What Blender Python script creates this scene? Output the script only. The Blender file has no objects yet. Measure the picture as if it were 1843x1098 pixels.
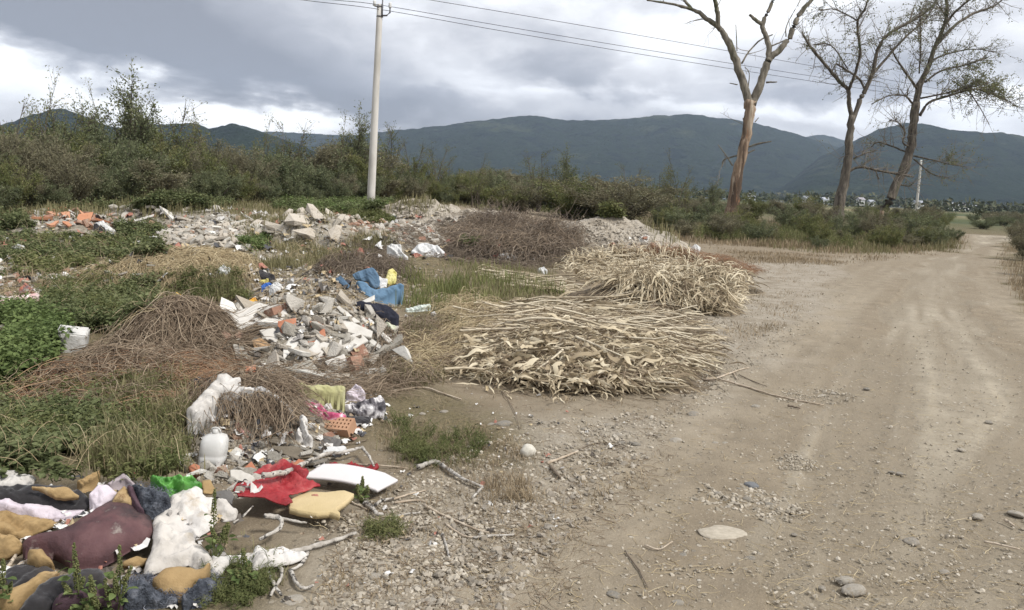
import bpy, bmesh, math, random
import numpy as np
from mathutils import Vector, Matrix, geometry
S = bpy.context.scene
COL = S.collection
PI = math.pi
# ---------------------------------------------------------------- camera
FPX = 1419.0; CX = 921.5; CY = 549.0
ROLL = math.atan(0.05); PITCH = math.atan(214 * math.cos(ROLL) / FPX)
CAMZ = 1.60
Fv = np.array([0, math.cos(PITCH), -math.sin(PITCH)])
U0 = np.array([0, math.sin(PITCH), math.cos(PITCH)])
R0 = np.array([1.0, 0, 0])
Rv = R0 * math.cos(ROLL) + U0 * math.sin(ROLL)
Uv = U0 * math.cos(ROLL) - R0 * math.sin(ROLL)
cam = bpy.data.cameras.new('camera'); co = bpy.data.objects.new('camera', cam); COL.objects.link(co)
cam.sensor_width = 36; cam.lens = FPX / 1843 * 36; cam.clip_end = 20000; cam.clip_start = 0.05
co.matrix_world = Matrix(((Rv[0], Uv[0], -Fv[0], 0), (Rv[1], Uv[1], -Fv[1], 0), (Rv[2], Uv[2], -Fv[2], CAMZ), (0, 0, 0, 1)))
S.camera = co
# ---------------------------------------------------------------- sky, sun
SUN_AZ = math.radians(118); SUN_EL = math.radians(48)      # azimuth from +Y towards +X
w = bpy.data.worlds.new('World'); S.world = w; w.use_nodes = True
nt = w.node_tree; nt.nodes.clear()
def N(t, **k):
    n = nt.nodes.new(t)
    for a, b in k.items(): setattr(n, a, b)
    return n
def L(a, b): nt.links.new(a, b)
def MA(op, a, b=None, c=None):
    n = N('ShaderNodeMath', operation=op)
    for i, v in enumerate((a, b, c)):
        if v is None: continue
        if isinstance(v, (int, float)): n.inputs[i].default_value = v
        else: L(v, n.inputs[i])
    return n.outputs[0]
tc = N('ShaderNodeTexCoord'); sx = N('ShaderNodeSeparateXYZ'); L(tc.outputs['Generated'], sx.inputs[0])
X, Y, Z = sx.outputs
az = MA('ARCTAN2', X, Y); el = MA('ARCSINE', Z)
zz = MA('ADD', MA('ABSOLUTE', Z), 0.16)
cb = N('ShaderNodeCombineXYZ'); L(X, cb.inputs[0]); L(Y, cb.inputs[1]); L(MA('MULTIPLY', Z, 2.3), cb.inputs[2])
def noise(vec, scale, det, rough, dist=0.0, off=0.0):
    n = N('ShaderNodeTexNoise'); m = N('ShaderNodeMapping'); m.inputs['Location'].default_value = (off, off * .7, 0)
    L(vec, m.inputs[0]); L(m.outputs[0], n.inputs['Vector'])
    n.inputs['Scale'].default_value = scale; n.inputs['Detail'].default_value = det
    n.inputs['Roughness'].default_value = rough; n.inputs['Distortion'].default_value = dist
    return n.outputs['Fac']
n1 = noise(cb.outputs[0], 2.6, 8, .5, .2, 3.1); n2 = noise(cb.outputs[0], 6.5, 8, .55, .25, 9.7)
n3 = noise(cb.outputs[0], 17.0, 6, .6, .3, 4.4)
dens = MA('ADD', MA('ADD', MA('MULTIPLY', MA('SUBTRACT', n1, .5), 1.0), MA('MULTIPLY', MA('SUBTRACT', n2, .5), .95)), MA('MULTIPLY', MA('SUBTRACT', n3, .5), .40))
dens = MA('ADD', dens, .41)
def blob(px, py, hl, hw, rot, amp):
    global dens
    a0 = math.atan((px - CX) / FPX); e0 = (335 + .05 * (px - CX) - py) / FPX
    da = MA('SUBTRACT', az, a0); de = MA('SUBTRACT', el, e0)
    de = MA('ADD', de, MA('MULTIPLY', MA('SUBTRACT', n2, .5), .16)); da = MA('ADD', da, MA('MULTIPLY', MA('SUBTRACT', n1, .5), .2))
    c, s = math.cos(rot), math.sin(rot)
    u = MA('ADD', MA('MULTIPLY', da, c / hl), MA('MULTIPLY', de, s / hl)); v = MA('ADD', MA('MULTIPLY', da, -s / hw), MA('MULTIPLY', de, c / hw))
    r2 = MA('ADD', MA('MULTIPLY', u, u), MA('MULTIPLY', v, v))
    g = MA('MULTIPLY', MA('EXPONENT', MA('MULTIPLY', r2, -1.0)), amp)
    dens = MA('ADD', dens, g)
blob(330, 110, .36, .050, -.20, .50)     # long dark bank falling to the right
blob(90, 30, .30, .055, -.05, .38)
blob(640, 200, .16, .030, -.12, .42)
blob(960, 125, .11, .030, -.25, .42)
blob(1010, 190, .16, .018, 0, .22)
blob(1600, 150, .25, .022, -.05, .20)
blob(1560, 40, .22, .03, 0, .10)
blob(40, 170, .26, .030, -.10, -.52)     # bright gap over the thicket
blob(420, 215, .16, .020, -.1, -.40)
blob(1250, 80, .10, .045, .2, -.40)
blob(1300, 195, .40, .014, 0, -.36)
blob(1500, 5, .25, .03, 0, -.30)
blob(820, 60, .10, .05, .2, -.14)
rp = N('ShaderNodeValToRGB'); L(dens, rp.inputs[0]); cr = rp.color_ramp
cr.elements[0].position = 0.02; cr.elements[0].color = (.80, .80, .80, 1)
cr.elements[1].position = 1.0; cr.elements[1].color = (.155, .157, .175, 1)
for p, c in ((.22, (.66, .665, .68, 1)), (.42, (.46, .46, .475, 1)), (.68, (.27, .273, .295, 1))):
    e = cr.elements.new(p); e.color = c
sk = N('ShaderNodeTexSky', sky_type='NISHITA'); sk.sun_disc = False
sk.sun_elevation = SUN_EL; sk.sun_rotation = SUN_AZ
b1 = N('ShaderNodeBackground'); L(sk.outputs[0], b1.inputs[0]); b1.inputs[1].default_value = .08
b2 = N('ShaderNodeBackground'); L(rp.outputs[0], b2.inputs[0]); b2.inputs[1].default_value = 1.0
mx = N('ShaderNodeMixShader'); mx.inputs[0].default_value = .95
L(b1.outputs[0], mx.inputs[1]); L(b2.outputs[0], mx.inputs[2])
wo = N('ShaderNodeOutputWorld'); L(mx.outputs[0], wo.inputs[0])
sl = bpy.data.lights.new('sun', 'SUN'); so = bpy.data.objects.new('sun', sl); COL.objects.link(so)
sl.energy = 2.0; sl.angle = math.radians(11); sl.color = (1, .965, .915)
sd = Vector((math.sin(SUN_AZ) * math.cos(SUN_EL), math.cos(SUN_AZ) * math.cos(SUN_EL), math.sin(SUN_EL)))
so.rotation_euler = sd.to_track_quat('Z', 'Y').to_euler(); so.location = (0, 0, 30)
S.view_settings.view_transform = 'Standard'; S.view_settings.look = 'None'
S.view_settings.exposure = 1.06; S.view_settings.gamma = 1; S.view_settings.use_curve_mapping = False
S.render.resolution_x = 1024; S.render.resolution_y = 610
S.cycles.volume_max_steps = 64; S.cycles.max_bounces = 5; S.cycles.transparent_max_bounces = 8
# ---------------------------------------------------------------- maths helpers
rng = np.random.default_rng(7)
def vnoise(x, y, seed=0):
    x = np.asarray(x, float) + 1000 + seed * 17.3; y = np.asarray(y, float) + 1000 + seed * 5.1
    xi = np.floor(x).astype(np.int64); yi = np.floor(y).astype(np.int64); fx = x - xi; fy = y - yi
    def hsh(a, b):
        n = (a * 374761393 + b * 668265263 + seed * 1442695) & 0xffffffff
        n = ((n ^ (n >> 13)) * 1274126177) & 0xffffffff
        return ((n ^ (n >> 16)) & 0xffff) / 65535.0
    ux = fx * fx * (3 - 2 * fx); uy = fy * fy * (3 - 2 * fy)
    a = hsh(xi, yi); b = hsh(xi + 1, yi); c = hsh(xi, yi + 1); d = hsh(xi + 1, yi + 1)
    return (a * (1 - ux) + b * ux) * (1 - uy) + (c * (1 - ux) + d * ux) * uy
def fbm(x, y, o=3, seed=0):
    r = 0; a = .5; t = 0
    for i in range(o):
        r = r + a * vnoise(x, y, seed + i); t += a; a *= .5; x = x * 2.03; y = y * 2.03
    return r / t
def sstep(v, a, b):
    t = np.clip((np.asarray(v, float) - a) / (b - a), 0, 1); return t * t * (3 - 2 * t)
def rays(px, py):
    px = np.atleast_1d(np.asarray(px, float)); py = np.atleast_1d(np.asarray(py, float))
    d = Fv[None] * FPX + Rv[None] * (px - CX)[:, None] - Uv[None] * (py - CY)[:, None]
    return d / np.hypot(d[:, 0], d[:, 1])[:, None]          # unit horizontal length
CAM = np.array([0, 0, CAMZ])
def flat(px, py, z=0.0):
    d = rays(px, py); t = (z - CAMZ) / d[:, 2]; return CAM + d * t[:, None]
def at(px, py, D):                                          # point on a pixel's ray at depth D along +Y
    d = rays(px, py); return CAM + d * (D / d[:, 1])[:, None]
def poly_dist(poly, x, y):                                  # signed distance, positive inside
    x = np.asarray(x, float); y = np.asarray(y, float)
    d = np.full(x.shape, 1e9); ins = np.zeros(x.shape, bool); n = len(poly)
    for i in range(n):
        ax, ay = poly[i][:2]; bx, by = poly[(i + 1) % n][:2]
        ex, ey = bx - ax, by - ay; t = np.clip(((x - ax) * ex + (y - ay) * ey) / (ex * ex + ey * ey + 1e-12), 0, 1)
        d = np.minimum(d, np.hypot(x - ax - t * ex, y - ay - t * ey))
        c = ((ay > y) != (by > y)) & (x < (bx - ax) * (y - ay) / (by - ay + 1e-12) + ax); ins ^= c
    return np.where(ins, d, -d)
# terrain ------------------------------------------------------------------
ROADP = [(700, 1500), (860, 1098), (960, 960), (1080, 860), (1190, 760), (1290, 680), (1400, 600), (1470, 545), (1530, 500), (1590, 466), (1660, 452), (1712, 440), (1722, 420)]
ROADR = [(1900, 421.5), (1890, 430), (1808, 447), (1800, 462), (1820, 500), (1870, 560), (2000, 640), (2300, 800), (2600, 1500)]
rl = [tuple(p[:2]) for p in flat([p[0] for p in ROADP], [p[1] for p in ROADP])]
rr = [tuple(p[:2]) for p in flat([p[0] for p in ROADR], [p[1] for p in ROADR])]
ROAD = rl + [(95.0, 53.5), (95.0, 47.5)] + rr[1:]
def h0(x, y):
    b = .5 * sstep(y, 8, 32) * sstep(-x + 6, 0, 12)
    b = b * (1 - sstep(y, 60, 160))
    n = (fbm(x * .35, y * .35, 2, 3) - .5) * .10 + (fbm(x * 1.6, y * 1.6, 3, 5) - .5) * .05
    return b + n * sstep(np.hypot(x, y), 1.0, 6.0)
def roadmask(x, y):
    return poly_dist(ROAD, x, y) + (fbm(x * .8, y * .8, 3, 11) - .5) * .9
def h(x, y):
    x = np.asarray(x, float); y = np.asarray(y, float)
    return h0(x, y)
PILES = []                                                   # (x, y, height, rx, ry, rot, power)
def bump(p, x, y):
    cx, cy, hh, rx, ry, rot, seed = p
    dx = x - cx; dy = y - cy; c, s = math.cos(rot), math.sin(rot)
    u = (dx * c + dy * s) / rx; v = (-dx * s + dy * c) / ry
    r2 = (u * u + v * v) * (1 + .35 * (fbm(x * 2.2 / max(rx, .5), y * 2.2 / max(rx, .5), 2, seed) - .5) * 2)
    k = np.clip(1 - r2, 0, 1)
    return hh * k ** 1.15 * (1.05 - .35 * fbm(x * 3.1, y * 3.1, 2, seed + 5) + .15)
def H(x, y):
    x = np.asarray(x, float); y = np.asarray(y, float)
    t = h(x, y); b = 0
    for p in PILES:
        m = (np.abs(x - p[0]) < 1.6 * max(p[3], p[4])) & (np.abs(y - p[1]) < 1.6 * max(p[3], p[4]))
        if m.any():
            q = np.zeros(x.shape); q[m] = bump(p, x[m], y[m]); b = np.maximum(b, q)
    return t + b
TT = np.geomspace(1.6, 160, 150)
def gp(px, py, hf=None):
    hf = hf or H
    d = rays(px, py); out = np.zeros((len(d), 3))
    for s in range(0, len(d), 8000):
        q = d[s:s + 8000]; Xs = q[:, 0:1] * TT; Ys = q[:, 1:2] * TT; Zs = CAMZ + q[:, 2:3] * TT
        below = Zs < hf(Xs, Ys); idx = np.argmax(below, 1); idx = np.where(below.any(1), idx, len(TT) - 1); idx = np.maximum(idx, 1)
        lo = TT[idx - 1]; hi = TT[idx].copy()
        for _ in range(7):
            mid = (lo + hi) / 2; bz = (CAMZ + q[:, 2] * mid) < hf(q[:, 0] * mid, q[:, 1] * mid)
            hi = np.where(bz, mid, hi); lo = np.where(bz, lo, mid)
        X_ = q[:, 0] * hi; Y_ = q[:, 1] * hi
        out[s:s + 8000] = np.stack([X_, Y_, hf(X_, Y_)], 1)
    return out
def sample_poly(poly, n, r=None):
    r = r or rng; poly = np.array(poly, float); lo = poly.min(0); hi = poly.max(0); acc = []; c = 0
    while c < n:
        q = r.uniform(lo, hi, (n * 2 + 20, 2)); q = q[poly_dist(poly, q[:, 0], q[:, 1]) > 0]; acc.append(q); c += len(q)
    return np.concatenate(acc)[:n]
# ---------------------------------------------------------------- mesh helpers
class MB:
    def __init__(s): s.v = []; s.f = []; s.r = []; s.n = 0
    def add(s, v, f, r=0.5):
        v = np.asarray(v, float).reshape(-1, 3); 
        if not isinstance(f, (list, tuple)): f = [f]
        for q in f: s.f.append(np.asarray(q, np.int64) + s.n)
        s.v.append(v); s.r.append(np.broadcast_to(np.asarray(r, float), (len(v),))); s.n += len(v)
    def mesh(s, name, smooth=True, origin=(0, 0, 0)):
        me = bpy.data.meshes.new(name)
        if not s.v: return me
        v = np.concatenate(s.v) - np.asarray(origin, float); r = np.concatenate(s.r)
        tot = np.concatenate([np.full(len(q), q.shape[1]) for q in s.f]); idx = np.concatenate([q.ravel() for q in s.f])
        me.vertices.add(len(v)); me.vertices.foreach_set('co', v.astype(np.float32).ravel())
        me.loops.add(len(idx)); me.loops.foreach_set('vertex_index', idx.astype(np.int32))
        me.polygons.add(len(tot)); st = np.concatenate([[0], np.cumsum(tot)[:-1]])
        me.polygons.foreach_set('loop_start', st.astype(np.int32)); me.polygons.foreach_set('loop_total', tot.astype(np.int32))
        me.polygons.foreach_set('use_smooth', np.full(len(tot), smooth))
        a = me.attributes.new('rnd', 'FLOAT', 'POINT'); a.data.foreach_set('value', r.astype(np.float32))
        me.update(calc_edges=True); return me
    def build(s, name, mt, parent=None, smooth=True, origin=None, **tags):
        if origin is None: origin = tuple(parent.location) if parent else (0, 0, 0)
        me = s.mesh(name, smooth, origin)
        return mkobj(name, me, mt, parent, (0, 0, 0) if parent else origin, **tags)
def mkobj(name, me, mt, parent=None, loc=(0, 0, 0), **tags):
    o = bpy.data.objects.new(name, me); COL.objects.link(o); o.location = loc
    if mt is not None and not me.materials: me.materials.append(mt)
    if parent: o.parent = parent
    for k, v in tags.items(): o[k] = v
    return o
def thing(name, label, cat, loc=(0, 0, 0), group=None):
    o = bpy.data.objects.new(name, None); COL.objects.link(o); o.location = tuple(loc); o.empty_display_size = .1
    o['label'] = label; o['category'] = cat
    if group: o['group'] = group
    return o
def inst(name, me, parent, pos, rot, scale, mt=None):       # child that shares its mesh
    o = bpy.data.objects.new(name, me); COL.objects.link(o); o.parent = parent
    o.location = Vector(pos) - (parent.location if parent else Vector((0, 0, 0))); o.rotation_euler = rot; o.scale = scale
    if mt is not None:
        o.material_slots[0].link = 'OBJECT'; o.material_slots[0].material = mt
    return o
def copy_tree(src, loc, rz, sc, label=None):
    c = src.copy(); COL.objects.link(c); c.location = loc; c.rotation_euler = (0, 0, rz); c.scale = sc
    if label: c['label'] = label
    for ch in list(src.children):
        d = ch.copy(); COL.objects.link(d); d.parent = c
    return c
def nrm(a): return a / (np.linalg.norm(a, axis=-1, keepdims=True) + 1e-9)
def tubes(P, R, k=4, closed=False):                          # P (N,S,3), R (N,S)
    P = np.asarray(P, float); Nn, Sn = P.shape[:2]; R = np.broadcast_to(R, (Nn, Sn))
    T = np.gradient(P, axis=1); T = nrm(T)
    ref = np.broadcast_to(np.array([.13, .21, 1.0]), T.shape); vert = np.abs(T[..., 2:3]) > .9
    ref = np.where(vert, np.array([1.0, .1, .05]), ref)
    A = nrm(np.cross(T, ref)); B = np.cross(T, A)
    an = np.arange(k) * 2 * PI / k
    V = P[:, :, None] + R[:, :, None, None] * (A[:, :, None] * np.cos(an)[None, None, :, None] + B[:, :, None] * np.sin(an)[None, None, :, None])
    i = np.arange(Nn)[:, None, None] * Sn * k; j = np.arange(Sn - 1)[None, :, None] * k; q = np.arange(k)[None, None]
    q2 = (q + 1) % k
    f = np.stack([i + j + q, i + j + q2, i + j + k + q2, i + j + k + q], -1).reshape(-1, 4)
    fs = [f]
    if closed:
        e = np.arange(Nn)[:, None] * Sn * k
        fs.append(e + np.arange(k)[::-1][None]); fs.append(e + (Sn - 1) * k + np.arange(k)[None])
    return V.reshape(-1, 3), fs, Sn * k
def ribbons(P, side, Wd, fold=0.0):                          # 3 verts per station, folded along the middle
    P = np.asarray(P, float); Nn, Sn = P.shape[:2]; Wd = np.broadcast_to(Wd, (Nn, Sn))[..., None]
    T = nrm(np.gradient(P, axis=1)); sd_ = nrm(side - (side * T).sum(-1, keepdims=True) * T); up = np.cross(sd_, T)
    V = np.stack([P - sd_ * Wd + up * Wd * fold, P, P + sd_ * Wd + up * Wd * fold], 2)
    i = np.arange(Nn)[:, None, None] * Sn * 3; j = np.arange(Sn - 1)[None, :, None] * 3; q = np.arange(2)[None, None]
    f = np.stack([i + j + q, i + j + q + 1, i + j + 3 + q + 1, i + j + 3 + q], -1).reshape(-1, 4)
    return V.reshape(-1, 3), [f], Sn * 3
def scatter(tv, tf, pos, M3, sc):                            # template copies; M3 (N,3,3), sc (N,) or (N,3)
    tv = np.asarray(tv, float); Nn = len(pos); sc = np.asarray(sc, float)
    if sc.ndim == 1: sc = sc[:, None].repeat(3, 1)
    V = np.einsum('nij,nkj->nki', M3, tv[None] * sc[:, None]) + pos[:, None]
    off = (np.arange(Nn) * len(tv))[:, None, None]
    fs = [(np.asarray(t)[None] + off).reshape(-1, np.asarray(t).shape[1]) for t in tf]
    return V.reshape(-1, 3), fs, len(tv)
def randrot(n, r=None):
    r = r or rng; q = r.normal(size=(n, 4)); q /= np.linalg.norm(q, axis=1, keepdims=True); a, b, c, d = q.T
    return np.stack([1 - 2 * (c * c + d * d), 2 * (b * c - a * d), 2 * (b * d + a * c), 2 * (b * c + a * d), 1 - 2 * (b * b + d * d), 2 * (c * d - a * b), 2 * (b * d - a * c), 2 * (c * d + a * b), 1 - 2 * (b * b + c * c)], 1).reshape(-1, 3, 3)
def zrot(n, tilt=.3, r=None):                                # random heading, small tilt
    r = r or rng; a = r.uniform(0, 2 * PI, n); t = r.normal(0, tilt, n); u = r.normal(0, tilt, n)
    c, s = np.cos(a), np.sin(a); o = np.zeros(n); I = np.ones(n)
    Rz = np.stack([c, -s, o, s, c, o, o, o, I], 1).reshape(-1, 3, 3)
    Rx = np.stack([I, o, o, o, np.cos(t), -np.sin(t), o, np.sin(t), np.cos(t)], 1).reshape(-1, 3, 3)
    Ry = np.stack([np.cos(u), o, np.sin(u), o, I, o, -np.sin(u), o, np.cos(u)], 1).reshape(-1, 3, 3)
    return Rz @ Rx @ Ry
def frame(d, r=None):                                        # x axis along d
    r = r or rng; d = nrm(d); q = r.normal(size=d.shape); b = nrm(np.cross(d, q)); c = np.cross(d, b)
    return np.stack([d, b, c], -1)
def upframe(d, r=None, roll=.6):
    r = r or rng; d = nrm(d); b = nrm(np.cross(np.broadcast_to([0, 0, 1.0], d.shape) + r.normal(0, roll, d.shape), d)); c = np.cross(d, b)
    return np.stack([d, b, c], -1)
# ---------------------------------------------------------------- materials
MATS = {}
def mat(name, cols, src='attr', ns=6.0, nmix=.35, bump_=0.0, bscale=40.0, rough=.85, trans=0.0, detail=5, spots=None, sheen=0, spec=.3, stretch=(1, 1, 1), coords='Object', bdist=.01):
    if name in MATS: return MATS[name]
    m = bpy.data.materials.new(name); m.use_nodes = True; t = m.node_tree; nd = t.nodes; lk = t.links.new
    bs = nd['Principled BSDF']; out = nd['Material Output']
    tcn = nd.new('ShaderNodeTexCoord'); mp = nd.new('ShaderNodeMapping'); mp.inputs['Scale'].default_value = stretch
    lk(tcn.outputs[coords], mp.inputs[0])
    nz = nd.new('ShaderNodeTexNoise'); nz.inputs['Scale'].default_value = ns; nz.inputs['Detail'].default_value = detail; lk(mp.outputs[0], nz.inputs['Vector'])
    if src == 'attr':
        a = nd.new('ShaderNodeAttribute'); a.attribute_name = 'rnd'; base = a.outputs['Fac']
    elif src == 'obj':
        a = nd.new('ShaderNodeObjectInfo'); base = a.outputs['Random']
    else: base = nz.outputs['Fac']
    st = nd.new('ShaderNodeMapRange'); lk(nz.outputs['Fac'], st.inputs[0]); st.inputs[1].default_value = .3; st.inputs[2].default_value = .7
    mixf = nd.new('ShaderNodeMix'); mixf.inputs[0].default_value = nmix if src != 'noise' else 1.0; lk(base, mixf.inputs[2]); lk(st.outputs[0], mixf.inputs[3])
    rpn = nd.new('ShaderNodeValToRGB'); lk(mixf.outputs[0], rpn.inputs[0]); e = rpn.color_ramp.elements
    while len(e) > 1: e.remove(e[0])
    n = len(cols)
    for i, c in enumerate(cols):
        q = e[0] if i == 0 else e.new(i / max(n - 1, 1)); q.position = i / max(n - 1, 1); q.color = (*c, 1)
    colo = rpn.outputs[0]
    if spots:                                               # (colour, scale, threshold, softness)
        for (sc_, ss, th, sf) in spots:
            n3 = nd.new('ShaderNodeTexNoise'); n3.inputs['Scale'].default_value = ss; n3.inputs['Detail'].default_value = 6; n3.inputs['Roughness'].default_value = .65; lk(mp.outputs[0], n3.inputs['Vector'])
            mr = nd.new('ShaderNodeMapRange'); lk(n3.outputs['Fac'], mr.inputs[0]); mr.inputs[1].default_value = th; mr.inputs[2].default_value = th + sf
            mm = nd.new('ShaderNodeMix'); mm.data_type = 'RGBA'; lk(mr.outputs[0], mm.inputs[0]); lk(colo, mm.inputs[6]); mm.inputs[7].default_value = (*sc_, 1); colo = mm.outputs[2]
    lk(colo, bs.inputs['Base Color']); bs.inputs['Roughness'].default_value = rough; bs.inputs['Specular IOR Level'].default_value = spec
    if sheen: bs.inputs['Sheen Weight'].default_value = sheen
    if bump_:
        bn = nd.new('ShaderNodeBump'); bn.inputs['Strength'].default_value = bump_; bn.inputs['Distance'].default_value = bdist
        n2_ = nd.new('ShaderNodeTexNoise'); n2_.inputs['Scale'].default_value = bscale; n2_.inputs['Detail'].default_value = 6; n2_.inputs['Roughness'].default_value = .6; lk(mp.outputs[0], n2_.inputs['Vector'])
        lk(n2_.outputs['Fac'], bn.inputs['Height']); lk(bn.outputs[0], bs.inputs['Normal'])
    if trans:
        tr = nd.new('ShaderNodeBsdfTranslucent'); lk(colo, tr.inputs[0]); ms = nd.new('ShaderNodeMixShader'); ms.inputs[0].default_value = trans
        lk(bs.outputs[0], ms.inputs[1]); lk(tr.outputs[0], ms.inputs[2]); lk(ms.outputs[0], out.inputs[0])
    MATS[name] = m; return m
# ================================================================ piles (cores) -- all heights in metres
def pile(px, D, hh, rx, ry, rot=0.0):
    py = 335 + .05 * (px - CX) + CAMZ * FPX / D
    p = at(px, py, D)[0]; q = (p[0], D, hh, rx, ry, rot, len(PILES) + 20); PILES.append(q); return q
P_MAIN = pile(562, 7.35, .44, 1.0, .95)
P_FRONT = pile(455, 4.85, .26, .62, .55)
P_BAGS = pile(120, 3.45, .20, 1.25, .62)
P_VINE = pile(325, 6.75, .38, .66, .55)
P_RED = pile(215, 5.85, .10, .95, .55)
P_STRAW = pile(330, 10.9, .50, 1.50, 1.0)
P_WEED = pile(655, 12.6, .33, 1.0, .9)
P_DEBRIS = pile(560, 9.9, .28, 1.0, .7)
P_CHUNK = pile(560, 18.0, .50, 1.5, 1.1)
P_CHUNK2 = pile(660, 17.0, .30, 1.2, .9)
P_SOIL = pile(765, 26, .62, 2.1, 1.6)
P_SOIL2 = pile(870, 25, .50, 2.0, 1.4)
P_BRUSH = pile(930, 17.2, .36, 2.0, 1.4)
P_GRAVEL = pile(1095, 19.0, .84, 2.6, 1.9)
P_ROOTS = pile(1260, 13.6, .22, 1.25, .6)
P_CORNB = pile(1170, 11.1, .36, 1.38, .80, -.10)
P_CORNA = pile(1035, 7.6, .15, 1.35, 1.55, .05)
P_TILES = pile(140, 17.5, .34, 1.6, 1.3)
P_FARR = pile(300, 20.5, .50, 2.0, 1.3)
P_SLABS = pile(375, 14.3, .30, 1.5, .9)
# ================================================================ ground and road
def shade_nodes(name):
    m = bpy.data.materials.new(name); m.use_nodes = True; t = m.node_tree; nd = t.nodes; lk = t.links.new
    bs = nd['Principled BSDF']; bs.inputs['Roughness'].default_value = .95; bs.inputs['Specular IOR Level'].default_value = .15
    ge = nd.new('ShaderNodeNewGeometry'); P = ge.outputs['Position']
    def nz(sc, det=5, rg=.55, stretch=None):
        n = nd.new('ShaderNodeTexNoise'); n.inputs['Scale'].default_value = sc; n.inputs['Detail'].default_value = det; n.inputs['Roughness'].default_value = rg
        mp = nd.new('ShaderNodeMapping'); mp.inputs['Scale'].default_value = stretch or (1, 1, 0.2); lk(P, mp.inputs[0]); lk(mp.outputs[0], n.inputs['Vector']); return n.outputs['Fac']
    def at_(n_):
        a = nd.new('ShaderNodeAttribute'); a.attribute_name = n_; return a.outputs['Fac']
    def mr(v, a, b, c=0., d=1.):
        n = nd.new('ShaderNodeMapRange'); lk(v, n.inputs[0]); n.inputs[1].default_value = a; n.inputs[2].default_value = b; n.inputs[3].default_value = c; n.inputs[4].default_value = d; return n.outputs[0]
    def mixc(f, a, b):
        n = nd.new('ShaderNodeMix'); n.data_type = 'RGBA'
        if isinstance(f, float): n.inputs[0].default_value = f
        else: lk(f, n.inputs[0])
        for i, c in ((6, a), (7, b)):
            if isinstance(c, tuple): n.inputs[i].default_value = (*c, 1)
            else: lk(c, n.inputs[i])
        return n.outputs[2]
    def ma(op, a, b):
        n = nd.new('ShaderNodeMath', ) ; n.operation = op
        for i, v in enumerate((a, b)):
            if isinstance(v, (int, float)): n.inputs[i].default_value = v
            else: lk(v, n.inputs[i])
        return n.outputs[0]
    big = nz(.55, 4); mid = nz(3.2, 6); fine = nz(34, 7, .7); grit = nz(130, 3, .6)
    dirt = mixc(mr(mid, .3, .7), (.155, .122, .084), (.275, .225, .158))
    dirt = mixc(mr(big, .42, .62), dirt, (.215, .175, .122))
    road = mixc(mr(mid, .32, .68), (.29, .255, .195), (.38, .335, .26))
    road = mixc(mr(at_('streak'), .40, .62), road, (.235, .198, .145)); road = mixc(mr(at_('streak'), .30, .42, .7, 0.), road, (.43, .37, .275)); road = mixc(mr(nz(12, 6, .7), .5, .7, 0, .5), road, (.21, .18, .135))
    road = mixc(mr(ma('MULTIPLY', at_('track'), mr(nz(1.5, 4), .3, .6, .2, 1.)), 0, 1, 0, .55), road, (.205, .165, .112))
    grav = mixc(mr(fine, .35, .65), (.215, .185, .145), (.40, .36, .295))
    gl = mixc(mr(fine, .35, .65), (.065, .055, .032), (.19, .155, .085))
    c = mixc(at_('road'), dirt, road)
    c = mixc(ma('MULTIPLY', at_('gravel'), mr(mid, .25, .6)), c, grav)
    c = mixc(ma('MULTIPLY', at_('grassy'), mr(mid, .15, .5)), c, gl)
    # pebbles set in the soil: colour of every stone, relief from cell distance
    vo = nd.new('ShaderNodeTexVoronoi'); vo.inputs['Scale'].default_value = 26; vo.inputs['Randomness'].default_value = 1
    mp = nd.new('ShaderNodeMapping'); mp.inputs['Scale'].default_value = (1, 1, .3); lk(P, mp.inputs[0]); lk(mp.outputs[0], vo.inputs['Vector'])
    sep = nd.new('ShaderNodeSeparateColor'); lk(vo.outputs['Color'], sep.inputs[0])
    rad = mr(sep.outputs[0], .45, 1, .0, .42); inside = mr(ma('SUBTRACT', rad, vo.outputs['Distance']), 0, .08)
    rampp = nd.new('ShaderNodeValToRGB'); lk(sep.outputs[1], rampp.inputs[0]); e = rampp.color_ramp.elements
    e[0].color = (.20, .18, .15, 1); e[1].color = (.52, .48, .41, 1); q = e.new(.5); q.color = (.34, .30, .24, 1)
    amt = ma('MULTIPLY', inside, mr(nz(1.3, 3), .40, .6, .15, .9))
    c = mixc(ma('MULTIPLY', amt, ma('SUBTRACT', 1.0, at_('grassy'))), c, rampp.outputs[0])
    c = mixc(mr(fine, .56, .72, 0, .55), c, (.12, .10, .07)); c = mixc(mr(grit, .58, .75, 0, .5), c, (.50, .45, .36))
    c = mixc(mr(nz(9, 6, .7), .55, .75, 0, .4), c, (.14, .115, .08))
    # distant plain: patches of fields
    cd = nd.new('ShaderNodeCameraData'); far = at_('far')
    fld = mixc(mr(nz(.012, 3, .5, (1, .35, 1)), .42, .58), (.075, .085, .035), (.19, .165, .09)); fld = mixc(mr(nz(.03, 4, .6, (.6, .3, 1)), .5, .6), fld, (.06, .075, .035))
    c = mixc(far, c, fld)
    lk(c, bs.inputs['Base Color'])
    hgt = ma('ADD', ma('MULTIPLY', inside, .55), ma('MULTIPLY', fine, .9))
    hgt = ma('ADD', hgt, ma('MULTIPLY', grit, .3))
    bn = nd.new('ShaderNodeBump'); bn.inputs['Strength'].default_value = .75; bn.inputs['Distance'].default_value = .018; lk(hgt, bn.inputs['Height']); lk(bn.outputs[0], bs.inputs['Normal'])
    return m
M_GROUND = shade_nodes('ground_soil')
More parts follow.
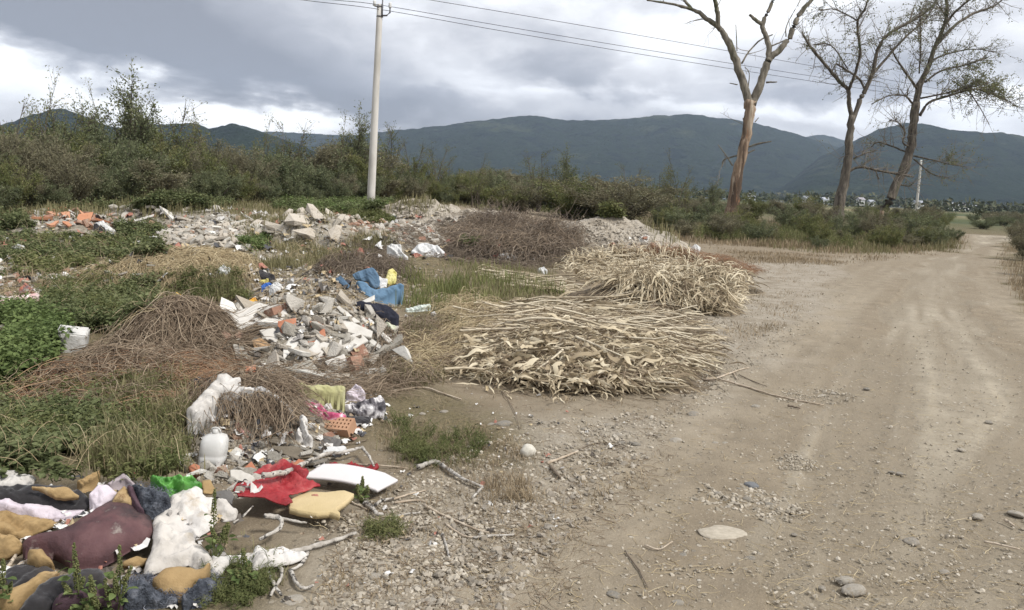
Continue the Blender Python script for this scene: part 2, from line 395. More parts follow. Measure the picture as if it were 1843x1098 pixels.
GRASSY = [[(-400, 300), (700, 372), (1000, 372), (1190, 420), (1700, 452), (1722, 419), (1900, 421), (1900, 395), (1000, 345), (-400, 290)],
          [(-300, 400), (100, 395), (400, 470), (520, 470), (700, 440), (1000, 470), (1010, 560), (850, 560), (780, 600), (700, 560), (430, 520), (460, 560), (200, 700), (330, 700), (320, 850), (-300, 900)],
          [(680, 700), (800, 700), (960, 800), (960, 850), (780, 850), (670, 800)],
          [(380, 1000), (470, 1000), (480, 1098), (420, 1200), (-300, 1300), (-300, 1098), (200, 1090)],
          [(1822, 425), (1805, 448), (1800, 465), (1826, 505), (1880, 570), (2300, 640), (2300, 430)]]
GRW = [[tuple(p[:2]) for p in flat([a for a, b in g], [max(b, 352 + .05 * (a - CX)) for a, b in g])] for g in GRASSY]
GRAVP = [(1180, 580), (1320, 470), (1520, 470), (1500, 540), (1380, 640), (1200, 780), (950, 900), (700, 1098), (560, 1098), (640, 960), (900, 780), (1180, 740)]
GRAVW = [tuple(p[:2]) for p in flat([a for a, b in GRAVP], [b for a, b in GRAVP])]
azs = np.concatenate([np.arange(-180, -48, 4.), np.arange(-48, 48, .16), np.arange(48, 180.1, 4.)]) * PI / 180
rs = np.concatenate([[.02], np.geomspace(.5, 62, 380), np.geomspace(64, 9000, 90)])
A_, R_ = np.meshgrid(azs, rs); GX = np.sin(A_) * R_; GY = np.cos(A_) * R_
near = R_ < 70
def evalmask(f, fill=0.):
    o = np.full(GX.shape, fill); o[near] = f(GX[near], GY[near]); return o
GH = h(GX, GY) + (fbm(GX * 9, GY * 9, 3, 31) - .5) * .022 * (R_ < 30)
rmask = evalmask(roadmask, -9)
trk_d = evalmask(lambda x, y: poly_dist(ROAD, x, y), -9)
wob = (fbm(GX * .5, GY * .5, 2, 41) - .5) * .5
track = np.exp(-((trk_d - 1.35 + wob) / .30) ** 2) + np.exp(-((trk_d - 3.0 + wob) / .33) ** 2) + .6 * np.exp(-((trk_d - 2.2 + wob) / .15) ** 2)
GH = GH - .025 * np.clip(track, 0, 1) * (rmask > 0)
streak = evalmask(lambda x, y: .65 * fbm(poly_dist(ROAD, x, y) * 2.4 + .35 * fbm(x * .6, y * .6, 2, 77), y * .10, 3, 78) + .35 * fbm(poly_dist(ROAD, x, y) * 7, y * .5, 2, 79), .5)
GH = GH - .03 * (streak - .5) * (rmask > 0)
a_road = sstep(rmask, -.25, .35); a_track = np.clip(track, 0, 1) * (trk_d > 0)
nn = evalmask(lambda x, y: (fbm(x * 1.3, y * 1.3, 3, 51) - .5) * 1.2)
a_gr = np.zeros(GX.shape)
for g in GRW: a_gr = np.maximum(a_gr, evalmask(lambda x, y: sstep(poly_dist(g, x, y) + nn[near] * np.clip(np.hypot(x, y) * .12, .3, 2), -.25, .35)))
a_gr = np.where(R_ > 60, 1 - a_road, a_gr)
a_gv = evalmask(lambda x, y: sstep(poly_dist(GRAVW, x, y) + nn[near] * .8, -.4, .4)); a_far = sstep(R_, 55, 110)
nr, na = GX.shape; idx = np.arange(nr * na).reshape(nr, na)
quads = np.stack([idx[:-1, :-1], idx[:-1, 1:], idx[1:, 1:], idx[1:, :-1]], -1).reshape(-1, 4)[:, ::-1]
isroad = (rmask.ravel()[quads].mean(1) > 0)
def ground_part(name, q):
    u, inv = np.unique(q, return_inverse=True); mb = MB(); mb.add(np.stack([GX.ravel()[u], GY.ravel()[u], GH.ravel()[u]], 1), inv.reshape(-1, 4))
    me = mb.mesh(name); me.materials.append(M_GROUND)
    for an, arr in (('road', a_road), ('track', a_track), ('streak', streak), ('grassy', a_gr), ('gravel', a_gv), ('far', a_far)):
        a = me.attributes.new(an, 'FLOAT', 'POINT'); a.data.foreach_set('value', arr.ravel()[u].astype(np.float32))
    return mkobj(name, me, None, None, kind='structure')
ground_part('ground', quads[~isroad]); ground_part('dirt_road', quads[isroad])
# ================================================================ hills
M_HILL = mat('forested_hillside', [(.008, .015, .007), (.018, .029, .013), (.038, .048, .022)], 'noise', ns=.012, detail=10, bump_=1.0, bscale=.05, rough=1, spec=0, bdist=25,
             spots=[((.045, .055, .026), .0035, .56, .08), ((.005, .011, .006), .012, .50, .10), ((.07, .075, .04), .009, .66, .05)])
def hill(name, prof, D, depth, seed, rough=.16):
    pxs = np.array([p[0] for p in prof], float); pys = np.array([p[1] for p in prof], float)
    xs = np.arange(pxs[0], pxs[-1], 4.0); ys = np.interp(xs, pxs, pys)
    k = np.ones(5) / 5; ys[2:-2] = np.convolve(ys, k, 'valid')
    crest = at(xs, ys, D)
    cz = crest[:, 2] * sstep(xs, pxs[0], pxs[0] + 150) * (1 - sstep(xs, pxs[-1] - 150, pxs[-1])) if name != 'x' else crest[:, 2]
    ts = np.concatenate([np.linspace(0, 1, 60), np.linspace(1.03, 1.8, 14)])
    XX = crest[:, 0][None] * ((D - depth + depth * ts) / D)[:, None]; YY = np.broadcast_to((D - depth + depth * ts)[:, None], XX.shape)
    lat = crest[:, 0][None] + 0 * XX
    prof_t = np.where(ts <= 1, ts ** 1.15, np.cos((ts - 1) / .8 * PI / 2))[:, None]
    rid = 1 - np.abs(2 * fbm(lat / 210. + 3 + YY / 900, YY / 800., 4, seed) - 1) * 2.2
    ZZ = cz[None] * prof_t * (1 + rough * rid * np.clip(4 * prof_t * (1 - prof_t), 0, 1)) + (fbm(XX / 25., YY / 25., 2, seed + 3) - .5) * 9 * np.clip(prof_t * 3, 0, 1)
    ZZ = ZZ - 3 * (ts[:, None] < .01)
    r, c = XX.shape; i = np.arange(r * c).reshape(r, c); q = np.stack([i[:-1, :-1], i[:-1, 1:], i[1:, 1:], i[1:, :-1]], -1).reshape(-1, 4)
    mb = MB(); mb.add(np.stack([XX, YY, ZZ], -1), q); mb.build(name, M_HILL, kind='structure')
hill('main_ridge', [(380, 300), (560, 262), (640, 243), (700, 236), (750, 231), (850, 219), (920, 211), (965, 208), (1020, 217), (1080, 216), (1130, 213), (1190, 208), (1240, 205), (1290, 211), (1350, 220), (1400, 231), (1450, 246), (1520, 268), (1650, 310), (1800, 350)], 3000, 1100, 1)
hill('far_ridge', [(1300, 290), (1400, 255), (1450, 246), (1480, 242), (1515, 251), (1560, 262), (1700, 300)], 3900, 900, 2)
hill('right_ridge', [(1330, 340), (1420, 310), (1500, 272), (1545, 250), (1580, 234), (1620, 222), (1660, 222), (1700, 232), (1750, 238), (1800, 239), (1850, 248), (1950, 255), (2100, 240), (2300, 270), (2500, 330)], 2300, 950, 5)
hill('low_far_ridge', [(250, 280), (330, 240), (460, 237), (520, 238), (560, 240), (600, 243), (680, 247), (760, 262), (860, 300)], 3600, 900, 7)
hill('left_ridge', [(-700, 200), (-400, 215), (-100, 235), (0, 228), (60, 206), (100, 196), (140, 205), (200, 230), (260, 229), (300, 222), (345, 222), (385, 231), (425, 222), (470, 236), (540, 262), (640, 300), (700, 320)], 1700, 650, 9)
# ================================================================ haze
hb = bmesh.new(); bmesh.ops.create_cube(hb, size=1); hm = bpy.data.meshes.new('haze'); hb.to_mesh(hm)
bmesh.ops.transform(hb, matrix=Matrix.Identity(4), verts=hb.verts); hb.free()
hz = bpy.data.objects.new('haze', hm); COL.objects.link(hz); hz['kind'] = 'stuff'; hz.scale = (9600, 9600, 560); hz.location = (0, 0, 560 / 2 - 6)
mh = bpy.data.materials.new('haze_air'); mh.use_nodes = True; mh.node_tree.nodes.clear()
pv = mh.node_tree.nodes.new('ShaderNodeVolumePrincipled'); pv.inputs['Color'].default_value = (.62, .76, .98, 1); pv.inputs['Density'].default_value = .00012; pv.inputs['Anisotropy'].default_value = .2
om = mh.node_tree.nodes.new('ShaderNodeOutputMaterial'); mh.node_tree.links.new(pv.outputs[0], om.inputs['Volume']); hm.materials.append(mh)
# ================================================================ river, village, distant scrub
M_WATER = mat('river_water', [(.30, .36, .42), (.36, .42, .48)], 'noise', ns=.05, rough=.12, spec=.8)
mb = MB(); nS = 40
xs = np.linspace(30, 190, nS); y0 = 430 + 12 * np.sin(xs / 25) + (xs < 190) * 0; wd = 330 * np.sin(np.linspace(0, PI, nS)) ** .5 + 4
V = np.stack([np.stack([xs, y0, np.full(nS, .02)], 1), np.stack([xs + 40, y0 + wd, np.full(nS, .02)], 1)], 1).reshape(-1, 3)
f = np.array([[2 * i, 2 * i + 2, 2 * i + 3, 2 * i + 1] for i in range(nS - 1)])
V[:, 2] = .3
mb.add(V, f); mb.build('river', M_WATER, kind='structure')
M_WALLW = mat('house_white_wall', [(.62, .62, .60), (.78, .78, .76)], 'obj'); M_ROOFG = mat('house_grey_roof', [(.16, .17, .19), (.40, .42, .46), (.17, .10, .08)], 'obj'); M_GLASSD = mat('dark_window', [(.03, .035, .04)], 'obj', rough=.2)
def box(mb, c, s, rz=0.0, r=.5):
    v = np.array([(x, y, z) for x in (-.5, .5) for y in (-.5, .5) for z in (0, 1)]) * np.array(s); a, b = math.cos(rz), math.sin(rz)
    v = np.stack([v[:, 0] * a - v[:, 1] * b, v[:, 0] * b + v[:, 1] * a, v[:, 2]], 1) + np.array(c)
    mb.add(v, np.array([[0, 1, 3, 2], [4, 6, 7, 5], [0, 4, 5, 1], [2, 3, 7, 6], [0, 2, 6, 4], [1, 5, 7, 3]]), r)
HOUSES = [(1352, 348, 10), (1452, 361, 14), (1470, 362, 12), (1484, 363, 10), (1503, 364, 7), (1548, 367, 8), (1567, 368, 9), (1628, 369, 18), (1652, 371, 14), (1668, 371, 14), (1716, 373, 14), (1733, 374, 12), (1754, 375, 20)]
ORD = ['leftmost', 'second', 'third', 'fourth', 'fifth', 'sixth', 'seventh', 'eighth', 'ninth', 'tenth', 'eleventh', 'twelfth', 'thirteenth', 'fourteenth', 'fifteenth', 'sixteenth', 'seventeenth', 'eighteenth', 'nineteenth', 'twentieth']
for i, (px, py, wp) in enumerate(HOUSES):
    D = 560 + 30 * ((i * 7) % 5); p = at(px, 335 + .05 * (px - CX) + 2, D)[0]; z0 = 0
    wid = wp / FPX * D; hh = 3.2 + (i % 3) * .5
    t = thing('village_house', 'small white village house below the right hills, %s counting from the left' % ORD[i], 'house', (p[0], D, z0), 'white village houses at the foot of the hills')
    m = MB(); box(m, (p[0], D, z0), (wid, 7, hh)); m.build('wall', M_WALLW, t, smooth=False)
    m = MB(); x0, x1 = p[0] - wid / 2 - .4, p[0] + wid / 2 + .4
    v = [(x0, D - 4, z0 + hh), (x1, D - 4, z0 + hh), (x1, D + 4, z0 + hh), (x0, D + 4, z0 + hh), (x0, D, z0 + hh + 1.7), (x1, D, z0 + hh + 1.7)]
    m.add(v, [np.array([[0, 1, 5, 4], [2, 3, 4, 5], [3, 2, 1, 0]]), np.array([[0, 4, 3], [1, 2, 5]])]); m.build('roof', M_ROOFG, t, smooth=False)
    for k in range(max(1, int(wid / 3.5))):
        m = MB(); box(m, (x0 + 2 + k * 3.5, D - 3.52, z0 + 1.0), (1.3, .08, 1.3)); m.build('window', M_GLASSD, t, smooth=False)
LEAFT = (np.array([[0, 0, 0], [.45, -.28, .10], [1, 0, -.05], [.45, .28, .10]]), [np.array([[0, 1, 2], [0, 2, 3]])])
C_GG = [(.065, .078, .042), (.13, .15, .078), (.20, .215, .115), (.28, .275, .16)]
M_LEAF_GG = mat('leaves_grey_green', C_GG, trans=.25, ns=1.5)
M_LEAF_BR = mat('leaves_olive_brown', [(.09, .085, .055), (.165, .155, .095), (.235, .215, .135), (.32, .285, .19)], trans=.2, ns=1.5)
M_LEAF_GR = mat('leaves_fresh_green', [(.05, .075, .024), (.10, .142, .045), (.165, .215, .075), (.25, .27, .12)], trans=.3, ns=3)
M_LEAF_DG = mat('leaves_deep_green', [(.045, .056, .025), (.095, .115, .045), (.155, .172, .078), (.235, .23, .12)], trans=.25, ns=3)
M_LEAF_OL = mat('leaves_olive_green', [(.065, .080, .028), (.12, .14, .05), (.19, .195, .08), (.28, .24, .12)], trans=.3, ns=3)
M_BARK = mat('shrub_bark', [(.07, .055, .045), (.14, .115, .09)], 'obj', ns=8, nmix=.6)
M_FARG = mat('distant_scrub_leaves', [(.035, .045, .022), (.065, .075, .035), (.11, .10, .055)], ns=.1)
# distant tree belts as one mass
mb = MB(); r = np.random.default_rng(3)
cl = []
for (xa, ya, xb, yb, n, hh) in [(-260, 300, 900, 420, 420, 6), (100, 640, 900, 700, 500, 9), (-100, 900, 1600, 1100, 600, 11), (180, 200, 420, 260, 130, 2.6), (60, 130, 300, 170, 160, 1.8), (300, 520, 640, 500, 160, 6), (0, 1300, 2200, 1450, 500, 14)]:
    t = r.random(n); cl.append(np.stack([xa + (xb - xa) * t, ya + (yb - ya) * t + r.normal(0, hh * 2.5, n), hh * r.uniform(.35, 1, n) * (.4 + .9 * vnoise(t * 14, t * 0 + ya, 4)), np.full(n, hh)], 1))
cl = np.concatenate(cl)
for k in range(26):
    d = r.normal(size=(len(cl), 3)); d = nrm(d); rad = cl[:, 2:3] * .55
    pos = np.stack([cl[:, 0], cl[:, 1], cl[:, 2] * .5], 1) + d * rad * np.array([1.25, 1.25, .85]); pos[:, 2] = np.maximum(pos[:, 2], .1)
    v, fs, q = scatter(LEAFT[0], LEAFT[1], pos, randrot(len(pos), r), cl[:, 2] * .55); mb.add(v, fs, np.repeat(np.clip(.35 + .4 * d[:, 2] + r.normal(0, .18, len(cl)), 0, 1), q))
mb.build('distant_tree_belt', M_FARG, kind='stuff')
# ================================================================ shrub prototypes
def shrub_parts(hh, wd, ns, ntw, nl, ll, lw, seed, top=.0, upright=.5, leafbias=1.0, spread=.10, low=.12):
    r = np.random.default_rng(seed); ST = 8; t = np.linspace(0, 1, ST)
    an = r.uniform(0, 2 * PI, ns); rad = wd / 2 * np.sqrt(r.uniform(.02, 1, ns)); zt = hh * r.uniform(.55, 1, ns) * (1 - .30 * (rad / (wd / 2)) ** 2)
    b = r.normal(0, wd * .08, (ns, 2)); e = np.stack([np.cos(an) * rad, np.sin(an) * rad], 1)
    P = np.zeros((ns, ST, 3)); pw = 1.0 + upright
    P[..., :2] = b[:, None] + (e - b)[:, None] * (t[None, :, None] ** pw) + np.cumsum(r.normal(0, wd * .012, (ns, ST, 2)), 1); P[..., 2] = zt[:, None] * t[None]
    Rr = np.linspace(1, .25, ST)[None] * (hh * .007 + .006)
    mb1 = MB(); v, f, _ = tubes(P, Rr * np.ones((ns, 1)), 3); mb1.add(v, f)
    # twigs
    si = r.integers(0, ns, ntw); tt = r.uniform(low, 1, ntw) ** .8 * (ST - 1.001); i0 = tt.astype(int); fr = (tt - i0)[:, None]
    base = P[si, i0] * (1 - fr) + P[si, i0 + 1] * fr
    dr = nrm(np.stack([np.cos(an[si]), np.sin(an[si]), np.full(ntw, .7 + upright)], 1) + r.normal(0, .75, (ntw, 3))); ln = hh * r.uniform(.10, .26, ntw)
    tk = np.linspace(0, 1, 4); Q = base[:, None] + dr[:, None] * (ln[:, None, None] * tk[None, :, None]); Q[..., 2] += (-(tk ** 2) * .12)[None] * ln[:, None]
    v, f, _ = tubes(Q, np.full((ntw, 4), .003 + hh * .0012) * np.linspace(1, .4, 4)[None], 3); mb1.add(v, f)
    # leaves
    li = r.integers(0, ntw, nl); lt = r.uniform(.1, 1, nl) * 2.999; l0 = lt.astype(int); fr = (lt - l0)[:, None]
    pos = Q[li, l0] * (1 - fr) + Q[li, np.minimum(l0 + 1, 3)] * fr + r.normal(0, spread * hh * .3, (nl, 3)); pos[:, 2] = np.maximum(pos[:, 2], .02)
    dd = nrm(dr[li] + r.normal(0, .8, (nl, 3))); M3 = upframe(dd, r, 1.0); sc = r.uniform(.6, 1.3, nl)[:, None] * np.array([ll, lw / .56, ll])
    mb2 = MB(); v, f, q = scatter(LEAFT[0], LEAFT[1], pos, M3, sc)
    cn = np.clip(vnoise(pos[:, 0] * 3 / wd * 2, pos[:, 2] * 3 / hh * 2 + pos[:, 1] * 2, seed) * .7 + .15 + r.normal(0, .16, nl), 0, 1); mb2.add(v, f, np.repeat(cn, q))
    return mb1, mb2
HOLD = Vector((0, -400, 0))
def shrub_proto(name, cat, m, **k):
    a, b = shrub_parts(**k); t = thing(name, '', cat, (0, 0, 0)); a.build('stems', M_BARK, t); o = b.build('foliage', m, t, smooth=False, kind='stuff'); t['_h'] = k['hh']; t['_w'] = k['wd']
    return t
PR = {
 'round1': shrub_proto('leafy_shrub', 'shrub', M_LEAF_GG, hh=2, wd=2.0, ns=22, ntw=240, nl=9000, ll=.075, lw=.034, seed=1, upright=.2),
 'round2': shrub_proto('leafy_shrub', 'shrub', M_LEAF_GG, hh=2, wd=2.2, ns=24, ntw=220, nl=9000, ll=.08, lw=.032, seed=2, upright=.4),
 'brown1': shrub_proto('brown_shrub', 'shrub', M_LEAF_BR, hh=2, wd=1.9, ns=30, ntw=330, nl=9500, ll=.085, lw=.024, seed=3, upright=.6),
 'brown2': shrub_proto('brown_shrub', 'shrub', M_LEAF_BR, hh=2, wd=1.5, ns=26, ntw=300, nl=8500, ll=.085, lw=.024, seed=4, upright=.9),
 'olive1': shrub_proto('olive_shrub', 'shrub', M_LEAF_OL, hh=2, wd=1.9, ns=24, ntw=260, nl=9500, ll=.075, lw=.034, seed=5, upright=.5),
 'sap1': shrub_proto('young_tree', 'tree', M_LEAF_GG, hh=4, wd=1.9, ns=9, ntw=170, nl=3200, ll=.085, lw=.045, seed=6, upright=1.1, low=.4, spread=.06),
 'sap2': shrub_proto('young_tree', 'tree', M_LEAF_OL, hh=4, wd=1.7, ns=6, ntw=110, nl=900, ll=.08, lw=.04, seed=7, upright=1.2, low=.4, spread=.05),
 'sap3': shrub_proto('young_tree', 'tree', M_LEAF_OL, hh=4, wd=2.6, ns=10, ntw=150, nl=2000, ll=.08, lw=.04, seed=8, upright=.8, low=.35, spread=.06),
}
FIRST = {k: True for k in PR}
def put(kind, px, Dpos, height, width, label, group, rz):
    src = PR[kind]; sc = (width / src['_w'], width / src['_w'], height / src['_h']); loc = (Dpos[0], Dpos[1], float(h(Dpos[0:1], Dpos[1:2])[0]) - .04)
    if FIRST[kind]:
        FIRST[kind] = False; src.location = loc; src.rotation_euler = (0, 0, rz); src.scale = sc; o = src
    else: o = copy_tree(src, loc, rz, sc)
    o['label'] = label; o['group'] = group; return o
KN = {'round': 'grey-green leafy shrub', 'brown': 'brownish twiggy shrub', 'olive': 'olive green shrub', 'sap': 'thin young tree with sparse leaves'}
def numbered(rows, where, group):
    """rows: (kind, px, pos, height, width, rz); labels count each kind from the left"""
    rows = sorted(rows, key=lambda q: q[1]); cnt = {}
    tens = ['', '', 'twenty-', 'thirty-', 'forty-', 'fifty-', 'sixty-', 'seventy-']
    def word(n):
        if n == 0: return 'first'
        if n < 19: return ORD[n]
        if n == 19: return 'twentieth'
        if (n + 1) % 10 == 0: return {3: 'thirtieth', 4: 'fortieth', 5: 'fiftieth', 6: 'sixtieth', 7: 'seventieth'}[(n + 1) // 10]
        u = ['', 'first', 'second', 'third', 'fourth', 'fifth', 'sixth', 'seventh', 'eighth', 'ninth'][(n + 1) % 10]; return tens[(n + 1) // 10] + u
    for (kind, px, pos, hh, ww, rz) in rows:
        k = kind.rstrip('0123456789'); c = cnt.get(k, 0); cnt[k] = c + 1
        put(kind, px, pos, hh, ww, '%s %s, %s of them from the left' % (KN[k], where, word(c)), group, rz)
r = np.random.default_rng(21)
bx = [-160, 0, 100, 250, 400, 600, 700, 800, 900, 1000, 1060]; by = [392, 384, 376, 370, 368, 366, 364, 368, 370, 366, 366]
txx = [-160, 0, 60, 110, 160, 240, 300, 380, 480, 560, 640, 700, 760, 820, 860, 900, 960, 1060]; tyy = [215, 232, 225, 215, 225, 222, 240, 262, 262, 268, 258, 262, 288, 298, 295, 305, 330, 345]
rows = []
for row, (dp, f0, f1, step) in enumerate([(.2, .45, .72, 34), (2.0, .78, 1.0, 33), (4.2, 1.0, 1.17, 34)]):
    for px in np.arange(-160, 1010, step):
        px = px + r.uniform(-14, 14); b = gp(px, np.interp(px, bx, by), h)[0]; D = b[1] + dp + r.uniform(0, .6)
        p = at(px, np.interp(px, txx, tyy), D)[0]; full = p[2] - h(p[0:1], p[1:2])[0]; hh = full * r.uniform(f0 - .08, f1) * float(np.interp(px, [600, 760, 1000], [1, .84, .80]))
        kind = ['round1', 'round2', 'round2', 'olive1', 'brown2', 'round1', 'brown1'][r.integers(0, 7)]
        if px > 620: kind = ['brown1', 'olive1', 'brown2', 'olive1', 'round2'][r.integers(0, 5)]
        rows.append((kind, px, p, max(hh, .7), max(hh, .7) * r.uniform(.85, 1.15) * (1.15 if row == 0 else 1), r.uniform(0, 6.28)))
numbered(rows, 'in the thicket behind the rubble', 'shrubs of the thicket behind the rubble')
rows = []
for (px, ty, kind, dd) in [(8, 158, 'sap2', 3), (85, 122, 'sap3', 4), (45, 190, 'sap3', 5), (150, 165, 'sap1', 4), (190, 150, 'sap3', 5), (243, 118, 'sap1', 4), (262, 150, 'sap1', 5), (305, 165, 'sap2', 4), (370, 187, 'sap3', 5), (330, 200, 'sap2', 6), (480, 205, 'sap3', 5), (527, 208, 'sap2', 4), (640, 185, 'sap1', 3), (622, 200, 'sap3', 4), (705, 215, 'sap2', 4), (745, 245, 'sap2', 4), (800, 275, 'sap2', 6)]:
    b = gp(px, np.interp(px, bx, by), h)[0]; p = at(px, ty, b[1] + dd)[0]; hh = p[2] - h(p[0:1], p[1:2])[0]
    rows.append((kind, px, p, hh, hh * .5, r.uniform(0, 6.28)))
for (px, ty, D, kind) in [(860, 278, 42, 'sap3'), (890, 290, 44, 'sap1'), (1030, 262, 46, 'sap1'), (1062, 300, 44, 'sap1'), (965, 265, 47, 'sap2'), (1000, 290, 52, 'sap2'), (1138, 290, 60, 'sap2'), (1222, 272, 48, 'sap3'), (1232, 300, 46, 'sap3'), (1283, 315, 55, 'sap1'), (1180, 305, 60, 'sap2'), (790, 255, 46, 'sap2')]:
    p = at(px, ty, D)[0]; hh = p[2] - h(p[0:1], p[1:2])[0]; rows.append((kind, px, p, hh, hh * .55, r.uniform(0, 6.28)))
numbered(rows, 'rising above the scrub', 'young trees standing above the scrub')
# right-hand scrub round the big trees, and the middle distance
rows = []
for k in range(60):
    px = r.uniform(1185, 1730); fb = np.interp(px, [1185, 1250, 1400, 1500, 1600, 1700, 1730], [424, 436, 444, 452, 450, 446, 438]); tb = np.interp(px, [1185, 1730], [390, 412])
    py = fb - (fb - tb) * r.random() ** 1.3
    b = gp(px, py, h)[0]; hp = np.interp(px, [1185, 1300, 1450, 1560, 1700], [46, 52, 54, 52, 50]) * r.uniform(.45, 1.12)
    if px > 1690: hp *= .8
    hh = hp * b[1] / FPX; rows.append((['round2', 'brown1', 'olive1', 'round1', 'brown2', 'olive1'][r.integers(0, 6)], px, b, hh, hh * r.uniform(1., 1.4), r.uniform(0, 6.28)))
numbered(rows, 'around the big roadside trees', 'shrubs around the big roadside trees')
rows = []
for k in range(95):
    px = r.uniform(850, 2050); D = r.uniform(55, 105) if px < 1650 else r.uniform(62, 120)
    if px < 1240: D = r.uniform(38, 75)
    p = at(px, 400, D)[0]; hh = r.uniform(.7, 1.7) * (1.5 if px < 1240 else 1)
    rows.append((['brown1', 'olive1', 'brown2', 'round2'][r.integers(0, 4)], px, p, hh, hh * r.uniform(1.4, 2.2), r.uniform(0, 6.28)))
numbered(rows, 'in the scrub far behind', 'low shrubs in the middle distance')
rows = []
for (px, py, hp) in [(1838, 448, 60), (1850, 470, 66), (1872, 500, 70), (1845, 432, 40), (1900, 470, 70), (1880, 440, 50), (1930, 520, 90), (1990, 480, 80)]:
    b = gp(px, py, h)[0]; hh = hp * b[1] / FPX; rows.append((['brown1', 'olive1', 'brown2'][r.integers(0, 3)], px, b, hh, hh * .9, r.uniform(0, 6.28)))
numbered(rows, 'on the right verge of the road', 'shrubs on the right verge of the road')
for k, v in PR.items():
    if FIRST[k]: v.location = (20, 60, 0)
# ================================================================ big trees, poles, wires
M_BARKT = mat('tree_bark', [(.045, .038, .030), (.115, .098, .078), (.20, .175, .14)], 'noise', ns=9, bump_=1.0, bscale=22, stretch=(1, 1, .18), bdist=.05, spots=[((.08, .10, .05), 1.2, .55, .12)])
M_BARKD = mat('stripped_trunk', [(.10, .065, .042), (.27, .195, .135), (.46, .39, .30)], 'noise', ns=5, bump_=1.0, bscale=16, stretch=(1, 1, .12), bdist=.05, spots=[((.085, .058, .04), 2.0, .52, .05), ((.33, .17, .09), 3.1, .60, .06)])
M_BARKG = mat('grey_bark', [(.10, .09, .07), (.19, .17, .135), (.28, .25, .20)], 'noise', ns=9, bump_=1.0, bscale=22, stretch=(1, 1, .18), bdist=.05, spots=[((.09, .095, .05), 1.2, .53, .12)])
M_TWIG = mat('twig_bark', [(.14, .12, .10), (.24, .21, .17)], ns=8)
M_LEAF_T = mat('tree_leaves', [(.07, .08, .04), (.14, .155, .075), (.22, .23, .12), (.32, .28, .16)], trans=.3, ns=1)
def smoothpath(P, R, n=4):
    P = np.asarray(P, float); R = np.asarray(R, float)
    if len(P) < 3:
        t = np.linspace(0, 1, n + 1)[:, None]; return P[0] * (1 - t) + P[-1] * t, np.interp(t[:, 0], [0, 1], [R[0], R[-1]])
    out = []; ro = []; Q = np.vstack([2 * P[0] - P[1], P, 2 * P[-1] - P[-2]])
    for i in range(len(P) - 1):
        p0, p1, p2, p3 = Q[i:i + 4]
        for t in np.linspace(0, 1, n, endpoint=False):
            out.append(.5 * ((2 * p1) + (-p0 + p2) * t + (2 * p0 - 5 * p1 + 4 * p2 - p3) * t * t + (-p0 + 3 * p1 - 3 * p2 + p3) * t ** 3)); ro.append(R[i] * (1 - t) + R[i + 1] * t)
    out.append(P[-1]); ro.append(R[-1]); return np.array(out), np.array(ro)
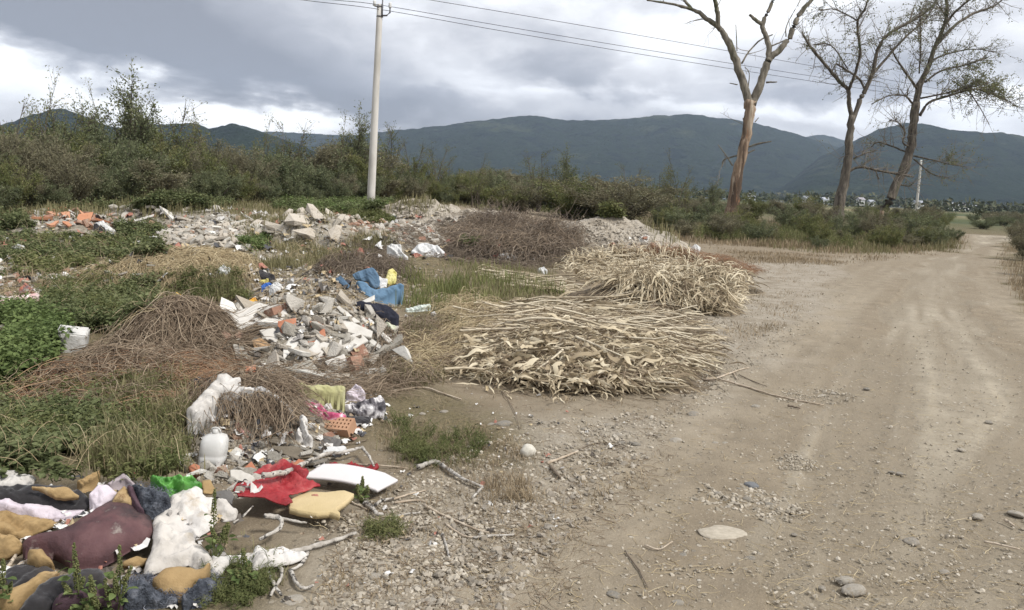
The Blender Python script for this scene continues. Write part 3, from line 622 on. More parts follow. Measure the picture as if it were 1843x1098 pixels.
def traced_tree(name, label, D, x0, s, limbs, trunk_mat, trunk_n, twigs, leafn, seed, leafzone=None):
    r = np.random.default_rng(seed); sc = s / FPX * D
    k0 = limbs[0][0]; b = at(x0 + k0[0] * s, k0[1] * s, D)[0]; root = thing(name, label, 'tree', (b[0], b[1], float(h(b[0:1], b[1:2])[0])))
    tw = MB(); allQ = []; wts = []; PREV = []
    for li, lb in enumerate(limbs):
        pts = np.array([(q[0], q[1]) for q in lb], float); rad = [q[2] if len(q) > 2 else 3 for q in lb]
        P = at(x0 + pts[:, 0] * s, pts[:, 1] * s, D)
        off = 0 if li < trunk_n else r.uniform(-1, 1) * .5
        base_off = 0.0
        if PREV:
            pa = np.concatenate(PREV); base_off = pa[np.argmin((pa[:, 0] - pts[0, 0]) ** 2 + (pa[:, 1] - pts[0, 1]) ** 2), 2]
        cum = np.concatenate([[0], np.cumsum(np.linalg.norm(np.diff(P, axis=0), axis=1))]); P = P + rays(x0 + pts[:, 0] * s, pts[:, 1] * s) * (base_off + cum * off)[:, None]
        tt_ = np.linspace(0, len(pts) - 1, 8 * len(pts)); ii_ = np.arange(len(pts)); PREV.append(np.stack([np.interp(tt_, ii_, pts[:, 0]), np.interp(tt_, ii_, pts[:, 1]), np.interp(tt_, ii_, base_off + cum * off)], 1))
        R = np.array(rad) * sc * ((1.0 if li == 0 else .88) if trunk_mat is M_BARKD else (.84 if li == 0 else .70))
        if li == 0: P[0, 2] = root.location.z - .15
        Q, RR = smoothpath(P, R, 5); Q[1:-1] += r.normal(0, .10, (len(Q) - 2, 3)) * RR[1:-1, None] * 1.2
        k = 12 if rad[0] > 14 else 7
        v, f, _ = tubes(Q[None], RR[None], k, closed=True)
        if li < trunk_n:                                     # knobbly bark
            a = fbm(v[:, 0] * 9 + v[:, 1] * 4, v[:, 2] * 2.6, 3, seed) - .5; c = np.repeat(Q, k, 0); dv = v - c; v = c + dv * (1 + .6 * a[:, None])
        m = MB(); m.add(v, f); m.build('trunk' if li == 0 else 'limb', trunk_mat if li == 0 else ((M_BARKG if trunk_mat is M_BARKD else M_BARKT) if li else trunk_mat), root)
        if rad[0] < 21 and twigs: allQ.append((Q, RR, cum[-1])); wts.append(cum[-1])
    if twigs:
        wts = np.array(wts) / sum(wts); P1 = []; R1 = []
        pick = r.choice(len(allQ), twigs, p=wts)
        for i in pick:
            Q, RR, Ln = allQ[i]; j = r.integers(int(len(Q) * .25), len(Q) - 1); d = nrm(Q[j + 1] - Q[j] + 1e-6)
            dd = nrm(d * r.uniform(.1, .9) + r.normal(0, .65, 3) + np.array([0, 0, .18])); ln = r.uniform(.5, 1.7)
            t = np.linspace(0, 1, 6)[:, None]; C = Q[j] + dd * ln * t + np.cumsum(r.normal(0, .045, (6, 3)), 0) * t; C[:, 2] += (t[:, 0] ** 2) * r.normal(.0, .22); P1.append(C); R1.append(np.linspace(min(.022, RR[j] * .5), .006, 6))
        P1 = np.array(P1); R1 = np.array(R1)
        n2 = twigs * 3; a = r.integers(0, twigs, n2); j = r.integers(1, 6, n2); b0 = P1[a, j]; dd = nrm(nrm(P1[a, 5] - P1[a, 0]) * .6 + r.normal(0, .6, (n2, 3))); ln = r.uniform(.2, .65, n2)
        t = np.linspace(0, 1, 4); P2 = b0[:, None] + dd[:, None] * (ln[:, None] * t)[..., None] + np.cumsum(r.normal(0, .025, (n2, 4, 3)), 1)
        v, f, _ = tubes(P1, R1, 4); tw.add(v, f); v, f, _ = tubes(P2, np.linspace(.008, .004, 4)[None] * np.ones((n2, 1)), 3); tw.add(v, f)
        tw.build('twigs', M_TWIG, root, kind='stuff')
        if leafn:
            # leafiness varies over the crown
            wt = np.ones(n2)
            if leafzone:
                zx = (P2[:, 2, :] - CAM); pxs = CX + FPX * (zx @ Rv) / (zx @ Fv); pys = CY - FPX * (zx @ Uv) / (zx @ Fv); wt = np.full(n2, .25)
                for (cx, cy, rx, ry, am) in leafzone: wt += am * np.exp(-(((pxs - cx) / rx) ** 2 + ((pys - cy) / ry) ** 2))
            wt = wt * np.clip(vnoise(b0[:, 0] * 1.1, b0[:, 2] * 1.1, seed) * 1.6 - .1, .1, 2); wt /= wt.sum()
            a = r.choice(n2, leafn, p=wt); j = r.integers(0, 4, leafn); pos = P2[a, j] + r.normal(0, .055, (leafn, 3))
            dd = nrm(r.normal(0, 1, (leafn, 3)) + np.array([0, 0, -.5])); m = MB(); v, f, q = scatter(LEAFT[0], LEAFT[1], pos, upframe(dd, r, 1.2), r.uniform(.06, .12, leafn)[:, None] * np.array([1, 1.1, 1])); m.add(v, f, np.repeat(r.random(leafn), q)); m.build('leaves', M_LEAF_T, root, smooth=False, kind='stuff')
    return root
traced_tree('bare_tree', 'tall bare forked dead tree with bark stripped off its leaning pale trunk', 42, 1140, .4009, [
    [(420, 1035, 31), (432, 980, 27), (450, 900, 26), (480, 740, 23), (505, 620, 21), (520, 520, 21), (528, 450, 24)],
    [(524, 470, 20), (500, 390, 19), (470, 310, 18), (440, 220, 16), (400, 150, 14), (380, 120, 13), (330, 85, 11), (270, 45, 9), (180, 20, 6), (60, 0, 4)],
    [(532, 470, 20), (570, 370, 19), (600, 290, 18), (615, 260, 16), (660, 220, 14), (700, 170, 13), (720, 120, 12), (750, 60, 11), (800, 0, 9), (870, -70, 7)],
    [(380, 122, 12), (378, 60, 12), (365, 0, 10), (350, -70, 8)], [(270, 48, 7), (235, 10, 7), (215, -30, 5)],
    [(610, 270, 14), (605, 200, 13), (590, 150, 12), (580, 110, 12), (610, 40, 9), (628, 0, 8), (650, -60, 6)], [(580, 112, 10), (545, 85, 9), (520, 66, 6)],
    [(486, 285, 5), (520, 230, 4), (570, 180, 4), (625, 155, 3)], [(620, 207, 4), (682, 180, 3)], [(596, 370, 5), (645, 368, 3)], [(685, 165, 3), (690, 110, 2.5), (750, 0, 2)],
    [(508, 662, 4.5), (560, 645, 4), (620, 635, 3)], [(512, 688, 4.5), (440, 705, 4), (405, 720, 4), (398, 748, 3)], [(508, 690, 4), (545, 672, 3)], [(446, 745, 4), (410, 690, 3), (380, 650, 2)], [(500, 570, 3), (492, 530, 2.5)], [(546, 548, 3), (562, 528, 2)], [(468, 380, 3), (432, 374, 2)], [(515, 400, 3), (520, 330, 2), (500, 300, 2)], [(465, 230, 2.5), (460, 110, 2)]],
    M_BARKD, 3, 26, 0, 5)
traced_tree('sparse_tree', 'leaning tree with thin leaves, middle of the three big trees right of the road bushes', 45, 1420, .4006, [
    [(205, 1040, 34), (215, 990, 30), (240, 860, 25), (265, 720, 21), (270, 620, 19), (285, 520, 18)],
    [(284, 545, 15), (270, 460, 13), (265, 400, 12), (235, 375, 10), (180, 310, 9), (120, 240, 9), (90, 200, 8), (62, 155, 6)],
    [(286, 540, 16), (320, 450, 14), (345, 400, 13), (375, 330, 12), (400, 220, 10), (450, 150, 9), (560, 90, 8), (640, 30, 7), (700, -50, 5)],
    [(266, 410, 10), (300, 320, 9), (320, 240, 8), (310, 150, 8), (310, 90, 7), (340, 40, 6), (365, -30, 4)], [(310, 95, 5), (250, 60, 4), (190, 40, 3), (140, 50, 2)],
    [(345, 405, 7), (310, 350, 7), (250, 310, 6), (210, 285, 4)], [(375, 335, 9), (440, 260, 8), (520, 170, 7), (610, 90, 5), (650, 30, 3)],
    [(268, 770, 9), (320, 750, 8), (420, 770, 7), (560, 795, 5)], [(388, 765, 4), (405, 805, 3)], [(290, 712, 5), (340, 690, 4), (400, 675, 3)], [(265, 310, 4), (190, 205, 4), (110, 200, 3)], [(250, 700, 3), (222, 715, 2)]],
    M_BARKT, 3, 330, 2600, 6, [(1590, 50, 70, 50, 1.2), (1500, 60, 80, 60, .6)])
traced_tree('leafy_tree', 'rightmost big tree, its crown spreading right with drooping grey-green leaves', 47, 1420, .4006, [
    [(405, 1020, 30), (420, 970, 27), (470, 860, 25), (530, 730, 23), (550, 650, 22), (560, 560, 21), (570, 460, 20)],
    [(570, 470, 20), (590, 380, 18), (630, 290, 15), (660, 200, 13), (700, 110, 11), (710, 40, 9), (700, -40, 7)],
    [(660, 205, 12), (740, 120, 9), (830, 60, 8), (915, 30, 6), (970, -10, 4)], [(700, 112, 8), (760, 40, 7), (840, -20, 5)],
    [(582, 405, 9), (540, 350, 7), (480, 260, 5), (450, 200, 3)], [(588, 520, 10), (630, 460, 8), (720, 430, 7), (840, 400, 6), (910, 420, 4), (980, 450, 3)],
    [(590, 442, 6), (700, 420, 5), (800, 395, 4), (900, 370, 3)], [(610, 370, 7), (680, 320, 6), (800, 290, 5), (900, 255, 3)], [(640, 270, 6), (720, 240, 5), (830, 220, 3), (930, 235, 2)],
    [(552, 462, 7), (520, 430, 5), (450, 430, 4), (370, 468, 3)], [(556, 668, 6), (512, 640, 5), (522, 595, 5), (490, 550, 4), (450, 540, 3)], [(545, 690, 6), (470, 660, 5), (400, 640, 4), (370, 660, 3)],
    [(560, 700, 6), (650, 720, 4), (730, 740, 3), (800, 750, 2)], [(560, 715, 5), (640, 780, 4), (720, 800, 3)], [(800, 400, 4), (850, 470, 3), (900, 560, 2)], [(840, 400, 4), (960, 440, 3), (1030, 480, 2)], [(720, 120, 5), (690, 50, 4), (640, -20, 3)], [(585, 330, 5), (592, 200, 4), (588, 30, 3)], [(500, 830, 5), (540, 835, 4), (560, 820, 3)]],
    M_BARKT, 2, 520, 9500, 7, [(1740, 120, 70, 50, 1.0), (1790, 160, 50, 35, 1.0), (1620, 40, 70, 50, .7), (1700, 290, 50, 35, .5)])
b = at(1587, 380, 46)[0]; st = thing('tree_stump', 'short broken pale stump beside the rightmost big tree', 'stump', (b[0], b[1], 0))
P, R = smoothpath([(b[0], b[1], -.1), (b[0] + .02, b[1], .5), (b[0] + .02, b[1], 1.25)], [.17, .13, .11], 5); v, f, _ = tubes(P[None], R[None], 9, True); m = MB(); m.add(v, f); m.build('trunk', M_BARKD, st)
# utility poles
M_CONC = mat('pole_concrete', [(.40, .38, .34), (.52, .50, .46), (.60, .58, .54)], 'noise', ns=3, bump_=.2, bscale=60, stretch=(1, 1, .25), spots=[((.30, .28, .25), 1.4, .62, .08)])
M_IRON = mat('grey_iron', [(.10, .10, .11), (.16, .16, .17)], 'noise', ns=8, rough=.6); M_PORC = mat('white_porcelain', [(.6, .6, .58)], 'noise', rough=.25)
def pole(label, base, top, r0, r1, fitted=True):
    t = thing('utility_pole', label, 'pole', base)
    P = np.linspace(base, top, 14); P[0, 2] -= .2; v, f, _ = tubes(P[None], np.linspace(r0, r1, 14)[None], 20, True); m = MB(); m.add(v, f); m.build('shaft', M_CONC, t)
    if not fitted: return t
    s = r1 / .095; tp = np.array(top); ax = np.array([.97, .24, 0])
    for dz in (-.06, -.44):
        m = MB(); v, f, _ = tubes(np.array([[tp + [0, 0, dz], tp + [0, 0, dz - .05]]]), np.full((1, 2), r1 + .02), 16, True); m.add(v, f); m.build('clamp_band', M_IRON, t)
    m = MB(); v, f, _ = tubes(np.array([np.array([tp + ax * .08 + [0, -.12, -.45], tp + ax * .30 + [0, -.12, -.42], tp + ax * .42 + [0, -.12, -.30], tp + ax * .42 + [0, -.12, -.12]])]), np.full((1, 4), .035), 6, True); m.add(v, f); m.build('bracket', M_IRON, t)
    m = MB(); v, f, _ = tubes(np.array([[tp + ax * .12 + [0, -.13, -.45], tp + ax * .12 + [0, -.13, .22]]]), np.full((1, 2), .03), 6, True); m.add(v, f); m.build('pin', M_IRON, t)
    m = MB(); v, f, _ = tubes(np.array([[tp - ax * .2 + [0, -.1, -.10], tp + ax * .0 + [0, -.12, -.10]]]), np.full((1, 2), .028), 6, True); m.add(v, f); m.build('crossbar', M_IRON, t)
    for c in (tp + ax * .42 + [0, -.12, -.12], tp - ax * .2 + [0, -.1, -.10]):
        z = np.array([0, .03, .06, .09, .12, .16, .19, .22]); rr = np.array([.045, .075, .05, .075, .05, .07, .05, .02]); m = MB(); P = np.stack([np.full(8, c[0]), np.full(8, c[1]), c[2] + z], 1); v, f, _ = tubes(P[None], rr[None], 12, True); m.add(v, f); m.build('insulator', M_PORC, t)
    return t
pb = at(667, 372, 33)[0]; pt = at(684, 8, 33.0)[0]; pb[2] = float(h(pb[0:1], pb[1:2])[0]); pole('tall pale concrete utility pole standing at the edge of the thicket', pb, pt, .17, .115)
p2 = at(1648, 392, 84)[0]; p2t = at(1658, 288, 84)[0]; p2[2] = 0; pole('thin distant concrete utility pole behind the rightmost big tree', p2, p2t, .14, .10, False)
M_WIRE = mat('black_cable', [(.04, .04, .045)], 'noise', rough=.6)
def wire(name_, pts, label):
    P = np.array([at(a, b, d)[0] for a, b, d in pts]); P, _ = smoothpath(P, [1] * len(P), 8); v, f, _ = tubes(P[None], np.full((1, len(P)), .012), 5, True); m = MB(); m.add(v, f)
    o = m.build(name_, M_WIRE, None, origin=tuple(P[0])); o['label'] = label; o['category'] = 'cable'; o['group'] = 'overhead cables'
def wl(y0, y1, lab, ext=None, sag=0):
    pts = []
    for x in (690, 900, 1150, 1400, 1650, 1900, 2200):
        t = (x - 690) / (1900 - 690); D = 1 / ((1 - t) / 33 + t / 60)
        pts.append((x, y0 + (y1 - y0) * t + sag * 4 * t * (1 - t), D))
    if ext: pts = ext + pts
    wire('overhead_cable', pts, lab)
wl(10, 202, 'middle overhead cable of the three, fixed to the concrete pole top', [(430, -16, 29.5), (600, 0, 31.6)], 5)
wl(18, 209, 'lowest overhead cable of the three, fixed to the pole insulator', [(430, -14, 29.5), (560, 2, 31.2)], 7)
wl(-14, 200, 'topmost overhead cable of the three, passing above the concrete pole', [(430, -60, 29.5)], -4)
# ================================================================ piece prototypes
def hullmesh(name, pts, jag=0):
    bm = bmesh.new(); vs = [bm.verts.new(p) for p in pts]; rres = bmesh.ops.convex_hull(bm, input=vs)
    dead = [v for v in bm.verts if not v.link_faces]; bmesh.ops.delete(bm, geom=dead, context='VERTS')
    me = bpy.data.meshes.new(name); bm.to_mesh(me); bm.free(); me.update(); return me
r = np.random.default_rng(11)
def slabpts(r, n, th, tap=.05, el=1.0):
    a = np.sort(r.uniform(0, 2 * PI, n)); q = r.uniform(.38, .55, n); x = np.cos(a) * q * el; y = np.sin(a) * q; j = 1 - r.uniform(0, tap * 2, n)
    return np.concatenate([np.stack([x, y, np.full(n, th / 2)], 1), np.stack([x * j, y * j, np.full(n, -th / 2)], 1)])
CH = []
for i in range(14):
    p = r.uniform(-.5, .5, (13, 3)) * np.array([1, r.uniform(.6, .95), r.uniform(.4, .75)]); k = nrm(p) * r.uniform(.36, .52, (13, 1)) * np.array([1, .8, .6]); CH.append(hullmesh('concrete_chunk', k * 1.05))
SL = [hullmesh('slab_piece', slabpts(r, r.integers(4, 7), r.uniform(.09, .16), .08, r.uniform(1, 1.6))) for i in range(12)]
def brickmesh(name, L_, W_, H_, broken=True):
    p = [(x, y, z) for x in (-L_ / 2, L_ / 2) for y in (-W_ / 2, W_ / 2) for z in (-H_ / 2, H_ / 2)]
    if broken: p = [q for q in p if q[0] < 0] + [(L_ / 2 * r.uniform(.1, .9), y, z) for y in (-W_ / 2, 0, W_ / 2) for z in (-H_ / 2, H_ / 2)]
    return hullmesh(name, p)
BR = [brickmesh('brick_piece', 1, .5, .25) for i in range(6)] + [brickmesh('brick_piece', 1, .5, .25, False)]
ICO = bmesh.new(); bmesh.ops.create_icosphere(ICO, subdivisions=1, radius=1); ICO1 = (np.array([v.co[:] for v in ICO.verts]), [np.array([[v.index for v in f.verts] for f in ICO.faces])])
bmesh.ops.create_icosphere
ICO.free(); ICO = bmesh.new(); bmesh.ops.create_icosphere(ICO, subdivisions=3, radius=1); ICO3 = (np.array([v.co[:] for v in ICO.verts]), [np.array([[v.index for v in f.verts] for f in ICO.faces])]); ICO.free()
def rockmesh(seed):
    v = ICO3[0].copy(); n = fbm(v[:, 0] * 1.1 + v[:, 2] * .6, v[:, 1] * 1.1 + v[:, 2] * .7, 3, seed) - .5
    v = v * (1 + .55 * n[:, None]); mb = MB(); mb.add(v * .5, ICO3[1]); return mb.mesh('stone')
ST = [rockmesh(s) for s in range(60, 70)]
M_CONCR = mat('broken_concrete', [(.24, .22, .185), (.35, .325, .275), (.44, .41, .36), (.53, .50, .44)], 'obj', ns=6, nmix=.35, bump_=.6, bscale=22, bdist=.05)
M_CONCW = mat('concrete_warm', [(.36, .31, .24), (.50, .45, .38), (.44, .40, .33)], 'obj', ns=6, nmix=.35, bump_=.6, bscale=22, bdist=.05)
M_PLAST = mat('white_plaster', [(.47, .45, .40), (.58, .56, .51), (.69, .67, .63)], 'obj', ns=5, nmix=.4, bump_=.3, bscale=18, bdist=.03, spots=[((.42, .38, .31), 4, .58, .12)])
M_BRICK = mat('red_brick', [(.25, .13, .09), (.33, .195, .135), (.37, .26, .20)], 'obj', ns=5, nmix=.35, bump_=.5, bscale=26, bdist=.04, spots=[((.50, .42, .34), 5, .56, .1)])
M_STONE = mat('river_stone', [(.17, .16, .14), (.30, .27, .225), (.44, .40, .335)], 'obj', ns=9, nmix=.4, bump_=.6, bscale=24, bdist=.03, spots=[((.30, .25, .18), 3.5, .52, .12)])
M_STONEW = mat('white_stone', [(.44, .41, .345), (.58, .55, .48)], 'noise', ns=4, bump_=.2, bscale=12, bdist=.02)
M_GRAVEL = mat('gravel_bits', [(.13, .115, .09), (.24, .21, .17), (.33, .29, .23), (.47, .43, .36)], bump_=.3, bscale=60)
M_BEDS = mat('rubble_soil', [(.17, .145, .11), (.27, .24, .19), (.36, .33, .275)], 'noise', ns=14, bump_=1.0, bscale=30, bdist=.03, detail=8)
M_SOILD = mat('dark_humus', [(.045, .036, .026), (.10, .08, .055), (.16, .13, .095)], 'noise', ns=12, bump_=1.0, bscale=30, bdist=.03, detail=8)
M_SAND = mat('dumped_sandy_gravel', [(.26, .22, .17), (.38, .335, .27), (.44, .395, .325)], 'noise', ns=1.3, bump_=1.0, bscale=9, bdist=.12, detail=10, spots=[((.22, .19, .15), 7, .57, .1), ((.55, .51, .45), 11, .60, .08)])
for m_, c_ in ((M_CONCR, 0),): pass
def core(p, name, mt, parent=None, rough=.02, n=70, **tags):
    cx, cy, hh, rx, ry, rot, sd_ = p; R_ = 1.25; u = np.linspace(-R_, R_, n); U, V_ = np.meshgrid(u, u); c, s = math.cos(rot), math.sin(rot)
    x = cx + U * rx * c - V_ * ry * s; y = cy + U * rx * s + V_ * ry * c; b = bump(p, x, y); q = fbm(x * 7 / max(1, rx), y * 7 / max(1, rx), 4, sd_) - .5
    z = h(x, y) + b + np.where(b > .01, q * rough * 2, 0) - np.where(b <= 0.0, .06, 0.0)
    i = np.arange(n * n).reshape(n, n); f = np.stack([i[:-1, :-1], i[:-1, 1:], i[1:, 1:], i[1:, :-1]], -1).reshape(-1, 4); keep = (b.ravel()[f].max(1) > 0); mb = MB(); mb.add(np.stack([x, y, z], -1).reshape(-1, 3), f[keep])
    return mb.build(name, mt, parent, origin=None if parent else (cx, cy, float(h(np.array([cx]), np.array([cy]))[0])), **tags)
def heap(root, poly, n, size, kinds, seed, small=.35, minsep=.42, lift=.25, tilt=.45, pw=2.2):
    """kinds: list of (weight, name, meshes, material, aspect scale)"""
    r = np.random.default_rng(seed); pts = sample_poly(poly, n * 3, r); g = gp(pts[:, 0], pts[:, 1]); w_ = np.array([k[0] for k in kinds], float); w_ /= w_.sum(); done = []; cnt = 0
    szs = np.sort(size * (small + (1 - small) * r.random(n * 3) ** pw))[::-1]
    for i in range(n * 3):
        if cnt >= n: break
        s = szs[cnt]; p = g[i]
        if any(abs(p[0] - q[0]) < minsep * (s + q[3]) and (p[0] - q[0]) ** 2 + (p[1] - q[1]) ** 2 < (minsep * (s + q[3])) ** 2 for q in done[-260:]): 
            if cnt > n * .3 and r.random() < .5: pass
            else: continue
        k = kinds[r.choice(len(kinds), p=w_)]; done.append((p[0], p[1], p[2], s)); cnt += 1
        sc = s * k[4] * r.uniform(.8, 1.2)
        inst(k[1], k[2][r.integers(0, len(k[2]))], root, (p[0], p[1], p[2] + s * lift * r.uniform(.2, 1) * .6), (r.normal(0, tilt), r.normal(0, tilt), r.uniform(0, 6.28)), (sc * r.uniform(.8, 1.25), sc * r.uniform(.8, 1.25), sc * r.uniform(.8, 1.2)), k[3])
for ms in (CH, SL, BR, ST):
    for me in ms:
        if not me.materials: me.materials.append(M_CONCR)
def crumbs(parent, poly, n, s0, s1, seed, mt=None, name='gravel_bits', flat_=.55, lift=.2, **tags):
    r = np.random.default_rng(seed); pts = sample_poly(poly, n, r); g = gp(pts[:, 0], pts[:, 1]); s = s0 + (s1 - s0) * r.random(n) ** 2.5; g[:, 2] += s * lift
    V = ICO1[0]; tv = V * np.array([1, .8, flat_]); sc = s[:, None] * r.uniform(.6, 1.3, (n, 3)); v, f, q = scatter(tv, ICO1[1], g, zrot(n, .4, r), sc * .5); v += r.normal(0, .06, v.shape) * np.repeat(s, q)[:, None]
    mb = MB(); mb.add(v, f, np.repeat(r.random(n), q)); return mb.build(name, mt or M_GRAVEL, parent, smooth=False, kind='stuff', **tags)
def pt_root(name, label, cat, p):
    return thing(name, label, cat, (p[0], p[1], float(h(np.array([p[0]]), np.array([p[1]]))[0])))
K_MIX = [(6, 'concrete_chunk', CH, M_CONCR, 1), (4, 'slab_piece', SL, M_CONCR, 1.15), (3, 'slab_piece', SL, M_CONCW, 1.2), (2.2, 'plaster_piece', SL, M_PLAST, 1.25), (1.0, 'brick', BR, M_BRICK, .95)]
# ---- main rubble heap
RB = pt_root('rubble_heap', 'heap of broken concrete, white plaster slabs and bricks beside the brown vine pile', 'rubble', P_MAIN)
core(P_MAIN, 'rubble_bed', M_BEDS, RB, kind='stuff')
POLYM = [(405, 560), (470, 545), (560, 540), (640, 545), (700, 585), (735, 640), (720, 672), (620, 692), (520, 680), (440, 660), (385, 625), (400, 590)]
heap(RB, POLYM, 300, .24, K_MIX, 31, small=.42, pw=1.8, minsep=.34); heap(RB, POLYM, 120, .16, [(1, 'concrete_chunk', CH, M_CONCR, 1), (1, 'slab_piece', SL, M_CONCW, 1.2)], 131, small=.5)
crumbs(RB, POLYM, 2600, .012, .04, 32, mat('pale_rubble_fines', [(.20, .18, .145), (.32, .29, .24), (.43, .40, .35), (.55, .52, .47)]))
# ---- front rubble
RF = pt_root('rubble_heap', 'low grey rubble heap of small stones under the white cloth and white jug', 'rubble', P_FRONT)
core(P_FRONT, 'rubble_bed', M_BEDS, RF, kind='stuff')
POLYF = [(295, 790), (330, 760), (420, 700), (520, 720), (560, 760), (620, 800), (600, 825), (540, 845), (470, 870), (430, 900), (385, 880), (345, 860), (310, 825)]
heap(RF, POLYF, 290, .10, [(8, 'concrete_chunk', CH, M_CONCR, 1), (3, 'slab_piece', SL, M_CONCR, 1.2), (1, 'brick', BR, M_BRICK, 1), (1, 'plaster_piece', SL, M_PLAST, 1)], 33, small=.3)
crumbs(RF, POLYF, 2200, .010, .03, 34)
# ---- middle distance chunks
RC = pt_root('rubble_heap', 'pile of big pale concrete chunks in the middle of the dump, left of the pole', 'rubble', P_CHUNK)
core(P_CHUNK, 'rubble_bed', M_BEDS, RC, kind='stuff')
PC = [(492, 424), (500, 398), (540, 383), (590, 385), (620, 405), (628, 428), (560, 432)]
heap(RC, PC, 60, .60, [(1, 'concrete_chunk', CH, M_CONCW, 1)], 35, small=.25, minsep=.36, pw=1.6); heap(RC, PC, 90, .22, [(1, 'concrete_chunk', CH, M_CONCR, 1)], 36)
RC2 = pt_root('rubble_heap', 'strip of concrete chunks and brick bits running right from the big chunks', 'rubble', P_CHUNK2)
core(P_CHUNK2, 'rubble_bed', M_BEDS, RC2, kind='stuff')
heap(RC2, [(600, 385), (690, 398), (790, 410), (800, 440), (760, 445), (690, 428), (640, 420)], 170, .32, [(4, 'concrete_chunk', CH, M_CONCW, 1), (2, 'concrete_chunk', CH, M_CONCR, 1), (1, 'brick', BR, M_BRICK, .8)], 37, small=.25)
RT = pt_root('tile_heap', 'heap of broken orange roof tiles below the thicket on the left', 'tiles', P_TILES)
core(P_TILES, 'rubble_bed', M_BEDS, RT, kind='stuff')
M_TILE = mat('orange_tile', [(.36, .15, .08), (.44, .21, .12), (.50, .28, .18)], 'obj', ns=5, nmix=.3, bump_=.3, bscale=20)
heap(RT, [(75, 398), (110, 380), (150, 381), (185, 396), (188, 406), (150, 411), (95, 408)], 150, .36, [(1, 'roof_tile', SL, M_TILE, 1.0)], 38, small=.35, tilt=.4); heap(RT, [(45, 388), (70, 380), (130, 378), (240, 395), (235, 408), (190, 412), (60, 405)], 90, .26, [(1, 'concrete_chunk', CH, M_CONCR, 1), (1, 'brick', BR, M_BRICK, 1), (.8, 'plaster_piece', SL, M_PLAST, 1)], 39)
RS = pt_root('rubble_heap', 'long low pale rubble heap at the foot of the thicket, beyond the orange tiles', 'rubble', P_FARR)
core(P_FARR, 'rubble_bed', M_BEDS, RS, kind='stuff')
heap(RS, [(150, 378), (250, 375), (280, 366), (330, 366), (400, 378), (410, 395), (300, 400), (250, 398)], 230, .34, K_MIX, 40, small=.25)
RL = pt_root('rubble_heap', 'low rubble heap of grey lumps and slabs behind the straw pile', 'rubble', P_SLABS)
core(P_SLABS, 'rubble_bed', M_BEDS, RL, kind='stuff')
heap(RL, [(285, 440), (290, 420), (340, 400), (460, 402), (500, 415), (470, 440), (440, 455), (360, 450)], 250, .30, [(4, 'concrete_chunk', CH, M_CONCW, 1), (3, 'concrete_chunk', CH, M_CONCR, 1), (2, 'slab_piece', SL, M_CONCW, 1.1), (1, 'plaster_piece', SL, M_PLAST, 1)], 41, small=.22)
RW = thing('rubble_spread', 'wide low spread of pale rubble lumps below the thicket, left of the big chunks', 'rubble', gp(450, 400)[0])
heap(RW, [(230, 405), (400, 385), (500, 385), (500, 420), (440, 425), (290, 425)], 220, .26, K_MIX, 141, small=.22, minsep=.3); crumbs(RW, [(230, 405), (400, 385), (500, 385), (500, 420), (290, 425)], 900, .03, .10, 142)
RX = thing('rubble_spread', 'scattered brick bits and lumps between the weed dome and the brushwood', 'rubble', gp(760, 430)[0])
heap(RX, [(690, 400), (830, 395), (860, 420), (800, 450), (700, 440)], 160, .20, K_MIX, 143, small=.25, minsep=.3)
RY = thing('rubble_spread', 'scattered lumps and scraps among the weeds at the far left', 'rubble', gp(60, 500)[0])
heap(RY, [(-40, 470), (120, 480), (280, 440), (300, 500), (180, 530), (60, 560), (-40, 550)], 110, .16, K_MIX, 144, small=.25, minsep=.3)
RD = pt_root('debris_mound', 'low mound of dark crumbly soil and stone bits left of the blue sack', 'debris', P_DEBRIS)
core(P_DEBRIS, 'soil', mat('crumbly_soil', [(.12, .10, .075), (.20, .17, .135), (.27, .24, .19)], 'noise', ns=16, bump_=1.0, bscale=40, bdist=.03, detail=8), RD, kind='stuff')
PD = [(430, 505), (480, 480), (540, 475), (640, 490), (650, 520), (600, 545), (500, 545), (440, 530)]
heap(RD, PD, 150, .11, [(3, 'concrete_chunk', CH, M_CONCR, 1), (2, 'concrete_chunk', CH, M_BEDS, 1), (1, 'slab_piece', SL, M_CONCW, 1)], 42, small=.3); crumbs(RD, PD, 1500, .015, .05, 43)
for p, nm, lab, poly, sd_ in ((P_SOIL, 'soil_mound', 'brown earth mound with stones right of the pole foot', [(700, 395), (710, 372), (760, 366), (810, 374), (830, 395)], 44), (P_SOIL2, 'soil_mound', 'low brown earth mound behind the big brushwood pile', [(820, 385), (860, 374), (950, 378), (960, 392)], 45), (P_GRAVEL, 'gravel_pile', 'big smooth pile of pale sandy gravel behind the corn stalks', [(1010, 420), (1080, 395), (1130, 395), (1200, 435), (1150, 445), (1040, 440)], 46)):
    t = pt_root(nm, lab, 'gravel' if 'gravel' in nm else 'earth', p); core(p, 'gravel' if 'gravel' in nm else 'soil', M_SAND, t, rough=.12 if nm == 'soil_mound' else .05, n=110, kind='stuff')
    heap(t, poly, 60, .22 if nm == 'soil_mound' else .14, [(1, 'stone', CH, M_CONCW, 1)], sd_); crumbs(t, poly, 700, .02, .06, sd_ + 100, M_SAND)
    if nm == 'gravel_pile': heap(t, [(1085, 446), (1110, 432), (1160, 428), (1180, 440), (1165, 455), (1100, 456)], 80, .20, [(3, 'brick', BR, M_BRICK, 1), (2, 'concrete_chunk', CH, M_CONCW, 1), (1, 'plaster_piece', SL, M_PLAST, 1.2)], 47)
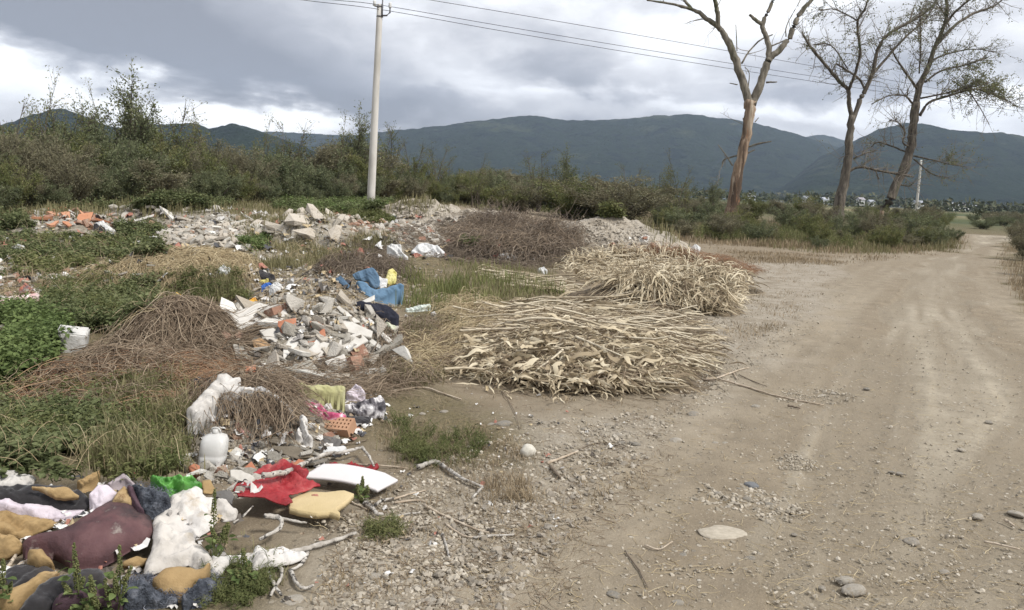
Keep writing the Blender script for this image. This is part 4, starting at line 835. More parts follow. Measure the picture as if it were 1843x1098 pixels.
# ================================================================ strands: dry vines, straw, brush
def surf_strands(starts, heading, ln, Sn, lift0, arch, wig, seed, hf=H, droop=1.0, rise=None):
    r = np.random.default_rng(seed); n = len(starts); t = np.linspace(0, 1, Sn); hd = heading[:, None] + np.cumsum(r.normal(0, wig, (n, Sn)), 1); st = (ln / (Sn - 1))[:, None]
    x = starts[:, 0:1] + np.cumsum(np.cos(hd) * st, 1); y = starts[:, 1:2] + np.cumsum(np.sin(hd) * st, 1); z = hf(x, y)
    lf = r.uniform(0, 1, (n, 1)) * lift0; z = z + lf + (np.sin(t * PI) ** .8)[None] * r.uniform(0, 1, (n, 1)) * arch + r.normal(0, .004, (n, Sn))
    if rise is not None: z = z + (t ** 1.3)[None] * rise[:, None]
    return np.stack([x, y, z], -1)
def strands(parent, name, poly, n, base_dir, dspread, ln, rad, mt, seed, lift=.06, arch=.05, wig=.15, Sn=9, k=3, rise=None, **tags):
    r = np.random.default_rng(seed); q = sample_poly(poly, n, r); g = gp(q[:, 0], q[:, 1]); hd = base_dir + r.normal(0, dspread, n); L_ = ln * r.uniform(.4, 1.2, n)
    rs_ = r.uniform(0, rise, n) ** 1.0 if rise else None
    P = surf_strands(g[:, :2] - np.stack([np.cos(hd), np.sin(hd)], 1) * (L_ * .5)[:, None], hd, L_, Sn, lift, arch, wig, seed + 1, rise=rs_); R = rad * r.uniform(.5, 1.3, (n, 1)) * np.linspace(1, .5, Sn)[None]
    v, f, qn = tubes(P, R, k); mb = MB(); mb.add(v, f, np.repeat(np.clip(r.beta(2, 2, n), 0, 1), qn)); tags.setdefault('kind', 'stuff'); return mb.build(name, mt, parent, **tags)
M_VINE = mat('dry_vine', [(.075, .055, .04), (.17, .125, .085), (.28, .215, .15), (.40, .33, .24)], ns=4, nmix=.2)
M_VRED = mat('dry_reddish_stems', [(.13, .07, .045), (.24, .13, .075), (.33, .20, .115), (.40, .29, .18)], ns=4, nmix=.2)
M_STRAW = mat('dry_straw', [(.19, .14, .075), (.36, .28, .165), (.50, .41, .255), (.60, .51, .34)], ns=4, nmix=.2)
M_BRUSH = mat('brushwood', [(.06, .045, .036), (.13, .10, .075), (.22, .175, .13), (.32, .26, .19)], ns=4, nmix=.2)
T = pt_root('vine_pile', 'rounded pile of dry brown vines combed over like a haystack', 'vine pile', P_VINE); core(P_VINE, 'vine_core', M_SOILD, T, rough=.03, kind='stuff')
strands(T, 'dry_vines', [(200, 640), (260, 575), (330, 552), (395, 562), (420, 600), (400, 640), (300, 655)], 1200, .25, .42, .75, .0042, M_VINE, 71, lift=.06, arch=.05, wig=.12, Sn=12)
strands(T, 'dry_vines', [(260, 575), (330, 550), (380, 558), (405, 590)], 400, -.3, .35, .6, .0045, M_VINE, 72, lift=.09, arch=.05, wig=.14, Sn=12)
strands(T, 'dry_vines', [(140, 650), (260, 590), (430, 600), (430, 650), (240, 690)], 420, .2, .9, .6, .004, M_VINE, 73, lift=.10, arch=.12, wig=.25, Sn=12)
strands(T, 'dry_vines', [(200, 640), (260, 575), (330, 552), (395, 562), (420, 600), (400, 640), (300, 655)], 220, .3, 1.3, .45, .003, M_VINE, 170, lift=.05, arch=.05, wig=.3, Sn=8, rise=.16)
T = pt_root('weed_stem_pile', 'flat tangle of dry reddish weed stems in front of the vine pile', 'weed pile', P_RED); core(P_RED, 'stem_core', M_SOILD, T, rough=.03, kind='stuff')
PR_ = [(50, 700), (120, 670), (280, 650), (400, 650), (400, 685), (330, 700), (280, 745), (200, 755), (80, 740)]
strands(T, 'dry_stems', PR_, 950, .2, .7, .55, .0035, M_VRED, 74, lift=.07, arch=.06, wig=.13, Sn=9)
strands(T, 'dry_stems', PR_, 650, .15, 1.1, .40, .0035, M_VINE, 75, lift=.09, arch=.10, wig=.22, Sn=9)
strands(T, 'dry_stems', [(280, 650), (400, 645), (410, 690), (300, 720)], 600, .3, 1.2, .4, .0025, M_VRED, 76, lift=.06, arch=.08, wig=.2, Sn=8)
T = pt_root('straw_pile', 'long pile of dry yellowish straw in front of the grey lumps', 'straw pile', P_STRAW); core(P_STRAW, 'straw_core', mat('straw_core', [(.12, .09, .055), (.26, .20, .125)], 'noise', ns=14, bump_=1, bscale=40), T, kind='stuff')
PS_ = [(140, 495), (190, 478), (300, 452), (400, 450), (455, 468), (450, 492), (380, 512), (260, 515), (160, 508)]
strands(T, 'straw', PS_, 3600, .1, 1.1, .32, .0042, M_STRAW, 77, lift=.06, arch=.05, wig=.15, Sn=6)
T = pt_root('weed_pile', 'low dome of dark dried weeds behind the blue sack', 'weed pile', P_WEED); core(P_WEED, 'weed_core', M_SOILD, T, kind='stuff')
strands(T, 'dry_stems', [(565, 490), (600, 455), (650, 443), (700, 452), (735, 480), (720, 495)], 1500, 0, 1.6, .3, .004, M_BRUSH, 78, lift=.07, arch=.06, wig=.3, Sn=6)
T = pt_root('brushwood_pile', 'large tangled pile of brown brushwood left of the gravel pile', 'brushwood', P_BRUSH); core(P_BRUSH, 'brush_core', M_SOILD, T, rough=.06, kind='stuff')
PB_ = [(800, 430), (840, 395), (900, 388), (980, 398), (1040, 430), (1050, 452), (960, 470), (860, 462)]
strands(T, 'branches', PB_, 1700, .2, 1.6, .7, .0075, M_BRUSH, 79, lift=.14, arch=.16, wig=.32, Sn=8); strands(T, 'branches', PB_, 700, .2, 1.6, .55, .006, M_VINE, 179, lift=.22, arch=.18, wig=.4, Sn=8)
strands(T, 'branches', [(840, 425), (860, 395), (920, 388), (1000, 410), (1030, 440)], 500, 1.2, 1.2, .8, .007, M_BRUSH, 80, lift=.1, arch=.1, wig=.25, Sn=8, rise=.6)
T = thing('brushwood_litter', 'dull brown dead weeds strewn between the blue sack and the brushwood pile', 'dead weeds', gp(800, 455)[0])
strands(T, 'branches', [(690, 415), (800, 400), (900, 460), (1000, 475), (960, 490), (820, 475), (740, 455)], 1800, 0, 1.6, .45, .005, M_BRUSH, 81, lift=.07, arch=.08, wig=.3, Sn=6)
T = pt_root('root_pile', 'low reddish-brown heap of roots behind the leaning corn bundles', 'root pile', P_ROOTS); core(P_ROOTS, 'root_core', M_SOILD, T, kind='stuff')
strands(T, 'roots', [(1100, 455), (1200, 448), (1300, 462), (1370, 490), (1340, 500), (1200, 475), (1110, 470)], 2400, 0, 1.5, .30, .004, M_VRED, 82, lift=.07, arch=.06, wig=.3, Sn=6)
# ================================================================ corn stalks
M_STALK = mat('corn_stalk', [(.16, .125, .08), (.36, .30, .21), (.56, .495, .375), (.24, .195, .135)], 'obj', ns=10, nmix=.35, bump_=.2, bscale=40)
M_HUSK = mat('corn_leaf', [(.04, .028, .017), (.16, .12, .075), (.33, .265, .175), (.52, .445, .31), (.70, .63, .48)], 'attr', ns=5, nmix=.25, trans=.2, rough=.75)
M_HUSKO = mat('corn_leaf_single', [(.16, .12, .072), (.36, .29, .19), (.54, .46, .32), (.69, .62, .47)], 'obj', ns=5, nmix=.25, trans=.2, rough=.75)
M_HCORE = mat('packed_husks', [(.05, .038, .025), (.13, .10, .065), (.24, .185, .12)], 'noise', ns=18, stretch=(.4, 1, 1), bump_=1, bscale=40, bdist=.03)
def stalkmesh(seed, L_=1.5, r0=.013):
    r = np.random.default_rng(seed); nn = 9; P = []; R = []
    for i in range(nn):
        x = L_ * (i / (nn - 1) - .5)
        for dx, k in ((-.012, 1), (0, 1.28), (.012, 1)): P.append((x + dx, 0, 0)); R.append(r0 * k * (1 - .45 * i / nn))
    P = np.array(P); P[:, 1] += np.sin(P[:, 0] * r.uniform(2, 4) + r.uniform(0, 3)) * r.uniform(-.06, .06) * L_; P[:, 2] += np.cos(P[:, 0] * r.uniform(2, 4)) * r.uniform(-.03, .03) * L_; kb = r.uniform(-.3, .3) * L_; P[:, 1] += np.maximum(P[:, 0] - kb, 0) * r.normal(0, .12)
    v, f, _ = tubes(P[None], np.array(R)[None], 6, True); mb = MB(); mb.add(v, f); me = mb.mesh('corn_stalk'); me.materials.append(M_STALK); return me
STK = [stalkmesh(i, 1.5) for i in range(5)]; STKS = [stalkmesh(i + 10, .75, .015) for i in range(4)]
def leafmesh(seed, L_=.5, W_=.026):
    r = np.random.default_rng(seed); S_ = 12; t = np.linspace(0, 1, S_); x = (t - .5) * L_; z = .06 * np.sin(t * PI) * r.uniform(-.3, 1) + .05 * r.uniform(-1, 1) * t ** 2 + .012 * np.sin(t * 14); y = .07 * r.uniform(-1, 1) * np.sin(t * PI * r.uniform(.7, 1.8))
    P = np.stack([x, y, z], 1)[None]; tw = np.cumsum(r.normal(0, .22, S_)) + r.uniform(-2.2, 2.2) * t; sd_ = np.stack([np.zeros(S_), np.cos(tw), np.sin(tw)], 1)[None]
    W = W_ * np.sin(np.clip(t * .95 + .08, 0, 1) * PI) ** .5 * r.uniform(.75, 1.2); v, f, _ = ribbons(P, sd_, W[None], r.uniform(.1, .6)); mb = MB(); mb.add(v, f); me = mb.mesh('corn_leaf'); me.materials.append(M_HUSKO); return me
LFM = [leafmesh(i + 50, L_=r.uniform(.20, .46), W_=r.uniform(.013, .026)) for i in range(16)]
def cornleaves(parent, poly, n, base, spread, ln, wd_, seed, lift=.05, arch=.06, wig=.2, down=False, pile_=None):
    r = np.random.default_rng(seed); q = sample_poly(poly, n, r); g = gp(q[:, 0], q[:, 1]); Sn = 8; t = np.linspace(0, 1, Sn)
    if down and pile_ is not None:
        hd = np.arctan2((g[:, 1] - pile_[1]) / pile_[4] ** 2, (g[:, 0] - pile_[0]) / pile_[3] ** 2); hd = hd + r.normal(0, spread, n)
    else: hd = base + r.normal(0, spread, n)
    L_ = ln * r.uniform(.4, 1.3, n); P = surf_strands(g[:, :2] - np.stack([np.cos(hd), np.sin(hd)], 1) * (L_ * .4)[:, None], hd, L_, Sn, lift, arch, wig, seed + 1)
    sd_ = np.stack([-np.sin(hd), np.cos(hd), r.normal(0, .8, n)], 1)[:, None] * np.ones((1, Sn, 1)); tw = r.normal(0, 1.2, n); sd_[..., 2] += tw[:, None] * t[None]
    W = wd_ * r.uniform(.4, 1.25, (n, 1)) * (np.sin(np.clip(t * .95 + .06, 0, 1) * PI) ** .6)[None]; v, f, qn = ribbons(P, sd_, W, .3); mb = MB(); mb.add(v, f, np.repeat(np.clip(r.normal(.26, .26, n) + .85 * fbm(g[:, 0] * 3.5, g[:, 1] * 3.5, 2, seed), 0, 1), qn)); return mb.build('loose_husks', M_HUSK, parent, kind='stuff', smooth=True)
def stalks(parent, poly, n, base, spread, seed, meshes=STK, thick=.10, sc=(.8, 1.15), tilt=.05):
    r = np.random.default_rng(seed); q = sample_poly(poly, n, r); g = gp(q[:, 0], q[:, 1])
    for i in range(n):
        hd = base + r.normal(0, spread); s = r.uniform(*sc); ex = np.array([-.35, 0, .35]) * s * 1.5 * (1 if meshes is STK else .5); zz_ = H(g[i, 0] + np.cos(hd) * ex, g[i, 1] + np.sin(hd) * ex); z = max(zz_.mean(), zz_.max() - .06) + r.uniform(.01, thick); sl_ = math.atan2(zz_[0] - zz_[2], ex[2] - ex[0]) * .8
        inst('corn_stalk', meshes[r.integers(0, len(meshes))], parent, (g[i, 0], g[i, 1], z), (r.uniform(0, 6), sl_ + r.normal(0, tilt), hd), (s, s, s))
def looseleaf(parent, poly, n, base, spread, seed, lift=(.03, .12)):
    r = np.random.default_rng(seed); q = sample_poly(poly, n, r); g = gp(q[:, 0], q[:, 1])
    for i in range(n):
        e = .08; x, y = g[i, 0], g[i, 1]; hh_ = H(np.array([x, x + e, x - e]), np.array([y, y, y])); s = r.uniform(.6, 1.25)
        inst('corn_leaf', LFM[r.integers(0, len(LFM))], parent, (x, y, g[i, 2] + r.uniform(*lift)), (r.normal(0, .6), r.normal(0, .25), base + r.normal(0, spread)), (s, s, s))
CA = pt_root('corn_stalk_heap', 'wide low heap of pale dry corn stalks laid flat, nearest to the road', 'corn stalks', P_CORNA); core(P_CORNA, 'husk_core', M_HCORE, CA, rough=.03, kind='stuff')
CA_ALL = [(850, 560), (960, 545), (1130, 545), (1230, 560), (1285, 620), (1285, 650), (1200, 700), (1080, 712), (960, 700), (860, 690), (810, 660), (850, 620)]
stalks(CA, [(900, 560), (1000, 548), (1140, 552), (1200, 575), (1160, 625), (1000, 620), (900, 600)], 110, -.02, .12, 91, thick=.13, sc=(.55, 1.1))
stalks(CA, [(1110, 560), (1200, 570), (1275, 630), (1230, 665), (1150, 660)], 90, .10, .18, 92, STKS, .12, (.5, 1.0))
stalks(CA, [(850, 640), (900, 560), (1150, 552), (1230, 640), (1100, 690), (950, 690)], 60, .1, 1.0, 191, STKS, .16, (.4, .9), .12); stalks(CA, [(880, 620), (1050, 610), (1180, 640), (1140, 690), (980, 690), (860, 670)], 50, -.25, .5, 93, thick=.08, sc=(.5, .9))
cornleaves(CA, CA_ALL, 2300, -.05, .6, .30, .0095, 94, lift=.11, arch=.05, wig=.16)
cornleaves(CA, [(830, 630), (1000, 600), (1200, 620), (1220, 690), (1080, 715), (900, 705), (820, 680)], 1700, -.5, 1.2, .24, .0115, 95, lift=.12, arch=.05, wig=.2); cornleaves(CA, [(790, 680), (850, 540), (1150, 530), (1320, 600), (1330, 660), (1200, 725), (1000, 730), (860, 715)], 500, -.3, 1.6, .22, .009, 195, lift=.03, arch=.04, wig=.3)
looseleaf(CA, [(850, 630), (1000, 610), (1180, 620), (1200, 680), (1080, 712), (900, 700), (830, 660)], 230, -.3, .9, 96, (.03, .15)); looseleaf(CA, [(880, 565), (1150, 550), (1200, 600), (900, 600)], 60, 0, .4, 97)
strands(CA, 'husk_fibres', CA_ALL, 1800, -.05, .9, .4, .0028, M_VINE, 98, lift=.12, arch=.08)
CB = pt_root('corn_stalk_heap', 'tall heap of bundled corn stalks with grey leaves hanging down its front', 'corn stalks', P_CORNB); core(P_CORNB, 'husk_core', M_HCORE, CB, rough=.03, kind='stuff')
CB_ALL = [(1000, 490), (1030, 465), (1100, 458), (1200, 462), (1300, 480), (1350, 505), (1345, 540), (1290, 570), (1220, 560), (1150, 535), (1060, 520)]
cornleaves(CB, CB_ALL, 2300, 0, .6, .38, .0105, 101, lift=.17, arch=.10, wig=.2, down=True, pile_=P_CORNB); cornleaves(CB, CB_ALL, 500, 0, 1.6, .28, .010, 201, lift=.18, arch=.1, wig=.3)
looseleaf(CB, [(1020, 500), (1150, 480), (1320, 500), (1330, 545), (1250, 560), (1120, 530)], 200, -1.4, .6, 102, (.02, .10)); looseleaf(CB, [(1000, 480), (1100, 460), (1300, 478), (1320, 500)], 80, 0, .7, 103)
stalks(CB, [(1010, 482), (1100, 464), (1250, 474), (1330, 495), (1200, 500)], 90, .1, .35, 104, STKS, .14, (.6, 1.2), .1)
CC = thing('corn_stalk_bundle', 'thin bundle of pale corn stalks lying on the grass left of the tall heap', 'corn stalks', gp(930, 505)[0])
stalks(CC, [(870, 492), (1000, 505), (1010, 528), (960, 520)], 40, -.22, .16, 105, STKS, .08, (.8, 1.6)); cornleaves(CC, [(850, 488), (880, 486), (1010, 505), (1020, 530), (940, 525)], 420, -.2, .4, .35, .012, 106)
cc = thing('corn_leaf_litter', 'scattered dry corn leaves trailing off left of the flat corn heap', 'corn leaves', gp(830, 590)[0])
cornleaves(cc, [(790, 545), (860, 530), (900, 560), (860, 640), (780, 690), (800, 620)], 260, -.1, .9, .26, .011, 107); strands(cc, 'dry_stems', [(780, 550), (860, 535), (900, 560), (860, 640), (740, 690), (730, 640), (800, 600)], 1300, 0, 1.2, .4, .003, M_STRAW, 108, lift=.09, arch=.1, wig=.25)
# ================================================================ sheets, cloths, cushions traced where they lie
def smat(name, cols, **k):
    k.setdefault('ns', 5); k.setdefault('bump_', .7); k.setdefault('bscale', 32); k.setdefault('detail', 8); k.setdefault('rough', .9); return mat(name, cols, 'noise', **k)
def densify(P, st):
    out = []
    for i in range(len(P)):
        a, b = P[i], P[(i + 1) % len(P)]; n = max(1, int(np.hypot(*(b - a)) / st))
        for t in np.arange(n) / n: out.append(a + (b - a) * t)
    return np.array(out)
def chaikin(P, n=1):
    for _ in range(n):
        Q = np.roll(P, -1, 0); P = np.stack([P * .75 + Q * .25, P * .25 + Q * .75], 1).reshape(-1, 2)
    return P
SEED = [500]
def sheet(name, label, cat, poly, mt, tilt=18, puff=0.0, fold=.012, fs=9.0, fdir=.6, th=.006, lift=.012, solid=False, rnd_=1, parent=None, edge=.012, pw=.5, group=None, arch=0.0, hug=True, gap=0.0):
    SEED[0] += 1; sd_ = SEED[0]
    P = np.array(poly, float); i0 = np.argmax(P[:, 1]); cxp = P[:, 0].mean(); P0 = gp(cxp, P[:, 1].max() - 1)[0]; P0[2] += gap
    tc_ = nrm(np.array([-P0[0], -P0[1], 0.])); rt = np.array([-tc_[1], tc_[0], 0.]); tl = math.radians(tilt); nn_ = np.array([0, 0, 1.]) * math.cos(tl) + tc_ * math.sin(tl); up = np.array([0, 0, 1.]) * math.sin(tl) - tc_ * math.cos(tl)
    d = rays(P[:, 0], P[:, 1]); t = ((P0 - CAM) @ nn_) / (d @ nn_); Q = CAM + d * t[:, None] - P0; UV = np.stack([Q @ rt, Q @ up], 1)
    size = np.ptp(UV, 0).max()
    if rnd_: UV = chaikin(densify(UV, size / 7), rnd_)
    st = max(size / 46, .0045); B = densify(UV, st)
    nb = len(B); wv = np.stack([fbm(B[:, 0] * 18 + 9, B[:, 1] * 18, 3, sd_), fbm(B[:, 0] * 18, B[:, 1] * 18 + 5, 3, sd_ + 1)], 1) - .5; B = B + wv * edge * 2
    lo, hi = B.min(0), B.max(0); gx, gy = np.meshgrid(np.arange(lo[0], hi[0], st), np.arange(lo[1], hi[1], st)); r = np.random.default_rng(sd_)
    G = np.stack([gx.ravel(), gy.ravel()], 1) + r.uniform(-.2, .2, (gx.size, 2)) * st; G = G[poly_dist(B, G[:, 0], G[:, 1]) > st * .45]
    allp = np.concatenate([B, G]); res = geometry.delaunay_2d_cdt([Vector(p) for p in allp], [(i, (i + 1) % nb) for i in range(nb)], [], 1, 1e-6)
    V2 = np.array([v[:] for v in res[0]]); F = np.array([f for f in res[2] if len(f) == 3]);
    if not len(F): return None
    ed = np.abs(poly_dist(B, V2[:, 0], V2[:, 1])); wdm = max(ed.max(), 1e-4) if pw < 1 else pw
    q = np.clip(ed / wdm, 0, 1); dome = np.sqrt(np.clip(1 - (1 - q) ** 2, 0, 1))
    c, s = math.cos(fdir), math.sin(fdir); a = (V2[:, 0] * c + V2[:, 1] * s); b = (-V2[:, 0] * s + V2[:, 1] * c); wx = fbm(a * fs * .5, b * fs * .5, 2, sd_ + 7) * 1.6
    cl_ = puff * .45 if fold >= .012 else puff
    def rg(u_, v_, k_): return 1 - np.abs(2 * fbm(u_, v_, 2, k_) - 1) * 2.0
    f1 = rg(a * fs * 1.1 + wx, b * fs * .35 + wx, sd_); f2 = rg(b * fs * 1.9 + 5 + wx, a * fs * .7, sd_ + 2); f3 = rg(a * fs * 3.6 + 2 * wx, b * fs * 1.4, sd_ + 4); f4 = rg(a * fs * 2.5, b * fs * 6 + wx, sd_ + 5)
    ph = a * fs * .55 + 1.9 * fbm(a * fs * .35 + 3, b * fs * .25, 2, sd_ + 9); pl = 1 - 4 * np.abs(ph - np.floor(ph) - .5); pm = sstep(fbm(a * fs * .4, b * fs * .4, 2, sd_ + 11), .35, .6)
    disp = cl_ * dome + fold * (pl * pm * .85 + f1 * .45 + f2 * .5 + f3 * .42 + f4 * .3 - .3) * (.35 + .65 * np.clip(ed / (.25 * wdm), 0, 1)) + arch * np.sin(np.clip((V2[:, 0] - lo[0]) / (hi[0] - lo[0]), 0, 1) * PI)
    T = P0 + V2[:, 0:1] * rt + V2[:, 1:2] * up + nn_ * (disp + lift)[:, None]; Hh = H(T[:, 0], T[:, 1]) + lift * .6 + np.maximum(disp, 0) * .6
    if hug == 'rigid': T = T + nn_ * max(0.0, float(np.percentile(Hh - T[:, 2], 70)))
    elif hug: T[:, 2] = np.where(T[:, 2] < Hh, Hh, T[:, 2])
    if solid: Bm = T - nn_ * .001; Bm[:, 2] = np.minimum(H(T[:, 0], T[:, 1]) - .004, T[:, 2] - th)
    else: Bm = T - nn_ * th
    n = len(T); he = {}
    for f in F:
        for k in range(3): he[(f[k], f[(k + 1) % 3])] = 1
    rim = [(a_, b_) for (a_, b_) in he if (b_, a_) not in he]
    mb = MB(); mb.add(np.concatenate([T, Bm]), [F, F[:, ::-1] + n, np.array([[b_, a_, a_ + n, b_ + n] for a_, b_ in rim])])
    if parent is not None: return mb.build(name, mt, parent)
    o = mb.build(name, mt, None, origin=tuple(P0), label=label, category=cat)
    if group: o['group'] = group
    return o
def Z1(p): return [(x * .2532, 820 + y * .2532) for x, y in p]
def Z2(p): return [(380 + x * .2714, 800 + y * .2714) for x, y in p]
def Z3(p): return [(260 + x * .25, 640 + y * .25) for x, y in p]
def Z5(p): return [(360 + x * .25, 460 + y * .25) for x, y in p]
M_WHITE = smat('white_cloth', [(.44, .41, .37), (.56, .54, .51), (.64, .62, .60)], spots=[((.33, .28, .21), 5, .57, .1), ((.20, .17, .13), 16, .63, .05)])
M_FLEECE = smat('white_fleece', [(.40, .37, .33), (.52, .49, .45), (.60, .575, .545)], ns=4, spots=[((.42, .36, .28), 5, .60, .1), ((.25, .21, .16), 18, .66, .04)])
M_FOAM = smat('ochre_foam', [(.22, .145, .065), (.32, .22, .105), (.41, .30, .165)], ns=6, bump_=.4, bscale=120, spots=[((.17, .10, .045), 7, .58, .08), ((.50, .40, .25), 3, .6, .1)])
M_FOAMY = smat('yellow_foam', [(.45, .35, .18), (.54, .43, .25)], ns=5, bump_=.4, bscale=140, spots=[((.35, .26, .14), 8, .68, .05)])
M_BLACKC = smat('black_cloth', [(.014, .013, .014), (.030, .028, .030), (.055, .048, .045)], ns=7, sheen=.2)
M_NAVY = smat('navy_cloth', [(.012, .013, .022), (.028, .030, .045)], ns=7)
M_PURP = smat('purple_leatherette', [(.055, .030, .033), (.10, .050, .052), (.15, .085, .082)], ns=7, rough=.78, spec=.3, bump_=.8, bscale=26, spots=[((.035, .028, .030), 3.0, .50, .14), ((.30, .26, .23), 12, .58, .14)])
M_PLUM = smat('plum_cloth', [(.055, .032, .042), (.10, .06, .072)], ns=7)
M_LILAC = smat('pale_lilac_cloth', [(.48, .42, .46), (.66, .60, .64)], ns=6)
M_FUZZ = smat('fuzzy_grey_fabric', [(.035, .040, .052), (.085, .095, .115), (.20, .21, .24)], ns=22, bump_=1, bscale=90, bdist=.02)
M_FIB = mat('grey_fibres', [(.04, .045, .06), (.12, .13, .16), (.34, .36, .40)], ns=10)
M_GREENP = smat('green_plastic', [(.045, .16, .03), (.13, .38, .07), (.22, .50, .12)], ns=5, rough=.4, spec=.5, trans=.2, spots=[((.72, .78, .70), 10, .60, .05)])
M_REDP = smat('red_plastic', [(.16, .012, .014), (.32, .022, .028), (.48, .10, .095)], ns=6, rough=.5, spec=.4, trans=.1, bump_=1.0, bscale=45, spots=[((.30, .17, .13), 6, .60, .1)])
M_BOARD = smat('white_board', [(.56, .53, .52), (.63, .60, .59)], ns=3, rough=.7, bump_=.05)
M_BLUE = smat('blue_fabric', [(.045, .08, .125), (.08, .135, .20), (.11, .18, .26)], ns=3, bump_=.15)
M_BLUEL = smat('light_blue_fabric', [(.09, .165, .25), (.15, .24, .34)], ns=3, bump_=.15)
M_YEL = smat('yellow_plastic', [(.48, .42, .11), (.60, .55, .26)], ns=6, rough=.5)
M_YELG = smat('yellow_green_cloth', [(.24, .23, .10), (.36, .345, .18), (.46, .44, .31)], ns=6)
M_PINK = smat('pink_patterned_cloth', [(.30, .03, .09), (.45, .10, .18), (.66, .50, .54)], ns=34)
M_STRIPE = smat('black_white_cloth', [(.03, .03, .035), (.12, .11, .12), (.62, .60, .60), (.70, .68, .67)], ns=13)
M_BROWNP = smat('brown_shard', [(.11, .092, .066), (.19, .16, .12)], ns=8, rough=.7)
M_DGREY = smat('dark_grey_shard', [(.09, .085, .08), (.15, .14, .13)], ns=8)
M_PAPER = smat('white_litter', [(.46, .46, .45), (.64, .64, .63)], ns=8, rough=.6)
M_PLASTP = smat('plaster_slab_surface', [(.38, .355, .31), (.50, .475, .43), (.60, .58, .54)], ns=4, bump_=.3, bscale=25, spots=[((.38, .34, .28), 5, .60, .1)])
M_BRICKP = smat('brick_surface', [(.33, .13, .075), (.44, .20, .12)], ns=6, bump_=.5, bscale=40, spots=[((.46, .38, .30), 6, .58, .08)])
M_LBLUE = smat('pale_blue_litter', [(.35, .50, .60), (.60, .70, .74)], ns=6, rough=.5)
# ---- things in the lower-left garbage
def fuzz(o, poly, n, seed, L_=.045, mt=M_FIB, rad=.0011):
    return strands(o, 'fibres', poly, n, 0, 3, L_, rad, mt, seed, lift=.04, arch=.02, wig=.5, Sn=4)
sheet('cloth', 'white rags and paper half hidden by leaves in the lower left corner', 'cloth', Z1([(-60, 110), (60, 120), (150, 140), (260, 180), (230, 240), (0, 240), (-60, 240)]), M_WHITE, tilt=20, puff=.04)
bl = sheet('blanket', 'black blanket roll with a strip of ochre foam showing on top', 'blanket', Z1([(-80, 240), (120, 232), (480, 238), (600, 285), (650, 350), (625, 445), (430, 395), (230, 370), (-80, 345)]), M_BLACKC, tilt=32, puff=.07, fold=.02, solid=True)
sheet('foam', 'curved strip of ochre foam lying on the black blanket roll', 'foam', Z1([(215, 238), (480, 236), (575, 312), (440, 312), (330, 275)]), M_FOAM, tilt=38, puff=.02, gap=.13, th=.02)
sheet('fabric_strip', 'long twisted greyish white fabric strip below the black blanket roll', 'fabric', Z1([(-60, 325), (60, 328), (130, 352), (360, 380), (615, 450), (500, 512), (390, 482), (180, 425), (-60, 380)]), M_LILAC, tilt=38, puff=.035, fold=.02, fdir=1.3, solid=True)
sheet('foam', 'torn ochre foam sheet under the white fabric strip at left edge', 'foam', Z1([(-60, 430), (30, 400), (100, 440), (350, 470), (415, 560), (260, 580), (170, 605), (-60, 590)]), M_FOAM, tilt=32, puff=.03, fold=.03, th=.02)
sheet('foam', 'curled ochre foam flap at the left edge, below the torn foam sheet', 'foam', Z1([(-80, 575), (80, 592), (150, 630), (190, 690), (60, 740), (-80, 720)]), M_FOAM, tilt=35, puff=.04, fold=.03, th=.02)
sheet('cloth', 'black cloth in the gap between foam pieces, lower left', 'cloth', Z1([(20, 850), (120, 790), (300, 800), (430, 850), (200, 930), (100, 990)]), M_BLACKC, tilt=20, puff=.02)
cy_ = sheet('foam_cushion', 'fat rounded ochre foam cushion at the left end of the purple cushion', 'cushion', Z1([(200, 700), (310, 688), (375, 760), (385, 828), (250, 835), (195, 790)]), M_FOAM, tilt=42, puff=.07, fold=.008, solid=True)
sheet('cover', '', '', Z1([(355, 690), (400, 720), (455, 760), (455, 832), (385, 832), (375, 765)]), M_LILAC, tilt=42, puff=.03, gap=.03, parent=None) if 0 else None
sheet('foam', 'long curved ochre foam slab beside the big black roll, bottom left', 'foam', Z1([(-60, 1140), (-60, 1010), (110, 965), (300, 850), (455, 848), (330, 905), (200, 1015), (110, 1140)]), M_FOAM, tilt=35, puff=.045, fold=.01, solid=True)
sheet('blanket', 'big smooth black roll of cloth at the bottom left corner', 'blanket', Z1([(110, 1150), (200, 1015), (330, 905), (560, 830), (740, 828), (775, 950), (560, 985), (400, 1060), (370, 1150)]), M_BLACKC, tilt=32, puff=.08, fold=.012, solid=True)
sheet('cushion', 'dark plum cushion at the bottom edge beside the black roll', 'cushion', Z1([(370, 1150), (400, 1040), (520, 1000), (700, 965), (860, 975), (870, 1150)]), M_PLUM, tilt=35, puff=.08, fold=.008, solid=True)
cu = sheet('cushion', 'large worn purple leatherette cushion with a scuffed pale patch', 'cushion', Z1([(135, 645), (290, 585), (450, 560), (620, 450), (800, 338), (940, 365), (1045, 450), (1100, 560), (1090, 642), (930, 690), (800, 765), (640, 805), (500, 795), (440, 730), (350, 680), (210, 680)]), M_PURP, tilt=26, puff=.065, fold=.0115, fs=8, solid=True, edge=.004, rnd_=2)
sheet('foam', 'folded ochre foam flap in purple cover above the big purple cushion', 'foam', Z1([(800, 340), (830, 290), (870, 232), (910, 260), (960, 310), (940, 370)]), M_FOAM, tilt=45, puff=.03, th=.02, gap=.06, solid=True)
sheet('cloth', 'dark plum cloth flap folded around the small ochre foam', 'cloth', Z1([(895, 235), (945, 232), (985, 320), (1025, 410), (975, 400), (950, 330)]), M_PLUM, tilt=45, puff=.03, gap=.05, solid=True)
sheet('cloth', 'pale lilac cloth with a looped grey edge above the purple cushion', 'cloth', Z1([(640, 290), (700, 225), (760, 215), (830, 260), (845, 300), (780, 345), (700, 392), (655, 345)]), M_LILAC, tilt=45, puff=.05, gap=.03, solid=True)
